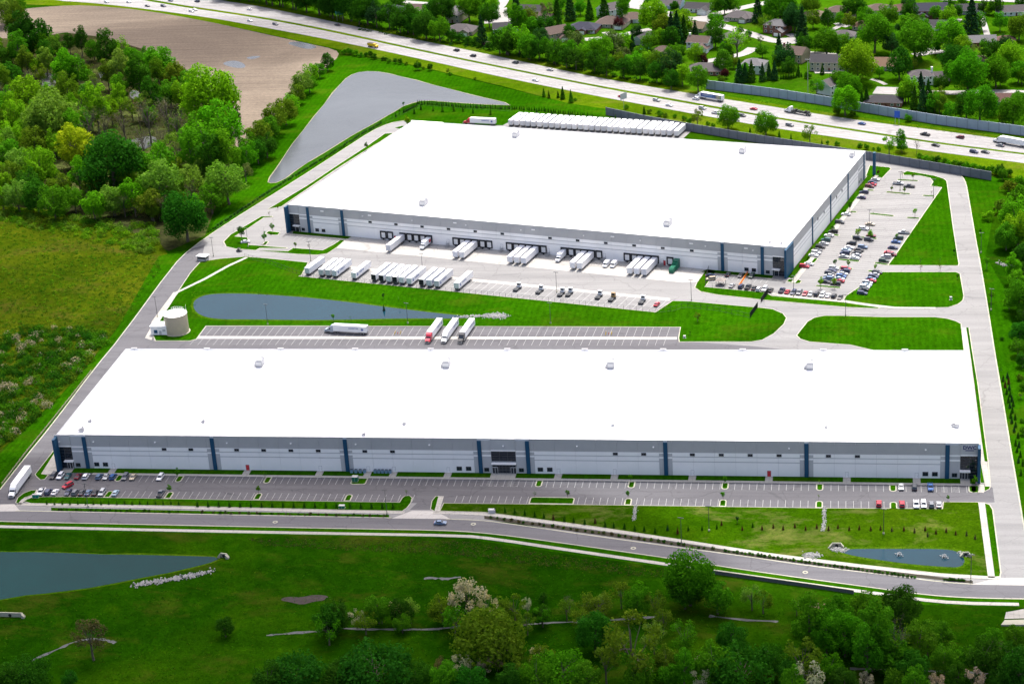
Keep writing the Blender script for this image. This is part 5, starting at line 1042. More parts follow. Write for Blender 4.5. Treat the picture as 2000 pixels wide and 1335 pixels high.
HS = [
 (T3, 360, 60, 15, 9, -.3, 'dark grey', 'white', 'white house with dark grey roof and wide garage, top of the curved street', 1, False, (5, 6, 5, -1)),
 (T3, 815, 150, 16, 11, -.35, 'grey', 'stone', 'stone house with grey roof on the street corner lawn', 1, True, (4, 5, 3, -1)),
 (T3, 1215, 235, 13, 10, -.4, 'light grey', 'brick', 'two storey brick house with pale grey roof above the turning circle', 2, True, (4, 6, 5, -1)),
 (T3, 370, 420, 12, 9, -.3, 'brown', 'white', 'white two storey house with brown roof beside a round dark tree', 2, False, (3, 8, 4, -1), 0, -1),
 (T3, 720, 380, 14, 11, -.5, 'grey', 'beige', 'beige house with grey brown roof behind the olive tree', 1, True, None),
 (T3, 340, 265, 11, 9, -.4, 'tan', 'beige', 'small beige house with tan roof between two spruces', 1, False, None),
 (T3, 430, 720, 18, 12, -.15, 'grey', 'brick', 'wide brick house with steep grey roofs near the barrier end', 1, True, (-3, 6, 3, -1), 0, 0),
 (T3, 960, 660, 12, 10, -.25, 'light grey', 'white', 'white two storey house with pale roof behind the spruce row', 2, True, (-5, 5, 3, -1), 0, 0),
 (T3, 1400, 540, 13, 10, -.45, 'brown', 'tan', 'tan two storey house with brown roof and chimney', 2, False, None, 0, -1),
 (T3, 1790, 630, 20, 10, -.15, 'dark grey', 'beige', 'long beige house with dark roof beside the swimming pool', 2, False, None),
 (T3, 1620, 135, 13, 9, -.2, 'tan', 'tan', 'tan roofed house half hidden beyond the round dark tree', 1, True, None, 0, 1),
 (T3, 1900, 90, 15, 10, -.3, 'brown', 'beige', 'beige house with large brown roof at the wood edge', 2, True, None),
 (T3, 1780, 880, 10, 9, .9, 'grey', 'white', 'white sided house with grey roof just behind the pale barrier', 2, False, None),
 (T4, 878, 780, 12, 9, .05, 'grey', 'white', 'white colonial house with dark shutters and a chimney at each end', 2, True, None, 0, 1),
 (T4, 1080, 800, 10, 7, .1, 'grey', 'beige', 'low grey roofed side house right of the white colonial', 1, False, None),
 (T4, 440, 670, 16, 11, -.1, 'orange brown', 'grey', 'house with orange brown roof beside the teardrop tree', 1, False, (-3, 5, 2, -1)),
 (T4, 480, 1060, 18, 10, -.15, 'dark grey', 'brick', 'low brick ranch with dark grey roof touching the pale barrier', 1, True, None, 0, 0),
 (T4, 1780, 1050, 22, 9, .0, 'red brown', 'grey', 'long low house with red brown roof at the right edge', 1, False, None, 0, 1),
 (T4, 1480, 420, 20, 9, .05, 'light grey', 'brick', 'long ranch with pale grey roof beneath the tall spruce', 1, False, None),
 (T4, 1090, 250, 16, 9, -.1, 'dark grey', 'white', 'white gabled house with dark roof and pale driveway', 1, False, (-6, 6, 3, -1)),
 (T4, 985, 75, 18, 11, .0, 'navy', 'brick', 'large brick house with twin gables and navy roof at top right', 2, False, (-5, 7, 4, -1), 0, 0),
 (T4, 1880, 90, 18, 9, .05, 'grey', 'white', 'white ranch with grey roof at the top right corner', 1, False, None, 1, 0),
 (T4, 1400, 75, 18, 9, .1, 'dark grey', 'grey', 'grey house with dark roof behind the tall spruce', 1, False, None),
 (T4, 430, 70, 14, 10, -.1, 'brown', 'beige', 'house with mauve brown roof left of the tall green tree', 1, True, None),
 (T4, 640, 80, 11, 9, .5, 'red brown', 'white', 'white gabled house with red brown roof right of the tall green tree', 1, False, None),
 (T4, 300, 250, 14, 10, -.3, 'orange brown', 'tan', 'house with orange roof partly under broad crowns', 1, True, None),
 (T4, 1510, 620, 9, 8, .3, 'tan', 'beige', 'small tan roofed house among trees on the right', 1, True, None),
 (T4, 1020, 385, 10, 8, .2, 'orange brown', 'beige', 'small orange roofed house between two broad crowns', 1, False, None),
 (T4, 50, 350, 12, 9, -.2, 'grey', 'grey', 'grey roofed house left of the broad crowned trees', 1, True, None),
 (T4, 1800, 400, 10, 7, .0, 'red brown', 'brick', 'small dark brown house under the olive tree at right', 1, True, None),
 (T5, 890, 275, 17, 12, -.15, 'navy', 'brick', 'brick house with navy roof and white arched gable', 1, True, (1, 4, 2.5, -1), 1, 0),
 (T5, 1200, 215, 18, 13, -.2, 'brown', 'beige', 'wide house with light brown hipped roof', 1, True, (6, 6, 3, -1)),
 (T5, 1430, 165, 14, 11, -.1, 'brown', 'white', 'white garage house with grey brown hipped roof', 1, True, None, 1, 0),
 (T5, 580, 320, 12, 10, .6, 'brown', 'tan', 'tall tan house with brown gabled roof behind the roadside trees', 2, False, (2, 6, 3, -1)),
 (T5, 330, 90, 14, 10, -.2, 'dark grey', 'brick', 'dark roofed house behind the cul de sac spruce', 1, False, None),
 (T5, 440, 150, 11, 9, -.5, 'brown', 'beige', 'small mauve roofed house near the bare grey tree', 1, True, None),
 (T5, 1530, 400, 12, 9, 1.1, 'dark grey', 'grey', 'dark grey roofed house seen end on among the roadside trees', 1, False, None),
 (T5, 1770, 530, 14, 11, -.3, 'brown', 'stone', 'stone house with brown pyramid roof by a small blue pool', 1, True, None),
 (T5, 1170, 70, 12, 10, .7, 'grey', 'white', 'white gabled house between tall spruces', 2, False, None),
 (T5, 1840, 20, 13, 10, -.2, 'grey', 'blue', 'pale blue house with a white garage at the top edge', 1, False, None, 1, 0),
 (T5, 40, 275, 14, 9, .1, 'dark grey', 'white', 'white house with dark roof at the end of the cul de sac', 1, False, None),
 (T6, 690, 80, 16, 11, -.2, 'navy', 'white', 'white house with navy roof behind the dark roadside wood', 2, True, (1, 5, 2, -1)),
 (T6, 980, 75, 16, 9, -.2, 'brown', 'white', 'white house with flat brown roof left of the dark crown', 1, False, None),
 (T6, 1400, 110, 9, 16, -.2, 'light grey', 'beige', 'long grey roofed house end on beside the cul de sac', 2, True, None),
 (T6, 1450, 295, 17, 12, -.15, 'grey', 'tan', 'tan house with wide grey roof nearest the highway', 1, True, (4, 6, 3, -1), 0, 0),
]
for i, h in enumerate(HS): house(*h)
# garden shed
p = G(*c1(T6, 1720, 475), 1.5); o = empty('garden_shed', (p.x, p.y, .02), -.2); tag(o, uniq('small brown garden shed on grass beside the highway trees'), 'shed'); b = MB(); b.box(-2.4, 2.4, -1.6, 1.6, 0, 2.2); obj('wall', b.mesh('wall', flatc('shed_wood', (.09, .045, .035))), o); obj('roof', gable(4.8, 3.2, 2.2, .9, False, .2).mesh('roof', [flatc('roof_shingle_brown', ROOF['brown']), HM['shed_wood']]), o)
# ================================================================== trees and plants
NR = np.random.RandomState(11)
def quads_mesh(name, V, mat, smooth=False):          # V: (n,4,3)
    n = len(V); me = bpy.data.meshes.new(name); me.vertices.add(4*n); me.loops.add(4*n); me.polygons.add(n)
    me.vertices.foreach_set('co', np.ascontiguousarray(V, dtype=np.float32).ravel()); me.loops.foreach_set('vertex_index', np.arange(4*n, dtype=np.int32))
    me.polygons.foreach_set('loop_start', np.arange(0, 4*n, 4, dtype=np.int32)); me.polygons.foreach_set('loop_total', np.full(n, 4, dtype=np.int32))
    me.update(calc_edges=True); me.materials.append(mat); return me
def leaf_quads(P, N, size, rs):
    n = len(P); N = N+rs.normal(0, .55, (n, 3)); N /= np.linalg.norm(N, axis=1)[:, None]+1e-9
    a = rs.normal(0, 1, (n, 3)); X = np.cross(N, a); X /= np.linalg.norm(X, axis=1)[:, None]+1e-9; Y = np.cross(N, X)
    s = (size*rs.uniform(.55, 1.35, n))[:, None]; k = rs.uniform(.5, .9, n)[:, None]
    return np.stack([P-X*s*.5, P-Y*s*.5*k, P+X*s*.5, P+Y*s*.5*k], 1)
def lobe_leaves(lobes, n, size, rs, shell=.55):
    w = np.array([l[3]*l[4]+l[4]*l[5]+l[3]*l[5] for l in lobes]); idx = rs.choice(len(lobes), n, p=w/w.sum()); L = np.array(lobes)[idx]
    d = rs.normal(0, 1, (n, 3)); d /= np.linalg.norm(d, axis=1)[:, None]; r = (shell+(1.06-shell)*rs.uniform(0, 1, n)**.6)[:, None]
    P = L[:, :3]+d*L[:, 3:6]*r; return leaf_quads(P, d, size, rs)
def crown_lobes(W_, zc, rz, k, rs, core=.72):
    lo = [(0, 0, zc, W_/2*core, W_/2*core, rz*core)]
    for i in range(k):
        t = 2*math.pi*(i+rs.uniform(-.3, .3))/k*1.618; e = rs.uniform(-.55, .95); c = math.cos(math.asin(max(-.9, min(.95, e))))
        q = rs.uniform(.17, .42)*W_/2; j = rs.uniform(.86, 1.12); lo.append((math.cos(t)*c*(W_/2-q*.8)*j, math.sin(t)*c*(W_/2-q*.8)*j, zc+e*(rz-q*.6)*j, q*rs.uniform(.85, 1.15), q*rs.uniform(.85, 1.15), q*rs.uniform(.8, 1.35)))
    return lo
def limbs_mesh(H, tr, tops, rs, twigs=0):
    b = MB(); z = 0; p = Vector((0, 0, 0)); r = tr
    for k in range(3):
        q = p+Vector((rs.uniform(-.2, .2), rs.uniform(-.2, .2), H*.45/3)); b.tube(p, q, r, r*.85, 7, cap=False); p = q; r *= .85
    b.tube(p, p+Vector((0, 0, H*.3)), r, r*.25, 6, cap=False)
    for i, t in enumerate(tops):
        a = Vector((0, 0, H*(.22+.3*((i*.37) % 1)))); t = Vector(t); m = a.lerp(t, .5)+Vector((0, 0, H*.03)); b.tube(a, m, r*.55, r*.38, 5, cap=False); b.tube(m, t, r*.38, r*.1, 4, cap=False)
        for j in range(twigs): d = Vector((rs.uniform(-1, 1), rs.uniform(-1, 1), rs.uniform(0, 1))).normalized()*H*.13; c = m.lerp(t, rs.uniform(.1, 1)); b.tube(c, c+d, r*.14, r*.03, 3, cap=False); e = c+d*.6; d2 = Vector((rs.uniform(-1, 1), rs.uniform(-1, 1), rs.uniform(0, 1))).normalized()*H*.08; b.tube(e, e+d2, r*.07, r*.02, 3, cap=False)
    return b.mesh('trunk', M['bark'])
PT = {}                                  # kind -> list of (crown mesh, trunk mesh), nominal width, crown centre height
def proto(kind, var):
    rs = np.random.RandomState(hash_(kind)+var*17)
    if kind == 'round': H, W_, zc, rz, k, n, s = 13, 11, 6.7, 6., 26, 3800, .64
    elif kind == 'big': H, W_, zc, rz, k, n, s = 17, 15, 8.6, 7.9, 46, 8600, .68
    elif kind == 'tall': H, W_, zc, rz, k, n, s = 18, 9, 9.6, 7.9, 28, 3800, .62
    elif kind == 'wide': H, W_, zc, rz, k, n, s = 9, 14, 4.4, 4.4, 40, 5200, .62
    elif kind == 'oval': H, W_, zc, rz, k, n, s = 14, 10, 7.6, 6.2, 8, 3200, .7
    elif kind == 'open': H, W_, zc, rz, k, n, s = 13, 10, 7.6, 5., 15, 1300, .6
    elif kind == 'bush': H, W_, zc, rz, k, n, s = 4, 5, 1.8, 2., 10, 900, .5
    elif kind == 'young': H, W_, zc, rz, k, n, s = 5.2, 2.6, 3.4, 1.7, 7, 420, .38
    elif kind == 'sparse': H, W_, zc, rz, k, n, s = 5.2, 2.6, 3.4, 1.7, 7, 110, .3
    if kind in ('round', 'big', 'wide', 'tall', 'oval', 'open', 'bush', 'young', 'sparse'):
        lo = crown_lobes(W_, zc, rz, k, rs, {'oval': .93, 'open': .35}.get(kind, .66)); Q = lobe_leaves(lo[1:] if kind == 'open' else lo, n, s, rs, .3 if kind == 'open' else .6)
        if kind == 'oval': Q[..., :2] *= (1.05-.35*np.clip((Q[..., 2:3]-zc)/rz, -1, 1)*1.)
        t = limbs_mesh(H, {'bush': .1, 'young': .09, 'sparse': .08, 'big': .55}.get(kind, .36), [l[:3] for l in lo[1:9]], rs, 3 if kind == 'open' else 0)
        return quads_mesh('crown', Q, M['leaf']), t, W_, zc
    if kind == 'con':
        H, W_ = 12, 6.2; n = 2300; z = rs.uniform(.03, 1, n)**1.25; t = rs.uniform(0, 2*math.pi, n); tier = .82+.18*np.cos(z*2*math.pi*9); r = (W_/2)*(1-z)**.85*tier*np.sqrt(rs.uniform(.35, 1.05, n)); lob = 1+.12*np.sin(t*5+z*20)
        P = np.stack([np.cos(t)*r*lob, np.sin(t)*r*lob, .5+z*(H-.5)], 1); N = np.stack([np.cos(t)*.6, np.sin(t)*.6, np.full(n, .75)], 1); Q = leaf_quads(P, N, .62, rs)
        b = MB(); b.tube((0, 0, 0), (0, 0, H*.9), .24, .04, 6); return quads_mesh('crown', Q, M['needle']), b.mesh('trunk', M['bark']), W_, 5.
    if kind == 'bare':
        H, W_ = 14, 8; lo = crown_lobes(W_, 9, 4.5, 14, rs); t = limbs_mesh(H, .26, [l[:3] for l in lo[1:]], rs, 7); Q = lobe_leaves(lo[1:], 160, .4, rs, .2); return quads_mesh('crown', Q, M['leaf']), t, W_, 9
def hash_(k): return sum(ord(c)*(i+3) for i, c in enumerate(k))
for k in ('round', 'big', 'wide', 'tall', 'oval', 'open', 'bush', 'young', 'sparse', 'con', 'bare'): PT[k] = [proto(k, v) for v in range(3 if k in ('round', 'open', 'tall') else 2)]
TC = {'mid': (.06, .2, .009), 'green': (.052, .195, .007), 'bright': (.078, .255, .008), 'lime': (.125, .29, .01), 'yellow': (.3, .32, .014), 'olive': (.088, .165, .012), 'dark': (.028, .105, .008), 'darkblue': (.02, .07, .02), 'deep': (.022, .115, .009), 'grey': (.09, .13, .045), 'plum': (.06, .015, .024), 'blossom': (.36, .33, .25), 'brown': (.09, .09, .04), 'rust': (.09, .045, .02), 'pale': (.125, .245, .03)}
ADJ = {'mid': 'green', 'green': 'leafy green', 'bright': 'bright green', 'lime': 'yellow green', 'yellow': 'golden yellow', 'olive': 'olive', 'dark': 'dark green', 'darkblue': 'blue green', 'deep': 'deep green', 'grey': 'grey green', 'plum': 'purple leaved', 'blossom': 'pale blossoming', 'brown': 'brownish', 'rust': 'rust coloured', 'pale': 'pale green'}
NM = {'round': 'broadleaf_tree', 'big': 'spreading_tree', 'wide': 'thicket_tree', 'tall': 'tall_tree', 'oval': 'teardrop_tree', 'open': 'open_crowned_tree', 'bush': 'shrub', 'young': 'young_tree', 'sparse': 'young_tree', 'con': 'spruce_tree', 'bare': 'bare_tree'}
LN = {'round': 'round crowned tree', 'big': 'large spreading tree', 'wide': 'low broad tree', 'tall': 'tall tree', 'oval': 'teardrop shaped tree', 'open': 'open crowned tree', 'bush': 'shrub', 'young': 'young tree', 'sparse': 'thin young tree', 'con': 'spruce', 'bare': 'nearly bare tree'}
RT_ = random.Random(23)
def plant(kind, p, scale, colour, label, group, sz=1., tint=.12):
    cr, tr, W_, zc = PT[kind][RT_.randrange(len(PT[kind]))]
    c = tuple(max(.002, x*RT_.uniform(1-tint, 1+tint)) for x in TC[colour])
    r = empty(NM[kind], (p[0], p[1], 0), RT_.uniform(0, 6.28), (scale, scale, scale*sz*RT_.uniform(.94, 1.06)))
    obj('trunk', tr, r); obj('crown', cr, r, color=c); tag(r, uniq(label), 'shrub' if kind == 'bush' else 'tree', group); return r
def by_crown(u, v, wpx, kind, sz=1.):
    _, _, W_, zc = PT[kind][0]; s = 1.
    for _ in range(4): p = G(u, v, zc*s*sz); s = wpx*depth(p)/CF/W_
    return p, s
def px_of(p):
    d = Vector(p)-Vector((0, 0, CH)); z = d.dot(_fw); return 1000+CF*d.dot(_R)/z, 667.5-CF*d.dot(_U)/z
def off_highway(p, force=False):
    u, v = px_of((p.x, p.y, 0)); e = float(np.interp(u, [q[0] for q in hw['fu']], [q[1] for q in hw['fu']])); m = float(np.interp(u, [q[0] for q in hw['nl']], [q[1] for q in hw['nl']]))
    if e-5 < v < (e+m)/2+6 or (force and v > e-5): return G(u, e-5-RT_.uniform(0, 5))
    return p
def stand(k, sc, lst, where, group=None, sz=1., grow=1.):
    L = []
    for t in lst:
        x, y, w, kind, col = t[:5]; u, v = c1(k, x, y); L.append((u, v, w/sc*grow, kind, col))
    L.sort()
    for i, (u, v, w, kind, col) in enumerate(L):
        p, s = by_crown(u, v, w, kind, sz); p = off_highway(p, k is T8) if k in (T5, T6, T8) else p; plant(kind, p, s, col, '%s %s, %s from the left %s' % (ADJ[col], LN[kind], ordinal(i), where), group or 'trees '+where, sz)
S6, S3 = 5.5556, 2.967
ID = crop(0, 0, 1)
stand(T3, S6, [(170, 240, 240, 'round', 'lime'), (60, 330, 170, 'con', 'darkblue'), (200, 350, 140, 'con', 'dark'), (320, 320, 90, 'con', 'darkblue'), (540, 250, 200, 'round', 'mid'), (540, 390, 200, 'round', 'dark'), (770, 450, 270, 'open', 'lime'), (650, 585, 170, 'round', 'dark'), (1050, 540, 150, 'round', 'mid'), (740, 670, 120, 'round', 'olive'), (800, 790, 130, 'con', 'darkblue'), (860, 800, 110, 'con', 'darkblue'), (930, 790, 120, 'con', 'dark'), (1050, 800, 100, 'con', 'darkblue'), (1180, 780, 110, 'con', 'darkblue'), (1120, 790, 90, 'con', 'darkblue'), (1280, 610, 240, 'round', 'darkblue'), (1340, 720, 180, 'round', 'dark'), (1230, 560, 160, 'con', 'darkblue'), (350, 860, 240, 'round', 'mid'), (600, 860, 100, 'bush', 'olive'), (645, 800, 90, 'round', 'plum'), (400, 650, 120, 'round', 'plum'), (1080, 240, 150, 'open', 'olive'), (1240, 80, 350, 'big', 'green'), (1000, 110, 160, 'con', 'darkblue'), (1400, 200, 250, 'big', 'darkblue'), (1480, 290, 170, 'con', 'darkblue'), (1350, 140, 200, 'round', 'dark'), (1760, 200, 150, 'oval', 'dark'), (1600, 210, 160, 'round', 'olive'), (1500, 470, 180, 'round', 'dark'), (1620, 480, 160, 'round', 'green'), (1750, 450, 280, 'big', 'mid'), (1640, 930, 170, 'open', 'mid'), (1870, 880, 180, 'round', 'mid'), (1570, 40, 220, 'round', 'olive'), (100, 75, 100, 'round', 'dark'), (810, 330, 80, 'round', 'dark'), (900, 375, 80, 'round', 'dark'), (1030, 430, 70, 'open', 'grey'), (60, 720, 270, 'round', 'darkblue'), (150, 550, 150, 'round', 'mid'), (80, 580, 180, 'round', 'mid'), (60, 860, 180, 'round', 'dark'), (640, 40, 200, 'round', 'dark'), (520, 40, 100, 'round', 'dark'), (870, 760, 70, 'con', 'dark'), (1540, 820, 90, 'bush', 'dark'), (1700, 760, 60, 'con', 'dark'), (1440, 770, 60, 'con', 'dark')], 'among the upper middle houses', grow=1.06)
stand(T3, S6, [(1250+k*28, 840-k*3, 28, 'con', 'dark') for k in range(9)], 'in the thin garden hedge')
stand(T4, S6, [(200, 690, 380, 'big', 'lime'), (650, 670, 250, 'oval', 'deep'), (820, 450, 380, 'big', 'mid'), (1220, 640, 290, 'big', 'deep'), (1180, 390, 340, 'big', 'bright'), (380, 370, 350, 'big', 'mid'), (520, 160, 230, 'round', 'mid'), (100, 230, 150, 'round', 'olive'), (280, 190, 190, 'round', 'green'), (760, 120, 180, 'round', 'dark'), (730, 270, 200, 'round', 'mid'), (870, 270, 210, 'round', 'mid'), (1430, 200, 230, 'con', 'darkblue'), (1040, 140, 140, 'round', 'mid'), (1240, 110, 180, 'round', 'dark'), (1400, 800, 380, 'big', 'green'), (1700, 780, 290, 'big', 'green'), (1860, 620, 270, 'big', 'lime'), (1950, 300, 240, 'big', 'olive'), (1740, 240, 170, 'round', 'green'), (1640, 560, 220, 'round', 'dark'), (1450, 560, 170, 'open', 'grey'), (750, 970, 230, 'round', 'lime'), (880, 930, 140, 'con', 'darkblue'), (960, 1000, 120, 'con', 'dark'), (90, 960, 270, 'big', 'green'), (290, 1060, 100, 'con', 'dark'), (240, 1080, 80, 'con', 'dark'), (1100, 900, 170, 'round', 'dark'), (1060, 1050, 180, 'round', 'olive'), (60, 470, 200, 'round', 'mid'), (560, 480, 200, 'round', 'darkblue'), (800, 690, 90, 'round', 'olive'), (1700, 60, 160, 'round', 'dark'), (1560, 70, 120, 'round', 'dark'), (180, 60, 230, 'round', 'dark'), (90, 110, 180, 'round', 'dark'), (1380, 680, 120, 'round', 'olive'), (1940, 780, 200, 'round', 'mid'), (1620, 100, 100, 'round', 'lime'), (740, 30, 160, 'round', 'darkblue'), (640, 330, 120, 'round', 'darkblue'), (1960, 20, 120, 'round', 'dark'), (1330, 20, 120, 'round', 'mid'), (480, 330, 120, 'round', 'mid'), (1800, 460, 140, 'round', 'darkblue'), (1560, 480, 90, 'round', 'mid')], 'among the upper right houses', grow=1.06)
stand(T2, 5.882, [(840, 570, 130, 'con', 'darkblue'), (740, 560, 120, 'con', 'dark'), (930, 600, 110, 'con', 'dark'), (1030, 600, 160, 'round', 'olive'), (1150, 690, 150, 'round', 'green'), (1275, 715, 90, 'open', 'lime'), (1340, 610, 240, 'round', 'dark'), (1500, 620, 330, 'big', 'green'), (1880, 680, 280, 'big', 'green'), (1640, 640, 150, 'round', 'dark'), (1750, 770, 120, 'bush', 'olive'), (640, 470, 180, 'round', 'lime'), (1950, 560, 160, 'round', 'mid'), (670, 770, 90, 'bush', 'mid')], 'just behind the pale barrier', grow=1.2)
stand(T1, 5.882, [(1830, 560, 330, 'big', 'bright'), (1760, 350, 190, 'round', 'mid'), (1500, 400, 170, 'open', 'mid'), (1730, 690, 110, 'bush', 'olive'), (1910, 720, 90, 'bush', 'olive')], 'in the pale barrier gap')
stand(T5, S6, [(40, 430, 230, 'round', 'mid'), (180, 410, 250, 'round', 'bright'), (280, 500, 200, 'round', 'mid'), (310, 290, 170, 'round', 'green'), (420, 420, 170, 'round', 'darkblue'), (470, 260, 190, 'round', 'dark'), (500, 510, 180, 'round', 'mid'), (620, 520, 170, 'round', 'mid'), (620, 230, 100, 'con', 'dark'), (740, 540, 160, 'round', 'green'), (790, 470, 200, 'round', 'grey'), (870, 580, 170, 'round', 'bright'), (960, 540, 190, 'round', 'bright'), (1080, 560, 230, 'big', 'bright'), (1200, 480, 230, 'round', 'grey'), (1330, 470, 190, 'round', 'lime'), (1260, 640, 130, 'round', 'olive'), (1320, 600, 150, 'round', 'grey'), (1430, 650, 180, 'round', 'bright'), (1420, 510, 110, 'con', 'darkblue'), (1580, 650, 150, 'round', 'lime'), (1500, 600, 150, 'round', 'mid'), (1700, 670, 180, 'round', 'olive'), (1830, 730, 170, 'round', 'grey'), (1880, 650, 140, 'round', 'mid'), (1920, 560, 140, 'round', 'dark'), (1640, 170, 280, 'big', 'lime'), (1600, 440, 180, 'round', 'mid'), (1750, 280, 200, 'round', 'olive'), (1900, 330, 170, 'con', 'darkblue'), (1830, 420, 190, 'round', 'dark'), (160, 110, 150, 'con', 'darkblue'), (740, 90, 140, 'con', 'darkblue'), (600, 100, 110, 'con', 'dark'), (850, 80, 120, 'round', 'green'), (950, 110, 110, 'con', 'dark'), (1110, 90, 140, 'con', 'dark'), (1460, 340, 120, 'round', 'darkblue'), (1270, 245, 100, 'round', 'plum'), (300, 170, 160, 'round', 'olive'), (490, 90, 140, 'open', 'grey'), (1870, 75, 90, 'round', 'dark'), (1330, 20, 100, 'round', 'dark'), (1590, 30, 100, 'round', 'dark'), (60, 560, 200, 'round', 'dark'), (400, 570, 180, 'round', 'dark'), (560, 610, 170, 'round', 'dark'), (700, 640, 160, 'round', 'dark'), (800, 640, 170, 'round', 'dark'), (1000, 690, 180, 'round', 'dark'), (1130, 700, 180, 'round', 'dark'), (1320, 730, 170, 'round', 'dark'), (1500, 750, 170, 'round', 'dark'), (1680, 780, 170, 'round', 'dark'), (1850, 830, 130, 'round', 'dark'), (640, 30, 150, 'round', 'mid'), (1730, 380, 120, 'round', 'lime'), (730, 360, 70, 'bush', 'mid'), (960, 340, 60, 'bush', 'grey')], 'in the middle highway screen', grow=1.2)
stand(T6, S6, [(40, 60, 250, 'big', 'dark'), (240, 90, 270, 'big', 'dark'), (120, 160, 200, 'round', 'dark'), (420, 130, 270, 'big', 'dark'), (330, 200, 210, 'round', 'dark'), (520, 230, 200, 'round', 'darkblue'), (660, 230, 210, 'round', 'dark'), (780, 260, 190, 'round', 'dark'), (860, 200, 240, 'big', 'dark'), (1000, 190, 200, 'round', 'mid'), (1060, 270, 230, 'big', 'dark'), (920, 320, 190, 'round', 'dark'), (1210, 310, 200, 'round', 'mid'), (1240, 110, 230, 'big', 'dark'), (1150, 380, 150, 'round', 'dark'), (1530, 90, 230, 'big', 'green'), (1750, 160, 200, 'round', 'dark'), (1670, 360, 140, 'con', 'darkblue'), (1430, 420, 110, 'bush', 'dark'), (1520, 440, 100, 'bush', 'dark'), (1590, 450, 90, 'bush', 'dark'), (1340, 380, 110, 'round', 'dark'), (1860, 500, 190, 'round', 'dark'), (1960, 370, 150, 'round', 'green'), (1960, 480, 160, 'round', 'dark'), (1640, 490, 60, 'bush', 'mid'), (1750, 530, 90, 'bush', 'dark'), (1960, 150, 100, 'open', 'dark'), (760, 20, 160, 'round', 'dark'), (1120, 90, 150, 'round', 'dark'), (1320, 40, 130, 'round', 'dark'), (1760, 20, 170, 'round', 'dark')], 'in the dark roadside wood', grow=1.2)
stand(T8, 5, [(560+k*115, -30+k*26+(k % 2)*14, 190, ('round', 'tall')[k % 2], ('dark', 'darkblue', 'deep')[k % 3]) for k in range(12)]+[(700+k*130, -70+k*20, 200, 'big', 'dark') for k in range(9)], 'along the top edge', grow=1.2)
# field hedge on the west bank of the far pond
stand(Z1, S3, [(1895, 355, 64, 'oval', 'dark'), (1850, 405, 66, 'round', 'mid'), (1800, 430, 84, 'round', 'lime'), (1750, 480, 110, 'round', 'pale'), (1790, 480, 80, 'round', 'mid'), (1720, 540, 90, 'round', 'olive'), (1690, 590, 90, 'round', 'lime'), (1650, 640, 120, 'round', 'olive'), (1590, 690, 130, 'round', 'olive'), (1560, 750, 110, 'round', 'mid'), (1500, 780, 140, 'round', 'olive'), (1540, 840, 110, 'round', 'dark'), (1440, 830, 110, 'round', 'mid'), (1430, 910, 120, 'round', 'green'), (1490, 880, 100, 'round', 'dark'), (1420, 990, 80, 'open', 'grey')], 'in the field hedge', grow=1.2)
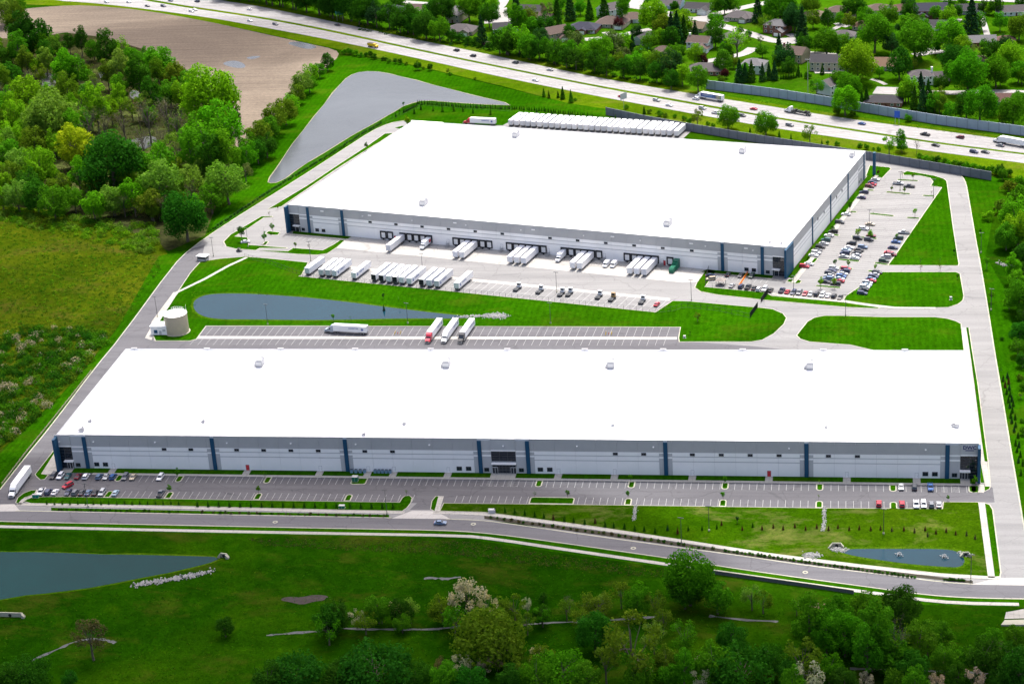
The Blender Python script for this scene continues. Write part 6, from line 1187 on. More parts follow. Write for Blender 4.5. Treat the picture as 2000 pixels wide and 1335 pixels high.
# the swampy wood: trees one can pick out
wood = [(30, 60, 140, 'round', 'mid'), (90, 120, 130, 'tall', 'olive'), (70, 30, 130, 'round', 'green'), (205, 230, 190, 'big', 'dark'), (130, 190, 120, 'tall', 'dark'), (150, 345, 80, 'tall', 'olive'), (330, 280, 100, 'round', 'dark'), (400, 245, 62, 'tall', 'dark'), (465, 235, 75, 'tall', 'dark'), (540, 290, 90, 'round', 'mid'), (610, 280, 120, 'tall', 'dark'), (700, 280, 84, 'open', 'lime'), (760, 330, 90, 'round', 'mid'), (370, 395, 115, 'tall', 'bright'), (452, 415, 95, 'tall', 'green'), (690, 400, 110, 'tall', 'green'), (800, 440, 120, 'tall', 'dark'), (830, 335, 95, 'round', 'mid'), (920, 365, 135, 'round', 'bright'), (930, 430, 85, 'round', 'olive'), (1015, 440, 110, 'round', 'olive'), (1095, 470, 95, 'round', 'green'), (980, 530, 140, 'round', 'green'), (1080, 540, 110, 'round', 'green'), (1210, 580, 250, 'big', 'lime'), (1270, 730, 230, 'big', 'green'), (1180, 790, 220, 'big', 'bright'), (1320, 690, 130, 'round', 'dark'), (1310, 880, 160, 'tall', 'green'), (1100, 880, 150, 'tall', 'mid'), (1220, 900, 140, 'tall', 'dark'), (640, 960, 290, 'big', 'deep'), (435, 850, 185, 'round', 'yellow'), (300, 690, 250, 'big', 'green'), (220, 640, 120, 'round', 'mid'), (550, 600, 150, 'tall', 'mid'), (400, 560, 115, 'tall', 'olive'), (300, 590, 85, 'tall', 'olive'), (150, 560, 150, 'round', 'lime'), (30, 590, 120, 'round', 'mid'), (90, 680, 150, 'round', 'mid'), (20, 700, 120, 'round', 'olive'), (600, 700, 120, 'bare', 'brown'), (710, 700, 120, 'bare', 'brown'), (850, 650, 130, 'bare', 'brown'), (960, 640, 140, 'bare', 'grey'), (510, 700, 120, 'bare', 'grey'), (650, 800, 110, 'bare', 'brown'), (820, 800, 110, 'bare', 'grey'), (930, 790, 120, 'bare', 'brown'), (760, 610, 110, 'open', 'olive'), (700, 620, 90, 'open', 'lime'), (560, 480, 90, 'bare', 'grey'), (1020, 700, 130, 'bare', 'grey'), (1310, 1040, 190, 'round', 'green'), (930, 1070, 230, 'big', 'mid'), (1100, 1060, 160, 'round', 'pale'), (900, 940, 190, 'round', 'mid'), (1000, 980, 130, 'open', 'olive'), (230, 970, 160, 'round', 'green'), (110, 960, 160, 'round', 'mid'), (450, 1010, 100, 'tall', 'mid'), (540, 1080, 120, 'round', 'olive'), (650, 1160, 120, 'round', 'pale'), (50, 1030, 160, 'round', 'olive'), (150, 1060, 140, 'round', 'dark'), (310, 1170, 160, 'round', 'green'), (210, 1140, 140, 'round', 'dark'), (430, 1150, 120, 'round', 'mid'), (1070, 1260, 240, 'big', 'deep'), (1220, 1150, 120, 'round', 'green'), (770, 1130, 150, 'round', 'mid'), (870, 1180, 130, 'round', 'olive'), (540, 1190, 130, 'round', 'mid'), (340, 1080, 110, 'round', 'olive'), (20, 900, 140, 'round', 'mid'), (330, 830, 110, 'round', 'mid'), (200, 830, 140, 'round', 'olive'), (60, 800, 150, 'round', 'mid'), (560, 800, 100, 'bare', 'grey'), (500, 570, 80, 'tall', 'mid'), (620, 420, 80, 'tall', 'olive'), (880, 560, 100, 'tall', 'dark'), (700, 520, 90, 'tall', 'mid'), (230, 420, 90, 'open', 'olive'), (60, 450, 110, 'round', 'dark'), (20, 350, 110, 'round', 'dark'), (110, 290, 90, 'tall', 'mid'), (260, 320, 90, 'tall', 'dark'), (330, 470, 80, 'open', 'grey'), (450, 640, 100, 'bare', 'brown'), (20, 480, 100, 'tall', 'olive'), (980, 1180, 130, 'round', 'dark'), (1150, 990, 120, 'round', 'mid'), (100, 1130, 130, 'round', 'mid'), (10, 1140, 120, 'round', 'lime'), (700, 1050, 120, 'round', 'dark'), (420, 740, 110, 'tall', 'mid'), (150, 760, 120, 'round', 'mid'), (1000, 830, 110, 'open', 'pale'), (770, 880, 90, 'open', 'grey'), (500, 930, 100, 'round', 'dark')]
rw_ = random.Random(8)
wood = [(x, y, w*rw_.uniform(.85, 1.1), ('round' if kd == 'big' and w < 235 else kd), rw_.choice(['mid', 'bright', 'lime', 'pale', 'mid']) if c in ('mid', 'green') else c) for x, y, w, kd, c in wood]
stand(Z1, S3, wood, 'in the swampy left wood', grow=1.25)
def scatter(poly, n, gap, kinds, w0, w1, where, seed, avoid=()):
    rs = random.Random(seed); us = [p[0] for p in poly]; vs_ = [p[1] for p in poly]; out = []; tries = 0
    while len(out) < n and tries < 6000:
        tries += 1; u, v = rs.uniform(min(us), max(us)), rs.uniform(min(vs_), max(vs_))
        if not inpoly(u, v, poly) or any(math.hypot(u-a, (v-b)*1.8) < gap for a, b, *_ in out) or any(math.hypot(u-a, (v-b)*1.6) < r for a, b, r in avoid): continue
        kd, col = rs.choice(kinds); out.append((u, v, rs.uniform(w0, w1), kd, col))
    stand(ID, 1, out, where)
def inpoly(u, v, P):
    r = False; n = len(P)
    for i in range(n):
        (a, b), (c, d) = P[i], P[i-1]
        if (b > v) != (d > v) and u < (c-a)*(v-b)/(d-b)+a: r = not r
    return r
scatter([(-20, 30), (40, 25), (80, 80), (150, 110), (300, 120), (440, 200), (450, 300), (380, 420), (200, 400), (60, 390), (-20, 370)], 165, 13, [('round', 'mid'), ('tall', 'bright'), ('round', 'olive'), ('tall', 'lime'), ('tall', 'olive'), ('bare', 'grey'), ('bare', 'brown'), ('bare', 'grey'), ('open', 'lime'), ('open', 'pale'), ('open', 'olive'), ('tall', 'pale')], 18, 36, 'in the wood\'s inner ranks', 3, [(95, 160, 24), (275, 265, 46), (240, 230, 30)])
hp = [(*c1(h[0], h[1], h[2]+10), 27) for h in HS]
scatter([(800, 5), (1000, 8), (1300, 3), (2000, 3), (2000, 225), (1830, 205), (1640, 160), (1400, 140), (1330, 165), (1150, 130), (950, 80)], 48, 26, [('round', 'mid'), ('round', 'green'), ('round', 'dark'), ('round', 'bright'), ('oval', 'mid'), ('round', 'olive'), ('round', 'lime'), ('tall', 'green')], 20, 40, 'scattered in the gardens', 4, hp+[(1555, 85, 30), (1480, 76, 30), (1530, 80, 25), (1615, 138, 30), (1730, 178, 30), (1560, 165, 45), (1370, 36, 35), (1190, 72, 30), (1300, 25, 30), (980, 30, 30)])
# trees along the creek in front
stand(B2, S3, [(-15, 940, 160, 'round', 'dark'), (105, 940, 95, 'open', 'blossom'), (250, 920, 90, 'open', 'olive'), (330, 905, 85, 'open', 'blossom'), (415, 900, 115, 'open', 'pale'), (600, 900, 150, 'round', 'olive'), (750, 845, 200, 'open', 'blossom'), (740, 900, 150, 'round', 'dark'), (865, 885, 130, 'open', 'blossom'), (1020, 885, 130, 'open', 'olive'), (950, 900, 110, 'round', 'olive'), (1095, 870, 65, 'open', 'blossom'), (1180, 930, 105, 'round', 'dark'), (1190, 830, 48, 'round', 'dark'), (1340, 850, 70, 'bare', 'brown'), (1450, 875, 125, 'open', 'olive'), (1540, 865, 95, 'open', 'pale'), (1640, 810, 120, 'open', 'olive'), (1740, 850, 160, 'round', 'green')], 'along the creek in front', grow=1.12)
stand(B3, S3, [(50, 730, 270, 'big', 'green'), (20, 800, 180, 'big', 'dark'), (210, 830, 170, 'round', 'green'), (410, 820, 120, 'open', 'pale'), (475, 850, 105, 'open', 'olive'), (670, 880, 80, 'open', 'mid'), (795, 920, 120, 'open', 'blossom'), (900, 960, 200, 'round', 'green'), (920, 1030, 150, 'round', 'dark'), (1090, 920, 210, 'big', 'mid'), (1275, 890, 220, 'big', 'dark'), (1240, 1060, 190, 'bare', 'olive'), (1110, 1170, 160, 'round', 'mid'), (1040, 1060, 140, 'round', 'green')], 'on the bank below the street', grow=1.12)
stand(B2, S3, [(860, 1085, 400, 'wide', 'olive'), (1490, 1040, 210, 'big', 'deep'), (1700, 1100, 320, 'open', 'olive'), (1830, 1050, 150, 'open', 'pale'), (220, 1250, 400, 'wide', 'deep'), (60, 1290, 260, 'wide', 'dark'), (450, 1290, 220, 'wide', 'dark'), (720, 1210, 120, 'open', 'blossom'), (850, 1230, 90, 'open', 'blossom'), (920, 1200, 85, 'open', 'blossom'), (1020, 1235, 110, 'open', 'olive'), (1150, 1170, 95, 'open', 'blossom'), (1300, 1260, 300, 'wide', 'green'), (1150, 1300, 190, 'round', 'green'), (1550, 1215, 160, 'open', 'olive'), (1755, 1270, 115, 'open', 'blossom'), (600, 1225, 90, 'open', 'brown'), (770, 1310, 180, 'round', 'deep'), (620, 1310, 170, 'round', 'green'), (1000, 1310, 150, 'round', 'dark'), (1440, 1290, 160, 'round', 'mid'), (1900, 1200, 150, 'round', 'olive')], 'along the bottom edge', grow=1.12)
stand(B3, S3, [(860, 1240, 160, 'round', 'green'), (360, 1250, 350, 'wide', 'deep'), (530, 1190, 180, 'round', 'dark'), (640, 1280, 160, 'round', 'dark'), (120, 1210, 85, 'open', 'blossom'), (110, 1290, 120, 'open', 'blossom'), (740, 1300, 180, 'open', 'blossom'), (1320, 1200, 140, 'round', 'green'), (1530, 1190, 160, 'round', 'mid'), (1660, 1180, 115, 'open', 'mid'), (1430, 1090, 110, 'open', 'pale'), (1820, 1120, 100, 'bare', 'brown'), (1920, 1160, 140, 'open', 'dark'), (1480, 1320, 95, 'open', 'blossom'), (1700, 1310, 115, 'open', 'blossom'), (1070, 1315, 95, 'open', 'blossom'), (950, 1320, 150, 'round', 'dark'), (1600, 1300, 130, 'round', 'dark'), (1870, 1290, 160, 'round', 'dark'), (1250, 1310, 130, 'round', 'mid'), (700, 1010, 110, 'bush', 'mid'), (1410, 1000, 80, 'bush', 'mid')], 'in the bottom right thicket', grow=1.12)
scatter([(1000, 1290), (1300, 1255), (1420, 1190), (1560, 1200), (1700, 1210), (1900, 1215), (2000, 1240), (2000, 1345), (1000, 1345)], 28, 30, [('round', 'mid'), ('round', 'green'), ('round', 'deep'), ('open', 'mid'), ('open', 'olive'), ('round', 'dark'), ('tall', 'green')], 42, 84, 'in the lower right creek wood', 31)
scatter([(620, 1190), (900, 1180), (1330, 1165), (1330, 1215), (1000, 1215), (620, 1228)], 16, 36, [('round', 'mid'), ('open', 'green'), ('open', 'olive'), ('round', 'dark')], 34, 58, 'filling the creek row', 32)
stand(B1, S3, [(1300, 1000, 105, 'round', 'dark'), (520, 1060, 190, 'open', 'brown'), (1900, 970, 170, 'round', 'dark'), (150, 1280, 260, 'wide', 'dark'), (400, 1305, 95, 'round', 'deep'), (1730, 1290, 330, 'wide', 'deep'), (1560, 1310, 200, 'round', 'dark'), (40, 1320, 150, 'round', 'dark')], 'at the bottom left', grow=1.12)
stand(KG, 5.34, [(1420, 120, 230, 'big', 'mid'), (1540, 90, 200, 'big', 'green'), (1490, 440, 150, 'tall', 'bright'), (1530, 560, 170, 'round', 'bright'), (1560, 740, 290, 'big', 'green'), (1450, 800, 120, 'round', 'bright'), (1560, 1130, 210, 'big', 'deep'), (1600, 300, 200, 'big', 'dark'), (1590, 470, 140, 'round', 'dark'), (1590, 930, 130, 'round', 'dark'), (1540, 1270, 150, 'round', 'mid')], 'beyond the east road', grow=1.12)
stand(KH, 5.34, [(1590, 330, 90, 'round', 'mid'), (1570, 430, 70, 'open', 'lime'), (1600, 800, 90, 'round', 'mid'), (1560, 250, 90, 'bush', 'olive'), (1590, 60, 150, 'round', 'dark'), (1580, 700, 60, 'bush', 'mid')], 'beyond the lower east road')
stand(Z3, S3, [(1930, 1240, 180, 'round', 'bright'), (1960, 1310, 190, 'round', 'lime'), (1780, 1250, 80, 'bush', 'lime'), (1860, 1200, 110, 'bush', 'olive'), (1950, 1130, 130, 'bush', 'mid'), (1900, 1080, 100, 'bush', 'olive'), (1970, 1060, 100, 'bush', 'bright')], 'by the small east creek')
stand(T1, 5.882, [(130, 760, 150, 'open', 'olive'), (480, 760, 255, 'big', 'bright'), (915, 825, 270, 'big', 'mid'), (1420, 925, 190, 'open', 'olive'), (735, 905, 34, 'con', 'dark'), (1070, 965, 50, 'con', 'mid'), (1205, 985, 36, 'con', 'mid'), (1560, 1045, 30, 'con', 'mid'), (1625, 1045, 44, 'round', 'mid'), (1735, 1060, 72, 'bush', 'green'), (40, 800, 90, 'bush', 'green'), (110, 880, 70, 'bush', 'lime'), (250, 830, 60, 'bush', 'mid'), (310, 850, 60, 'bush', 'mid'), (1990, 1090, 60, 'bush', 'mid')], 'on the verge by the dark wall')
stand(T2, 5.882, [(450, 1050, 190, 'open', 'bright'), (580, 1010, 130, 'tall', 'green'), (600, 1090, 130, 'round', 'mid'), (770, 1070, 100, 'bare', 'brown'), (120, 1080, 66, 'bush', 'green'), (190, 1100, 76, 'bush', 'green'), (270, 1120, 40, 'bush', 'mid'), (330, 1125, 60, 'bush', 'green')], 'beside the freestanding blue fin')
stand(K8, 5, [(1180+i*58, 178+i*11+(i % 3)*8, 78+(i*7) % 30, 'bush', ('green', 'bright', 'mid', 'dark')[i % 4]) for i in range(16)]+[(1960, 300, 110, 'round', 'dark'), (1990, 350, 100, 'round', 'mid')], 'in the dark wall hedge', 'hedge behind the dark wall')
stand(T6, S6, [(180, 560, 80, 'bush', 'green'), (240, 560, 90, 'bush', 'green'), (300, 575, 90, 'bush', 'bright'), (355, 595, 70, 'bush', 'green'), (415, 595, 60, 'bush', 'dark'), (465, 585, 60, 'round', 'dark'), (500, 615, 80, 'bush', 'dark'), (597, 640, 55, 'bush', 'dark'), (635, 640, 50, 'bush', 'dark'), (665, 665, 60, 'bush', 'mid'), (735, 660, 55, 'round', 'dark'), (785, 665, 55, 'round', 'dark'), (850, 690, 50, 'bush', 'olive'), (975, 710, 90, 'round', 'dark'), (1110, 730, 65, 'round', 'dark'), (1040, 740, 40, 'bush', 'olive'), (1305, 765, 50, 'open', 'olive'), (1330, 800, 50, 'bush', 'mid'), (1600, 855, 40, 'bush', 'olive')], 'on the far pond fence line')
stand(T5, S6, [(455, 1010, 50, 'con', 'mid'), (510, 1030, 45, 'con', 'olive'), (610, 1030, 42, 'con', 'dark'), (660, 1020, 72, 'con', 'dark'), (750, 1055, 75, 'con', 'mid'), (800, 1080, 45, 'bush', 'mid')], 'between far pond and highway')
stand(KF, 5, [(1215, 145, 55, 'bush', 'mid'), (1390, 180, 45, 'con', 'dark'), (1110, 245, 26, 'con', 'mid'), (1540, 210, 80, 'bush', 'mid'), (1440, 190, 60, 'bush', 'olive'), (1690, 235, 50, 'bush', 'green'), (1600, 230, 60, 'bush', 'olive'), (1780, 255, 60, 'bush', 'green'), (1840, 330, 55, 'bush', 'lime'), (1885, 350, 60, 'bush', 'bright'), (1920, 190, 90, 'open', 'olive'), (340, 190, 26, 'con', 'darkblue'), (490, 205, 26, 'con', 'darkblue'), (650, 220, 24, 'con', 'darkblue')], 'above the rear trailer row')
ID = crop(0, 0, 1)
def rowpx(line, n): 
    d = np.cumsum([0]+[math.hypot(line[i+1][0]-line[i][0], line[i+1][1]-line[i][1]) for i in range(len(line)-1)]); t = np.linspace(0, d[-1], n); return list(zip(np.interp(t, d, [p[0] for p in line]), np.interp(t, d, [p[1] for p in line])))
stand(ID, 1, [(u+R_.uniform(-1, 1), v+R_.uniform(-.6, .6), 4.6, 'con', ('dark', 'mid')[i % 2]) for i, (u, v) in enumerate(rowpx([(815, 200), (840, 201), (900, 206), (1000, 210), (1060, 214), (1120, 221), (1180, 230)], 78))], 'in the pond hedge row', 'arborvitae row by the far pond')
stand(KE, 5, [(440+i*16, 84-i*8, 22, 'con', 'dark') for i in range(9)], 'on the pond corner bank')
stand(ID, 1, [(u+R_.uniform(-1.5, 1.5), v+R_.uniform(-1, 1), 5.5, 'bush', ('dark', 'deep')[i % 2]) for i, (u, v) in enumerate(rowpx([(408, 452), (470, 410), (530, 370), (600, 328), (660, 291), (707, 260), (745, 240)], 74))], 'in the west drive row', 'low shrubs along the west drive')
stand(KE, 5, [(440, 10, 26, 'young', 'dark'), (400, 80, 24, 'young', 'dark'), (545, 90, 30, 'con', 'dark'), (610, 50, 30, 'con', 'dark'), (365, 125, 24, 'con', 'dark'), (820, 65, 34, 'con', 'mid'), (930, 60, 34, 'con', 'mid'), (1120, 80, 32, 'con', 'mid'), (1290, 95, 34, 'con', 'mid'), (75, 415, 44, 'young', 'dark'), (475, 165, 60, 'young', 'lime'), (730, 60, 30, 'con', 'mid'), (1020, 65, 30, 'con', 'mid')], 'west of the rear trailers')
# young trees in lots and along roads
stand(N1, 5, [(1428, 455, 62, 'young', 'green'), (1352, 608, 54, 'young', 'mid')], 'in the left front islands')
stand(N2, 5, [(385, 425, 46, 'sparse', 'green'), (320, 565, 52, 'young', 'olive'), (1768, 595, 34, 'sparse', 'olive')], 'in islands left of entrance')
stand(N3, 5, [(1120, 612, 42, 'sparse', 'dark'), (1442, 608, 50, 'young', 'green')], 'on the long front island')
stand(N4, 5, [(158, 455, 52, 'young', 'green'), (1075, 472, 50, 'young', 'green'), (130, 612, 48, 'young', 'green'), (1060, 622, 56, 'young', 'mid'), (1200, 860, 42, 'young', 'darkblue')], 'in islands right of entrance')
stand(N5, 5, [(103, 545, 30, 'sparse', 'lime'), (95, 690, 30, 'sparse', 'olive'), (1358, 700, 36, 'young', 'green'), (1625, 530, 60, 'young', 'bright')], 'near the east front lot end')
stand(K6, 5, [(350, 412, 78, 'young', 'dark'), (655, 355, 58, 'young', 'green'), (580, 455, 58, 'young', 'green'), (882, 535, 36, 'young', 'olive'), (1017, 545, 36, 'sparse', 'brown'), (628, 228, 30, 'sparse', 'brown'), (712, 170, 24, 'young', 'olive')], 'in the small west lot')
stand(KC, 5, [(1525, 15, 56, 'young', 'green'), (1780, 60, 62, 'young', 'lime'), (1900, 75, 62, 'young', 'lime'), (1555, 355, 42, 'young', 'dark'), (1685, 362, 46, 'young', 'mid'), (1415, 540, 66, 'young', 'lime'), (1550, 545, 60, 'young', 'lime'), (1948, 400, 40, 'young', 'lime'), (1125, 500, 30, 'young', 'green'), (1725, 660, 16, 'con', 'mid'), (210, 890, 76, 'open', 'olive'), (138, 1040, 26, 'young', 'mid')], 'in the lower east lot')
stand(KD, 7.143, [(1015, 60, 50, 'sparse', 'olive'), (1168, 90, 50, 'young', 'olive'), (870, 262, 46, 'young', 'olive'), (1045, 282, 50, 'young', 'olive'), (1425, 315, 34, 'sparse', 'rust'), (1195, 590, 64, 'young', 'lime'), (285, 500, 74, 'young', 'dark'), (610, 610, 22, 'sparse', 'mid'), (940, 925, 50, 'young', 'mid'), (680, 40, 46, 'young', 'plum')], 'in the upper east lot')
stand(KG, 5.34, [(525, 350, 40, 'sparse', 'green'), (525, 425, 42, 'sparse', 'rust'), (728, 340, 42, 'sparse', 'green'), (728, 425, 44, 'sparse', 'brown'), (875, 262, 34, 'young', 'dark'), (910, 525, 32, 'young', 'dark'), (1215, 375, 70, 'young', 'bright'), (1262, 715, 74, 'young', 'bright'), (1147, 55, 36, 'young', 'dark'), (1370, 1180, 50, 'bush', 'dark')], 'beside the east road')
stand(KH, 5.34, [(1365, 150, 30, 'sparse', 'dark')]+[(x, y, 40, 'con', c) for x, y, c in ((1430, 230, 'darkblue'), (1385, 260, 'dark'), (1442, 290, 'rust'), (1405, 325, 'rust'), (1450, 355, 'darkblue'), (1422, 395, 'dark'), (1458, 420, 'dark'), (1440, 480, 'dark'), (1475, 470, 'darkblue'), (1490, 520, 'dark'), (1455, 540, 'darkblue'), (1480, 590, 'dark'), (1465, 640, 'dark'), (1510, 660, 'dark'), (1475, 700, 'darkblue'), (1515, 740, 'dark'), (1500, 790, 'darkblue'), (1540, 850, 'dark'), (1515, 930, 'dark'), (1550, 950, 'darkblue'), (1530, 1000, 'dark'), (1565, 1050, 'dark'), (1545, 1110, 'darkblue'), (1570, 1240, 'dark'), (1590, 1140, 'dark'))], 'in the east spruce planting', 'spruce planting right of the east road')
stand(KA, 5, [(840, 680, 34, 'young', 'darkblue'), (848, 810, 34, 'con', 'darkblue'), (990, 690, 30, 'sparse', 'green'), (352, 885, 44, 'young', 'mid'), (520, 895, 26, 'sparse', 'olive'), (1000, 800, 24, 'sparse', 'green')], 'on the middle pond banks')
sl_ = [(B3, x, y, 22, c) for x, y, c in ((42, 432, 'dark'), (122, 430, 'dark'), (208, 422, 'dark'), (235, 402, 'rust'), (355, 430, 'rust'), (415, 412, 'dark'), (470, 428, 'rust'), (535, 418, 'rust'), (592, 428, 'rust'), (660, 415, 'rust'), (722, 430, 'rust'), (787, 420, 'rust'), (855, 432, 'rust'), (910, 420, 'rust'), (975, 432, 'rust'), (1033, 427, 'rust'), (1100, 433, 'rust'), (1157, 428, 'rust'), (1222, 436, 'brown'), (1292, 433, 'rust'), (1353, 445, 'brown'), (1415, 433, 'rust'), (1430, 467, 'brown'), (1478, 452, 'rust'), (1537, 443, 'rust'), (1592, 457, 'rust'), (1655, 462, 'brown'), (1705, 482, 'brown'))]
sl_ += [(B2, x, y, 26, c) for x, y, c in ((910, 325, 'dark'), (968, 325, 'dark'), (1025, 332, 'dark'), (1082, 340, 'dark'), (1140, 350, 'dark'), (1193, 358, 'dark'), (1248, 368, 'rust'), (1312, 376, 'dark'), (1365, 384, 'dark'), (1430, 394, 'dark'), (1490, 388, 'rust'), (1548, 408, 'dark'), (1598, 413, 'dark'), (1660, 418, 'dark'), (1720, 430, 'dark'), (1775, 434, 'dark'), (1838, 444, 'dark'), (1910, 428, 'darkblue'), (1968, 448, 'rust'))]
sl_ += [(B1, 270+i*45, 284+(i % 2)*2, 18, 'dark') for i in range(18)]+[(B1, 1143+i*62, 292+i*.4, 26, 'dark') for i in range(14)]+[(B2, 70+i*62, 300, 26, 'dark') for i in range(5)]
L = sorted([(*c1(k, x, y), w, c) for k, x, y, w, c in sl_])
for i, (u, v, w, c) in enumerate(L): p, s = by_crown(u, v, w/2.967, 'con'); plant('con', p, s*.8, c, 'small %s spruce, %s from the left on the front verge' % (ADJ[c], ordinal(i)), 'small spruces on the front verge')
sh = []
for i in range(26): sh.append((113+i*9.5+R_.uniform(-3, 3), 994.5+(i*9.5)*.021+R_.uniform(-.8, .8), R_.choice(['dark', 'deep', 'dark', 'mid'])))
for i in range(26): sh.append((400+i*14+R_.uniform(-5, 5), 1000.5+i*.27+R_.uniform(-1, 1), R_.choice(['brown', 'dark', 'grey'])))
for i in range(34): t = i/33; sh.append((960+t*430+R_.uniform(-3, 3), 1010+t*62+R_.uniform(-1.2, 1.2), R_.choice(['brown', 'dark', 'olive', 'grey'])))
for i in range(48): t = i/47; sh.append((1416+t*372+R_.uniform(-1.5, 1.5), 1075+t*52+R_.uniform(-.8, .8), R_.choice(['dark', 'deep', 'dark', 'mid'])))
for i in range(9): sh.append((1845+i*4.7, 1131+i*.3, 'dark'))
sh.sort()
for i, (u, v, c) in enumerate(sh): plant('bush', G(u, v, .3), R_.uniform(.2, .32), c, 'low %s shrub, %s from the left in the street planting bed' % (ADJ[c], ordinal(i)), 'shrubs in the street planting bed')
# ------------------------------------------------ uncounted cover: thicket, scrub, reeds, stones
def inpoly(u, v, P):
    r = False; n = len(P)
    for i in range(n):
        (a, b), (c, d) = P[i], P[i-1]
        if (b > v) != (d > v) and u < (c-a)*(v-b)/(d-b)+a: r = not r
    return r
def tufts(name, poly, n, s0, s1, h, cols, label, seed, mat='leaf', per=26, leaf=.4):
    """many small leafy clumps joined into one mass (one object for each colour)"""
    rs = np.random.RandomState(seed); us = [p[0] for p in poly]; vs_ = [p[1] for p in poly]; Q = [[] for _ in cols]; k = 0
    while k < n:
        u, v = rs.uniform(min(us), max(us)), rs.uniform(min(vs_), max(vs_))
        if not inpoly(u, v, poly): continue
        k += 1; p = G(u, v); s = rs.uniform(s0, s1); m = int(per*max(.5, s)); d = rs.normal(0, 1, (m, 3)); d[:, 2] = abs(d[:, 2]); d /= np.linalg.norm(d, axis=1)[:, None]
        P = np.array([p.x, p.y, 0])+d*np.array([s, s, s*h])*rs.uniform(.55, 1.05, m)[:, None]; Q[rs.randint(len(cols))].append(leaf_quads(P, d, leaf*(.6+.4*s), rs))
    for i, c in enumerate(cols): o = obj(name, quads_mesh(name, np.concatenate(Q[i]), M[mat]), color=tuple(x*.8 for x in TC[c])); tag(o, label, None, None, 'stuff')
tufts('thicket', [(-10, 660), (60, 640), (150, 640), (215, 660), (190, 690), (130, 755), (60, 830), (-10, 880)], 560, 1.2, 3.4, 1.05, ['olive', 'mid', 'dark', 'dark', 'blossom', 'mid', 'deep'], 'dense tangle of shrubs in the lower left field', 5, per=46, leaf=.42)
tufts('thicket', [(120, 420), (300, 440), (312, 470), (290, 500), (180, 470), (60, 450), (0, 430), (0, 400)], 330, 1., 3., 1., ['olive', 'mid', 'lime', 'pale'], 'bright shrubs along the foot of the wood', 6, per=44, leaf=.42)
tufts('scrub_growth', [(-10, 430), (120, 440), (300, 500), (320, 520), (215, 660), (60, 640), (-10, 660)], 3000, .25, 1.3, .8, ['olive', 'lime', 'olive', 'mid', 'dark'], 'low scattered weeds in the rough field', 7, per=16, leaf=.45)
tufts('understorey', [(0, 130), (250, 110), (450, 210), (455, 330), (380, 440), (120, 410), (0, 390)], 1500, .8, 2.2, 1.1, ['grey', 'brown', 'olive', 'mid', 'brown', 'pale'], 'brushy undergrowth beneath the swampy wood', 8, per=22, leaf=.5)
tufts('meadow_growth', [(0, 1180), (300, 1150), (460, 1110), (900, 1070), (1300, 1130), (1700, 1190), (2000, 1220), (2000, 1335), (0, 1335)], 5200, .2, .7, .5, ['mid', 'olive', 'dark', 'deep'], 'rough tufts of meadow grass in front', 9, per=10, leaf=.4)
tufts('meadow_growth', [(480, 1050), (700, 1052), (900, 1056), (1100, 1085), (1330, 1118), (1330, 1132), (1100, 1110), (900, 1085), (700, 1075), (520, 1066)], 1500, .25, .8, .6, ['olive', 'brown', 'brown'], 'brownish weeds on the bank below the street', 19, per=12, leaf=.4)
tufts('bank_growth', [(374, 570), (480, 568), (600, 576), (600, 580), (465, 574), (404, 576), (384, 586), (380, 612), (372, 600)], 170, .3, .8, .8, ['lime', 'olive', 'mid'], 'tall reeds round the middle pond', 10, per=14)
tufts('bank_growth', [(1640, 1066), (1860, 1066), (1892, 1080), (1892, 1108), (1850, 1114), (1768, 1106), (1666, 1090), (1660, 1086), (1768, 1101), (1846, 1108), (1878, 1107), (1886, 1096), (1876, 1080), (1852, 1072), (1660, 1072)], 200, .3, .7, .8, ['mid', 'bright', 'lime'], 'reeds round the small front pond', 12, per=14)
tufts('roadside_weeds', [(1380, 178), (1510, 198), (1640, 222), (1830, 250), (2000, 270), (2000, 276), (1830, 256), (1640, 228), (1510, 205), (1380, 182)], 260, .3, 1., .7, ['mid', 'lime', 'bright'], 'weeds below the pale barrier', 13, per=14)
tufts('understorey', [(700, 60), (800, 75), (1000, 108), (1160, 146), (1330, 172), (1330, 168), (1160, 138), (1000, 98), (800, 62), (700, 44)], 240, .8, 1.8, 1., ['dark', 'darkblue', 'dark'], 'dark undergrowth below the roadside trees', 14, per=26, leaf=.55)
def stones(name, segs, n, r, s0, s1, label, seed):
    rs = random.Random(seed); b = MB()
    for _ in range(n):
        i = rs.randrange(len(segs)-1); t = rs.random(); u = segs[i][0]+(segs[i+1][0]-segs[i][0])*t; v = segs[i][1]+(segs[i+1][1]-segs[i][1])*t; p = G(u, v); x, y = p.x+rs.gauss(0, r), p.y+rs.gauss(0, r); s = rs.uniform(s0, s1); k = len(b.v)
        z0 = .16; pts = [(x+s*math.cos(a)*rs.uniform(.7, 1.2), y+s*math.sin(a)*rs.uniform(.7, 1.2), z0) for a in (0, 1.26, 2.5, 3.77, 5.03)]; b.v += pts+[(q[0]*.5+x*.5, q[1]*.5+y*.5, z0+s*rs.uniform(.5, .9)) for q in pts]
        for j in range(5): b.f.append((k+j, k+(j+1) % 5, k+5+(j+1) % 5, k+5+j)); b.m.append(0)
        b.f.append(tuple(k+5+j for j in range(5))); b.m.append(0)
    o = obj(name, b.mesh(name, M['rock'])); tag(o, label, None, None, 'stuff')
stones('riprap', [(890, 620), (930, 618), (960, 617), (984, 617)], 300, .8, .2, .55, 'pale stones at the east tip of the middle pond', 1); stones('riprap', [(955, 616), (984, 618)], 200, 1.6, .25, .6, 'pile of pale stones beyond the middle pond', 2)
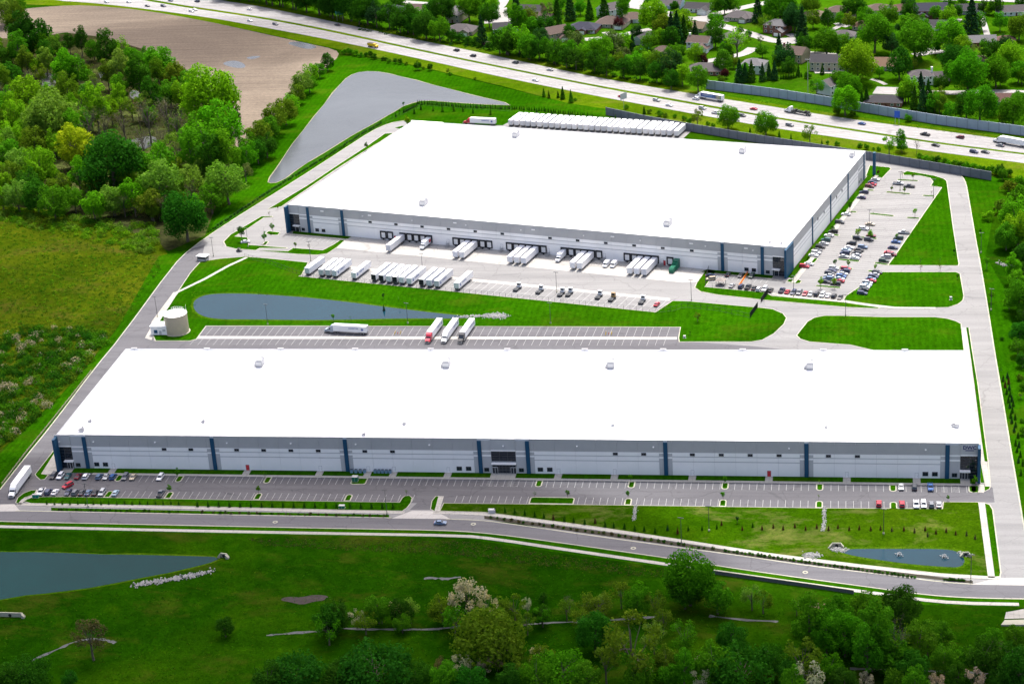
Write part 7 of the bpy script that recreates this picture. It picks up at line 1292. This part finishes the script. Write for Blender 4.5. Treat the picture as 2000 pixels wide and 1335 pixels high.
stones('riprap', [(264, 1142), (310, 1135), (360, 1127), (412, 1116)], 420, .9, .2, .5, 'line of pale stones south of the left pond', 3); stones('riprap', [(1242, 986), (1240, 1000), (1238, 1016)], 120, .35, .15, .35, 'pale stone channel on the front verge', 4)
stones('riprap', [(1609, 990), (1610, 1005), (1609, 1024), (1607, 1037)], 190, .35, .15, .4, 'longer stone channel on the front verge', 5); stones('riprap', [(1572, 1084), (1598, 1085)], 160, 1., .2, .5, 'heap of pale stones beside the footpath', 6); stones('riprap', [(1626, 1072), (1650, 1074)], 150, .9, .2, .5, 'pale stones at the small pond inlet', 7); stones('riprap', [(1950, 515), (1985, 520)], 90, 1., .3, .6, 'pale stones by the right edge trees', 8)
stones('riprap', [(1876, 1080), (1888, 1086)], 50, .6, .2, .45, 'pale stones at the small pond outlet', 9)
# creek in the meadow
M['creek'] = water('creek_water', (.07, .075, .075), .3, .5)
for i, l in enumerate(([(655, 1226), (720, 1228), (780, 1229), (850, 1228), (905, 1222)], [(1015, 1220), (1060, 1216), (1120, 1214), (1200, 1210), (1280, 1204)], [(1385, 1202), (1450, 1210), (1520, 1213)], [(60, 1290), (110, 1268), (150, 1250), (200, 1246), (225, 1255)], [(520, 1240), (570, 1236), (625, 1232)], [(828, 1129), (856, 1128), (870, 1130), (900, 1126)], [(1660, 1305), (1800, 1308), (2000, 1318)])):
    ln = chaikin(W2(l), 2); rs = random.Random(i); w = [rs.uniform(.25, .95) for _ in ln]; Lf, Rt = [], []
    for j, p in enumerate(ln): d = (ln[min(j+1, len(ln)-1)]-ln[max(j-1, 0)]).normalized(); nn = Vector((-d.y, d.x, 0)); Lf.append(p+nn*w[j]*rs.uniform(.5, 1.3)); Rt.append(p-nn*w[j]*rs.uniform(.5, 1.3))
    sheet('creek_water', Lf+Rt[::-1], .06, M['creek'])
for l in ([(78, 148), (95, 140), (112, 152), (106, 170), (90, 178), (80, 170)], [(190, 140), (205, 135), (200, 160)], [(150, 230), (160, 250), (152, 260), (142, 235)], [(255, 175), (275, 180), (270, 196), (252, 190)], [(230, 280), (300, 262), (310, 280), (260, 300)]): sheet('swamp_pool', chaikin(W2(l), 2, True), .06, M['creek'])
# ================================================================== street furniture and small things
b = MB(); b.tube((0, 0, .7), (0, 0, 10.3), .13, .08, 8); POST = b.mesh('post', M['grey_d'])
b = MB(); b.tube((0, 0, 0), (0, 0, .75), .33, .33, 10); PBASE = b.mesh('concrete_base', M['kerb'])
b = MB(); b.box(.1, 1.1, -.18, .18, 10.15, 10.3); b.box(.0, .3, -.05, .05, 10.1, 10.2); LHEAD = b.mesh('lamp_head', M['grey_d'])
lp = [(172, 990), (756, 1004), (1385, 1037), (1725.7, 1043), (1896, 1134), (1331, 1060), (1087.6, 571), (826, 534), (607, 509), (796.6, 632), (523, 634), (307.7, 619), (417, 500.7), (1075.6, 632), (1350.4, 587), (1550, 579), (1651.6, 617), (1758, 372), (1823, 386.7), (1697.7, 447.6), (485, 482), (1916, 494), (1935.6, 605.7)]
lw = ['in the verge below the left front cars', 'in the verge left of the front drive', 'on the front lawn left of the pond', 'on the front lawn above the small pond', 'at the bottom right street corner', 'beside the footpath under the front lawn', 'between yard tractors', 'behind the yard trailer row', 'at the left end of the yard trailers', 'in the lawn strip above the grey lorry', 'beside the middle pond by the tank', 'beside the access road above the tank', 'at the access road bend', 'in the lawn strip right of the three lorries', 'beside the gate road', 'in the middle of the long car row', 'at the edge of the lower east lawn', 'by the two pickups in the east lot', 'at the pointed lawn corner', 'by the long empty island', 'in the small west lot', 'on the verge right of the east road', 'on the verge below the young trees']
for (u, v), w in zip(lp, lw):
    r = empty('lamp_post', G(u, v), R_.choice([0, FT])); obj('post', POST, r); obj('concrete_base', PBASE, r); obj('lamp_head', LHEAD, r); o = obj('lamp_head', LHEAD, r); o.rotation_euler = (0, 0, math.pi); tag(r, uniq('dark lamp post '+w), 'lamp post', 'lamp posts around the site')
r = empty('utility_pole', G(1578, 183)); b = MB(); b.tube((0, 0, 0), (0, 0, 22), .22, .13, 8); obj('post', b.mesh('post', M['steel']), r); b = MB(); b.box(-1.6, 1.6, -.1, .1, 21, 21.2); b.box(-1.4, -1., -.15, .15, 21.2, 21.6); b.box(1., 1.4, -.15, .15, 21.2, 21.6); obj('cross_arm', b.mesh('cross_arm', M['steel']), r); tag(r, uniq('tall pale utility pole behind the pale barrier'), 'pole')
def fence(line, h, gap, mat, label, name='chain_link_fence', wires=5, solid=False):
    d = [0]
    for i in range(1, len(line)): d.append(d[-1]+(line[i]-line[i-1]).length)
    n = max(1, round(d[-1]/gap)); s = [Vector((np.interp(k*d[-1]/n, d, [p.x for p in line]), np.interp(k*d[-1]/n, d, [p.y for p in line]), .14)) for k in range(n+1)]; r = empty(name, s[0]); tag(r, uniq(label), 'fence')
    b = MB(); b.tube((0, 0, 0), (0, 0, h+.1), .055, .055, 5); pm = b.mesh('post', mat)
    for k in range(n+1): obj('post', pm, r, s[k]-s[0])
    for k in range(n):
        a, c = s[k]-s[0], s[k+1]-s[0]; L = (c-a).length; b = MB(); b.tube((0, 0, h), (L, 0, h), .035, n=4, cap=False); b.tube((0, 0, .1), (L, 0, .1), .02, n=3, cap=False)
        for q in range(wires): x = L*q/wires; x2 = L*(q+1)/wires; b.tube((x, 0, .1), (x2, 0, h), .012, n=3, cap=False); b.tube((x2, 0, .1), (x, 0, h), .012, n=3, cap=False)
        if solid:
            for q in range(18): b.tube((L*q/18, 0, .1), (L*q/18, 0, h), .045, n=3, cap=False)
        obj('fence_panel', b.mesh('fence_panel', mat), r, a, math.atan2(c.y-a.y, c.x-a.x))
M['fence'] = plain('black_fence', (.02, .022, .022), .5)
fence(W2([(478, 503), (530, 517), (590, 539)])+[far(38, -57.4), far(222.5, -57.2)], 2.1, 3.1, M['fence'], 'black chain link fence along the back of the yard stalls')
fence([far(223, -57)]+W2([(1318, 607), (1335, 600), (1400, 607), (1465, 621)]), 2.1, 3.1, M['fence'], 'black chain link fence crossing the lawn right of the stalls')
fence(W2([(1465, 621), (1480, 600)]), 2.6, 3., M['fence'], 'black mesh gate leaf left of the gate road', 'yard_gate', 8, True); fence(W2([(1486, 592), (1501, 572)]), 2.6, 3., M['fence'], 'black mesh gate leaf right of the gate road', 'yard_gate', 8, True)
fence(W2([(1501, 571), (1440, 564), (1377, 560)])+W2([(1383, 530), (1391, 515)]), 2.1, 3.1, M['fence'], 'black chain link fence round the lot by the yard gate')
fence(W2([(420, 448), (545, 366), (660, 294), (727, 254), (790, 222), (830, 206), (900, 212), (1000, 218)]), 1.9, 4., M['fence'], 'black chain link fence along the far pond and west drive')
# timber guard rail beside the access road
ln = W2([(178, 726), (101, 823), (48, 888), (4, 946)]); d = [0]
for i in range(1, 4): d.append(d[-1]+(ln[i]-ln[i-1]).length)
n = 26; s = [Vector((np.interp(k*d[-1]/n, d, [p.x for p in ln]), np.interp(k*d[-1]/n, d, [p.y for p in ln]), 0)) for k in range(n+1)]; r = empty('guard_rail', s[0]); tag(r, uniq('timber guard rail along the west access road'), 'guard rail'); M['timber'] = plain('weathered_timber', (.3, .26, .18), .9, vary=.2)
for k in range(n+1): b = MB(); b.box(-.12, .12, -.12, .12, 0, 1.0); obj('post', b.mesh('post', M['timber']), r, s[k]-s[0])
for k in range(n):
    a, c = s[k]-s[0], s[k+1]-s[0]
    for z in (.45, .82): b = MB(); b.box(.02, (c-a).length-.02, .13, .22, z, z+.22); obj('rail', b.mesh('rail', M['timber']), r, a, math.atan2(c.y-a.y, c.x-a.x))
# guard kiosk, gazebo
r = empty('gate_kiosk', G(397, 508), FT); tag(r, uniq('small grey gate kiosk with flat roof at the road bend'), 'kiosk'); box_part('wall', r, -2.4, 2.4, -1.6, 1.6, .1, 1.1, M['grey_m']); box_part('window_band', r, -2.35, 2.35, -1.55, 1.55, 1.1, 2.3, M['glass']); box_part('roof', r, -3, 3, -2.1, 2.1, 2.4, 2.7, M['grey_l'])
for x in (-2.3, 2.3):
    for y in (-1.5, 1.5): b = MB(); b.box(x-.1, x+.1, y-.1, y+.1, 0, 2.4); obj('post', b.mesh('post', M['grey_d']), r)
r = empty('gazebo', G(1408, 556), FT); tag(r, uniq('open dark framed gazebo in the fenced lot'), 'gazebo')
for x in (-1.8, 1.8):
    for y in (-1.8, 1.8): b = MB(); b.box(x-.09, x+.09, y-.09, y+.09, 0, 2.5); obj('post', b.mesh('post', M['grey_d']), r)
b = MB(); A = [(-2.2, -2.2, 2.5), (2.2, -2.2, 2.5), (2.2, 2.2, 2.5), (-2.2, 2.2, 2.5), (0, 0, 3.7)]; [b.face([A[i], A[(i+1) % 4], A[4]]) for i in range(4)]; obj('roof', b.mesh('roof', plain('canvas_roof', (.25, .22, .2), .9)), r); b = MB(); b.box(-1., 1., -.4, .4, .7, .78); b.box(-.1, .1, -.3, .3, 0, .7); b.box(-1., 1., -.9, -.6, .4, .46); b.box(-1., 1., .6, .9, .4, .46); obj('picnic_table', b.mesh('picnic_table', M['grey_d']), r)
M['orange'] = plain('orange_plastic', (.8, .22, .02), .5)
a, c = G(1443, 560), G(1461, 532); n = 9; dd = (c-a)/n
for k in range(n):
    p = a+dd*(k+.5); b = MB(); L = dd.length*.46; b.box(-L, L, -.25, .25, 0, .3); b.profile([(-L, .3), (-L, .95), (L, .95), (L, .3)], -.12, .12); o = obj('traffic_barrier', b.mesh('traffic_barrier', M['orange']), None, (p.x, p.y, .1), math.atan2(dd.y, dd.x)); tag(o, uniq('orange plastic barrier, %s from the front in the gate lot line' % ordinal(k)), 'barrier', 'orange barriers in the gate lot')
# hydrants with yellow bollards
for (u, v), w in (((777, 652), 'left'), ((1189, 653), 'right')):
    p = G(u, v)
    for i, (x, y) in enumerate(((-1.3, -.9), (1.3, -.9), (-1.3, .9), (1.3, .9))): b = MB(); b.tube((0, 0, 0), (0, 0, 1.15), .13, .13, 8); b.tube((0, 0, 1.15), (0, 0, 1.25), .13, .04, 8); o = obj('bollard', b.mesh('bollard', M['paint_y']), None, (p.x+x, p.y+y, .1)); tag(o, uniq('yellow bollard, %s of four round the %s trailer lot hydrant' % (ordinal(i), w)), 'bollard', 'yellow hydrant bollards')
    b = MB(); b.tube((0, 0, 0), (0, 0, .7), .14, .14, 8); b.tube((0, 0, .7), (0, 0, .85), .17, .05, 8); b.tube((-.28, 0, .5), (.28, 0, .5), .07, .07, 6); o = obj('fire_hydrant', b.mesh('fire_hydrant', M['red']), None, (p.x, p.y, .1)); tag(o, uniq('red hydrant between yellow bollards, %s end of the trailer lot' % w), 'hydrant')
# signs by the highway
def sign(u, v, w, h, z, mat, label, name='road_sign', posts=2, rz=-.25, back=None):
    r = empty(name, G(u, v), rz); tag(r, uniq(label), 'sign')
    for k in range(posts): x = 0 if posts == 1 else -w*.35+k*w*.7; b = MB(); b.tube((x, .12, 0), (x, .12, z+h*.7), .12, n=6); obj('post', b.mesh('post', M['steel']), r)
    b = MB(); b.box(-w/2, w/2, -.06, .06, z, z+h); obj('sign_board', b.mesh('sign_board', mat), r); return r
M['signb'] = plain('sign_blue', (.015, .08, .4), .5); M['signg'] = plain('sign_green', (.01, .2, .16), .5)
sign(1752, 243, 3.2, 4., 4., M['signb'], 'tall blue highway sign on posts before the pale barrier'); sign(664, 42, 6.5, 5., 5., M['signg'], 'teal highway sign above the far lanes at top centre'); sign(1219, 214, 5.5, 3.8, 6.5, M['grey_l'], 'grey backed billboard on one pole at the dark wall end', 'billboard', 1, .9)
# boxes and cabinets
for u, v, sx, sy, sz, mt, lb in ((961, 1001, 2.6, 1.3, 1.5, 'grey_l', 'pale utility cabinet beside the street footpath'), (668, 992, 2.2, 1.2, 1.3, 'green', 'green transformer box on the verge left of the drive'), (694, 939, 2.2, 1.8, 2.1, 'green', 'dark green transformer in the wide front island'), (70, 972, 2.4, .7, 1.6, 'signg', 'low teal monument sign at the west entrance'), (1337, 660, 1., .8, 1.2, 'grey_l', 'small pale cabinet at the lawn corner by the trailer lot'), (1857, 586, 1., .8, 1.6, 'grey_l', 'pale cabinet on the east lawn corner')):
    r = empty('utility_cabinet' if 'sign' not in lb else 'monument_sign', G(u, v)); tag(r, uniq(lb), 'cabinet' if 'sign' not in lb else 'sign'); b = MB(); b.box(-sx/2, sx/2, -sy/2, sy/2, .2, sz); obj('cabinet_body', b.mesh('cabinet_body', M[mt]), r); b = MB(); b.box(-sx/2-.15, sx/2+.15, -sy/2-.15, sy/2+.15, 0, .2); obj('concrete_pad', b.mesh('concrete_pad', M['kerb']), r); b = MB(); b.box(-.03, .03, -sy/2-.03, -sy/2, .3, sz-.1); b.box(-sx/2-.04, sx/2+.04, -sy/2-.04, sy/2+.04, sz, sz+.06); obj('lid_trim', b.mesh('lid_trim', M['grey_m']), r)
# condensers along the near wall
for i in range(9):
    x = facN(688+i*8.4 if i < 4 else 734+(i-4)*7.2, 918)[0]-NX; b = MB(); b.box(x-.55, x+.55, -1.5, -.5, .16, 1.5); b.box(x-.45, x+.45, -1.4, -.6, 1.5, 1.6, 1); obj('condenser', b.mesh('condenser', [M['condenser'] if 'condenser' in M else M.setdefault('condenser', plain('blue_grey_steel', (.16, .27, .36), .5)), M['grey_d']]), nw)
# culverts, manholes, slab
for u, v, w, lb in ((20, 1204, 9., 'concrete culvert headwall below the left pond'), (437, 1088, 2.4, 'concrete culvert at the left pond tip'), (1634, 1068, 3., 'concrete culvert at the small front pond'), (1886, 1086, 2., 'small outlet at the small front pond east end')):
    r = empty('culvert', G(u, v), R_.uniform(-.2, .2)); tag(r, uniq(lb), 'culvert'); b = MB(); b.box(-w/2, w/2, 0, .35, 0, 1.7); b.profile([(-w/2-1., 0), (-w/2-1., .5), (-w/2, 1.7), (-w/2, 0)], -.9, .35); b.profile([(w/2, 0), (w/2, 1.7), (w/2+1., .5), (w/2+1., 0)], -.9, .35); obj('headwall', recalc(b.mesh('headwall', M['kerb'])), r); b = MB(); b.tube((0, -.05, .65), (0, .1, .65), .6, n=14); obj('pipe_mouth', b.mesh('pipe_mouth', M['dark']), r)
for i, (u, v) in enumerate(((537.6, 1019), (924.6, 1023), (1237, 1070), (1572.7, 1117))): b = MB(); b.tube((0, 0, .078), (0, 0, .09), 1., n=18, m=0); b.tube((0, 0, .085), (0, 0, .1), .45, n=14, m=1); o = obj('manhole_cover', b.mesh('manhole_cover', [M['kerb'], M['grey_d']]), None, G(u, v)); tag(o, uniq('pale ringed manhole cover, %s from the left in the street' % ordinal(i)), 'manhole', 'manhole covers in the street')
sheet('gravel_patch', W2([(1965, 1195), (2020, 1185), (2020, 1206), (1962, 1208)]), .08, M['walk']); raised('concrete_slab', W2([(1955, 1222), (1962, 1213), (2020, 1211), (2020, 1222)]), 0, .6, M['kerb'])
for (u, v), w in (((1756, 1084), 'left'), ((1844, 1088), 'right')):
    r = empty('pond_fountain', G(u, v, .2)); tag(r, uniq('small white fountain spray, %s one in the front pond' % w), 'fountain'); b = MB(); rs = random.Random(4)
    for _ in range(60): t, q, z = rs.uniform(0, 6.28), rs.uniform(0, 1.6)**1.1, 0; z = .1+1.2*(1-q/1.7)*rs.random(); s_ = rs.uniform(.04, .12); b.box(q*math.cos(t)-s_, q*math.cos(t)+s_, q*math.sin(t)-s_, q*math.sin(t)+s_, z, z+2*s_)
    obj('spray', b.mesh('spray', M['paint']), r)['kind'] = 'stuff'; b = MB(); b.tube((0, 0, -.1), (0, 0, .2), .4, n=10); obj('float', b.mesh('float', M['dark']), r)
# utility cart at the bend
r = empty('utility_cart', G(*c1(K6, 338, 606)), FT+.2); tag(r, uniq('small dark utility cart on the road near the west lot'), 'cart'); b = MB(); b.profile([(-1.5, .3), (-1.5, .9), (.6, .9), (.9, .8), (1.4, .7), (1.4, .3)], -.7, .7); obj('body', recalc(b.mesh('body', M['grey_d'])), r); b = MB(); b.box(-.9, .7, -.7, .7, 1.8, 1.87); [b.tube((x, y, .9), (x, y, 1.8), .04) for x in (-.8, .6) for y in (-.65, .65)]; b.box(-.8, -.3, -.6, .6, .9, 1.4); obj('roof_frame', b.mesh('roof_frame', M['dark']), r)
for x in (-1., 1.): [obj('wheel', WHEEL, r, (x, s_*.68, 0)) for s_ in (-1, 1)]
# ================================================================== fair-weather clouds passing over (high above the camera), they shade parts of the ground
def cloud(gx, gy, rx, ry, dens, h=950., rz_=0., thick=70.):
    m = bpy.data.materials.get('cloud_vapour_%g' % dens)
    if not m:
        m = bpy.data.materials.new('cloud_vapour_%g' % dens); m.use_nodes = True; t = m.node_tree; t.nodes.remove(t.nodes['Principled BSDF'])
        v = t.nodes.new('ShaderNodeVolumePrincipled'); v.inputs['Density'].default_value = dens; v.inputs['Color'].default_value = (.95, .95, .95, 1)
        t.links.new(v.outputs[0], t.nodes['Material Output'].inputs['Volume'])
    bm = bmesh.new(); bmesh.ops.create_icosphere(bm, subdivisions=3, radius=1); rnd = random.Random(int(gx+gy))
    for v in bm.verts: v.co *= 1+.07*math.sin(3*v.co.x+gx)+.07*math.sin(4*v.co.y+gy)
    me = bpy.data.meshes.new('cloud'); bm.to_mesh(me); bm.free(); me.materials.append(m)
    k = h/math.tan(SUN_EL); o = obj('cloud', me, None, (gx+SUN_DIR.x*k, gy+SUN_DIR.y*k, h), rz_, (rx, ry, thick)); o['kind'] = 'stuff'
    tag(o, 'pale fair weather cloud high above the ground', 'cloud', 'clouds overhead'); del o['category']
    return o
cloud(-230, 570, 230, 116, .05); cloud(60, 480, 290, 112, .05)
cloud(-470, 1342, 170, 62, .016); cloud(-500, 1325, 110, 36, .016)
cloud(-470, 690, 150, 200, .007)
# ------------------------------------------------------------------ done
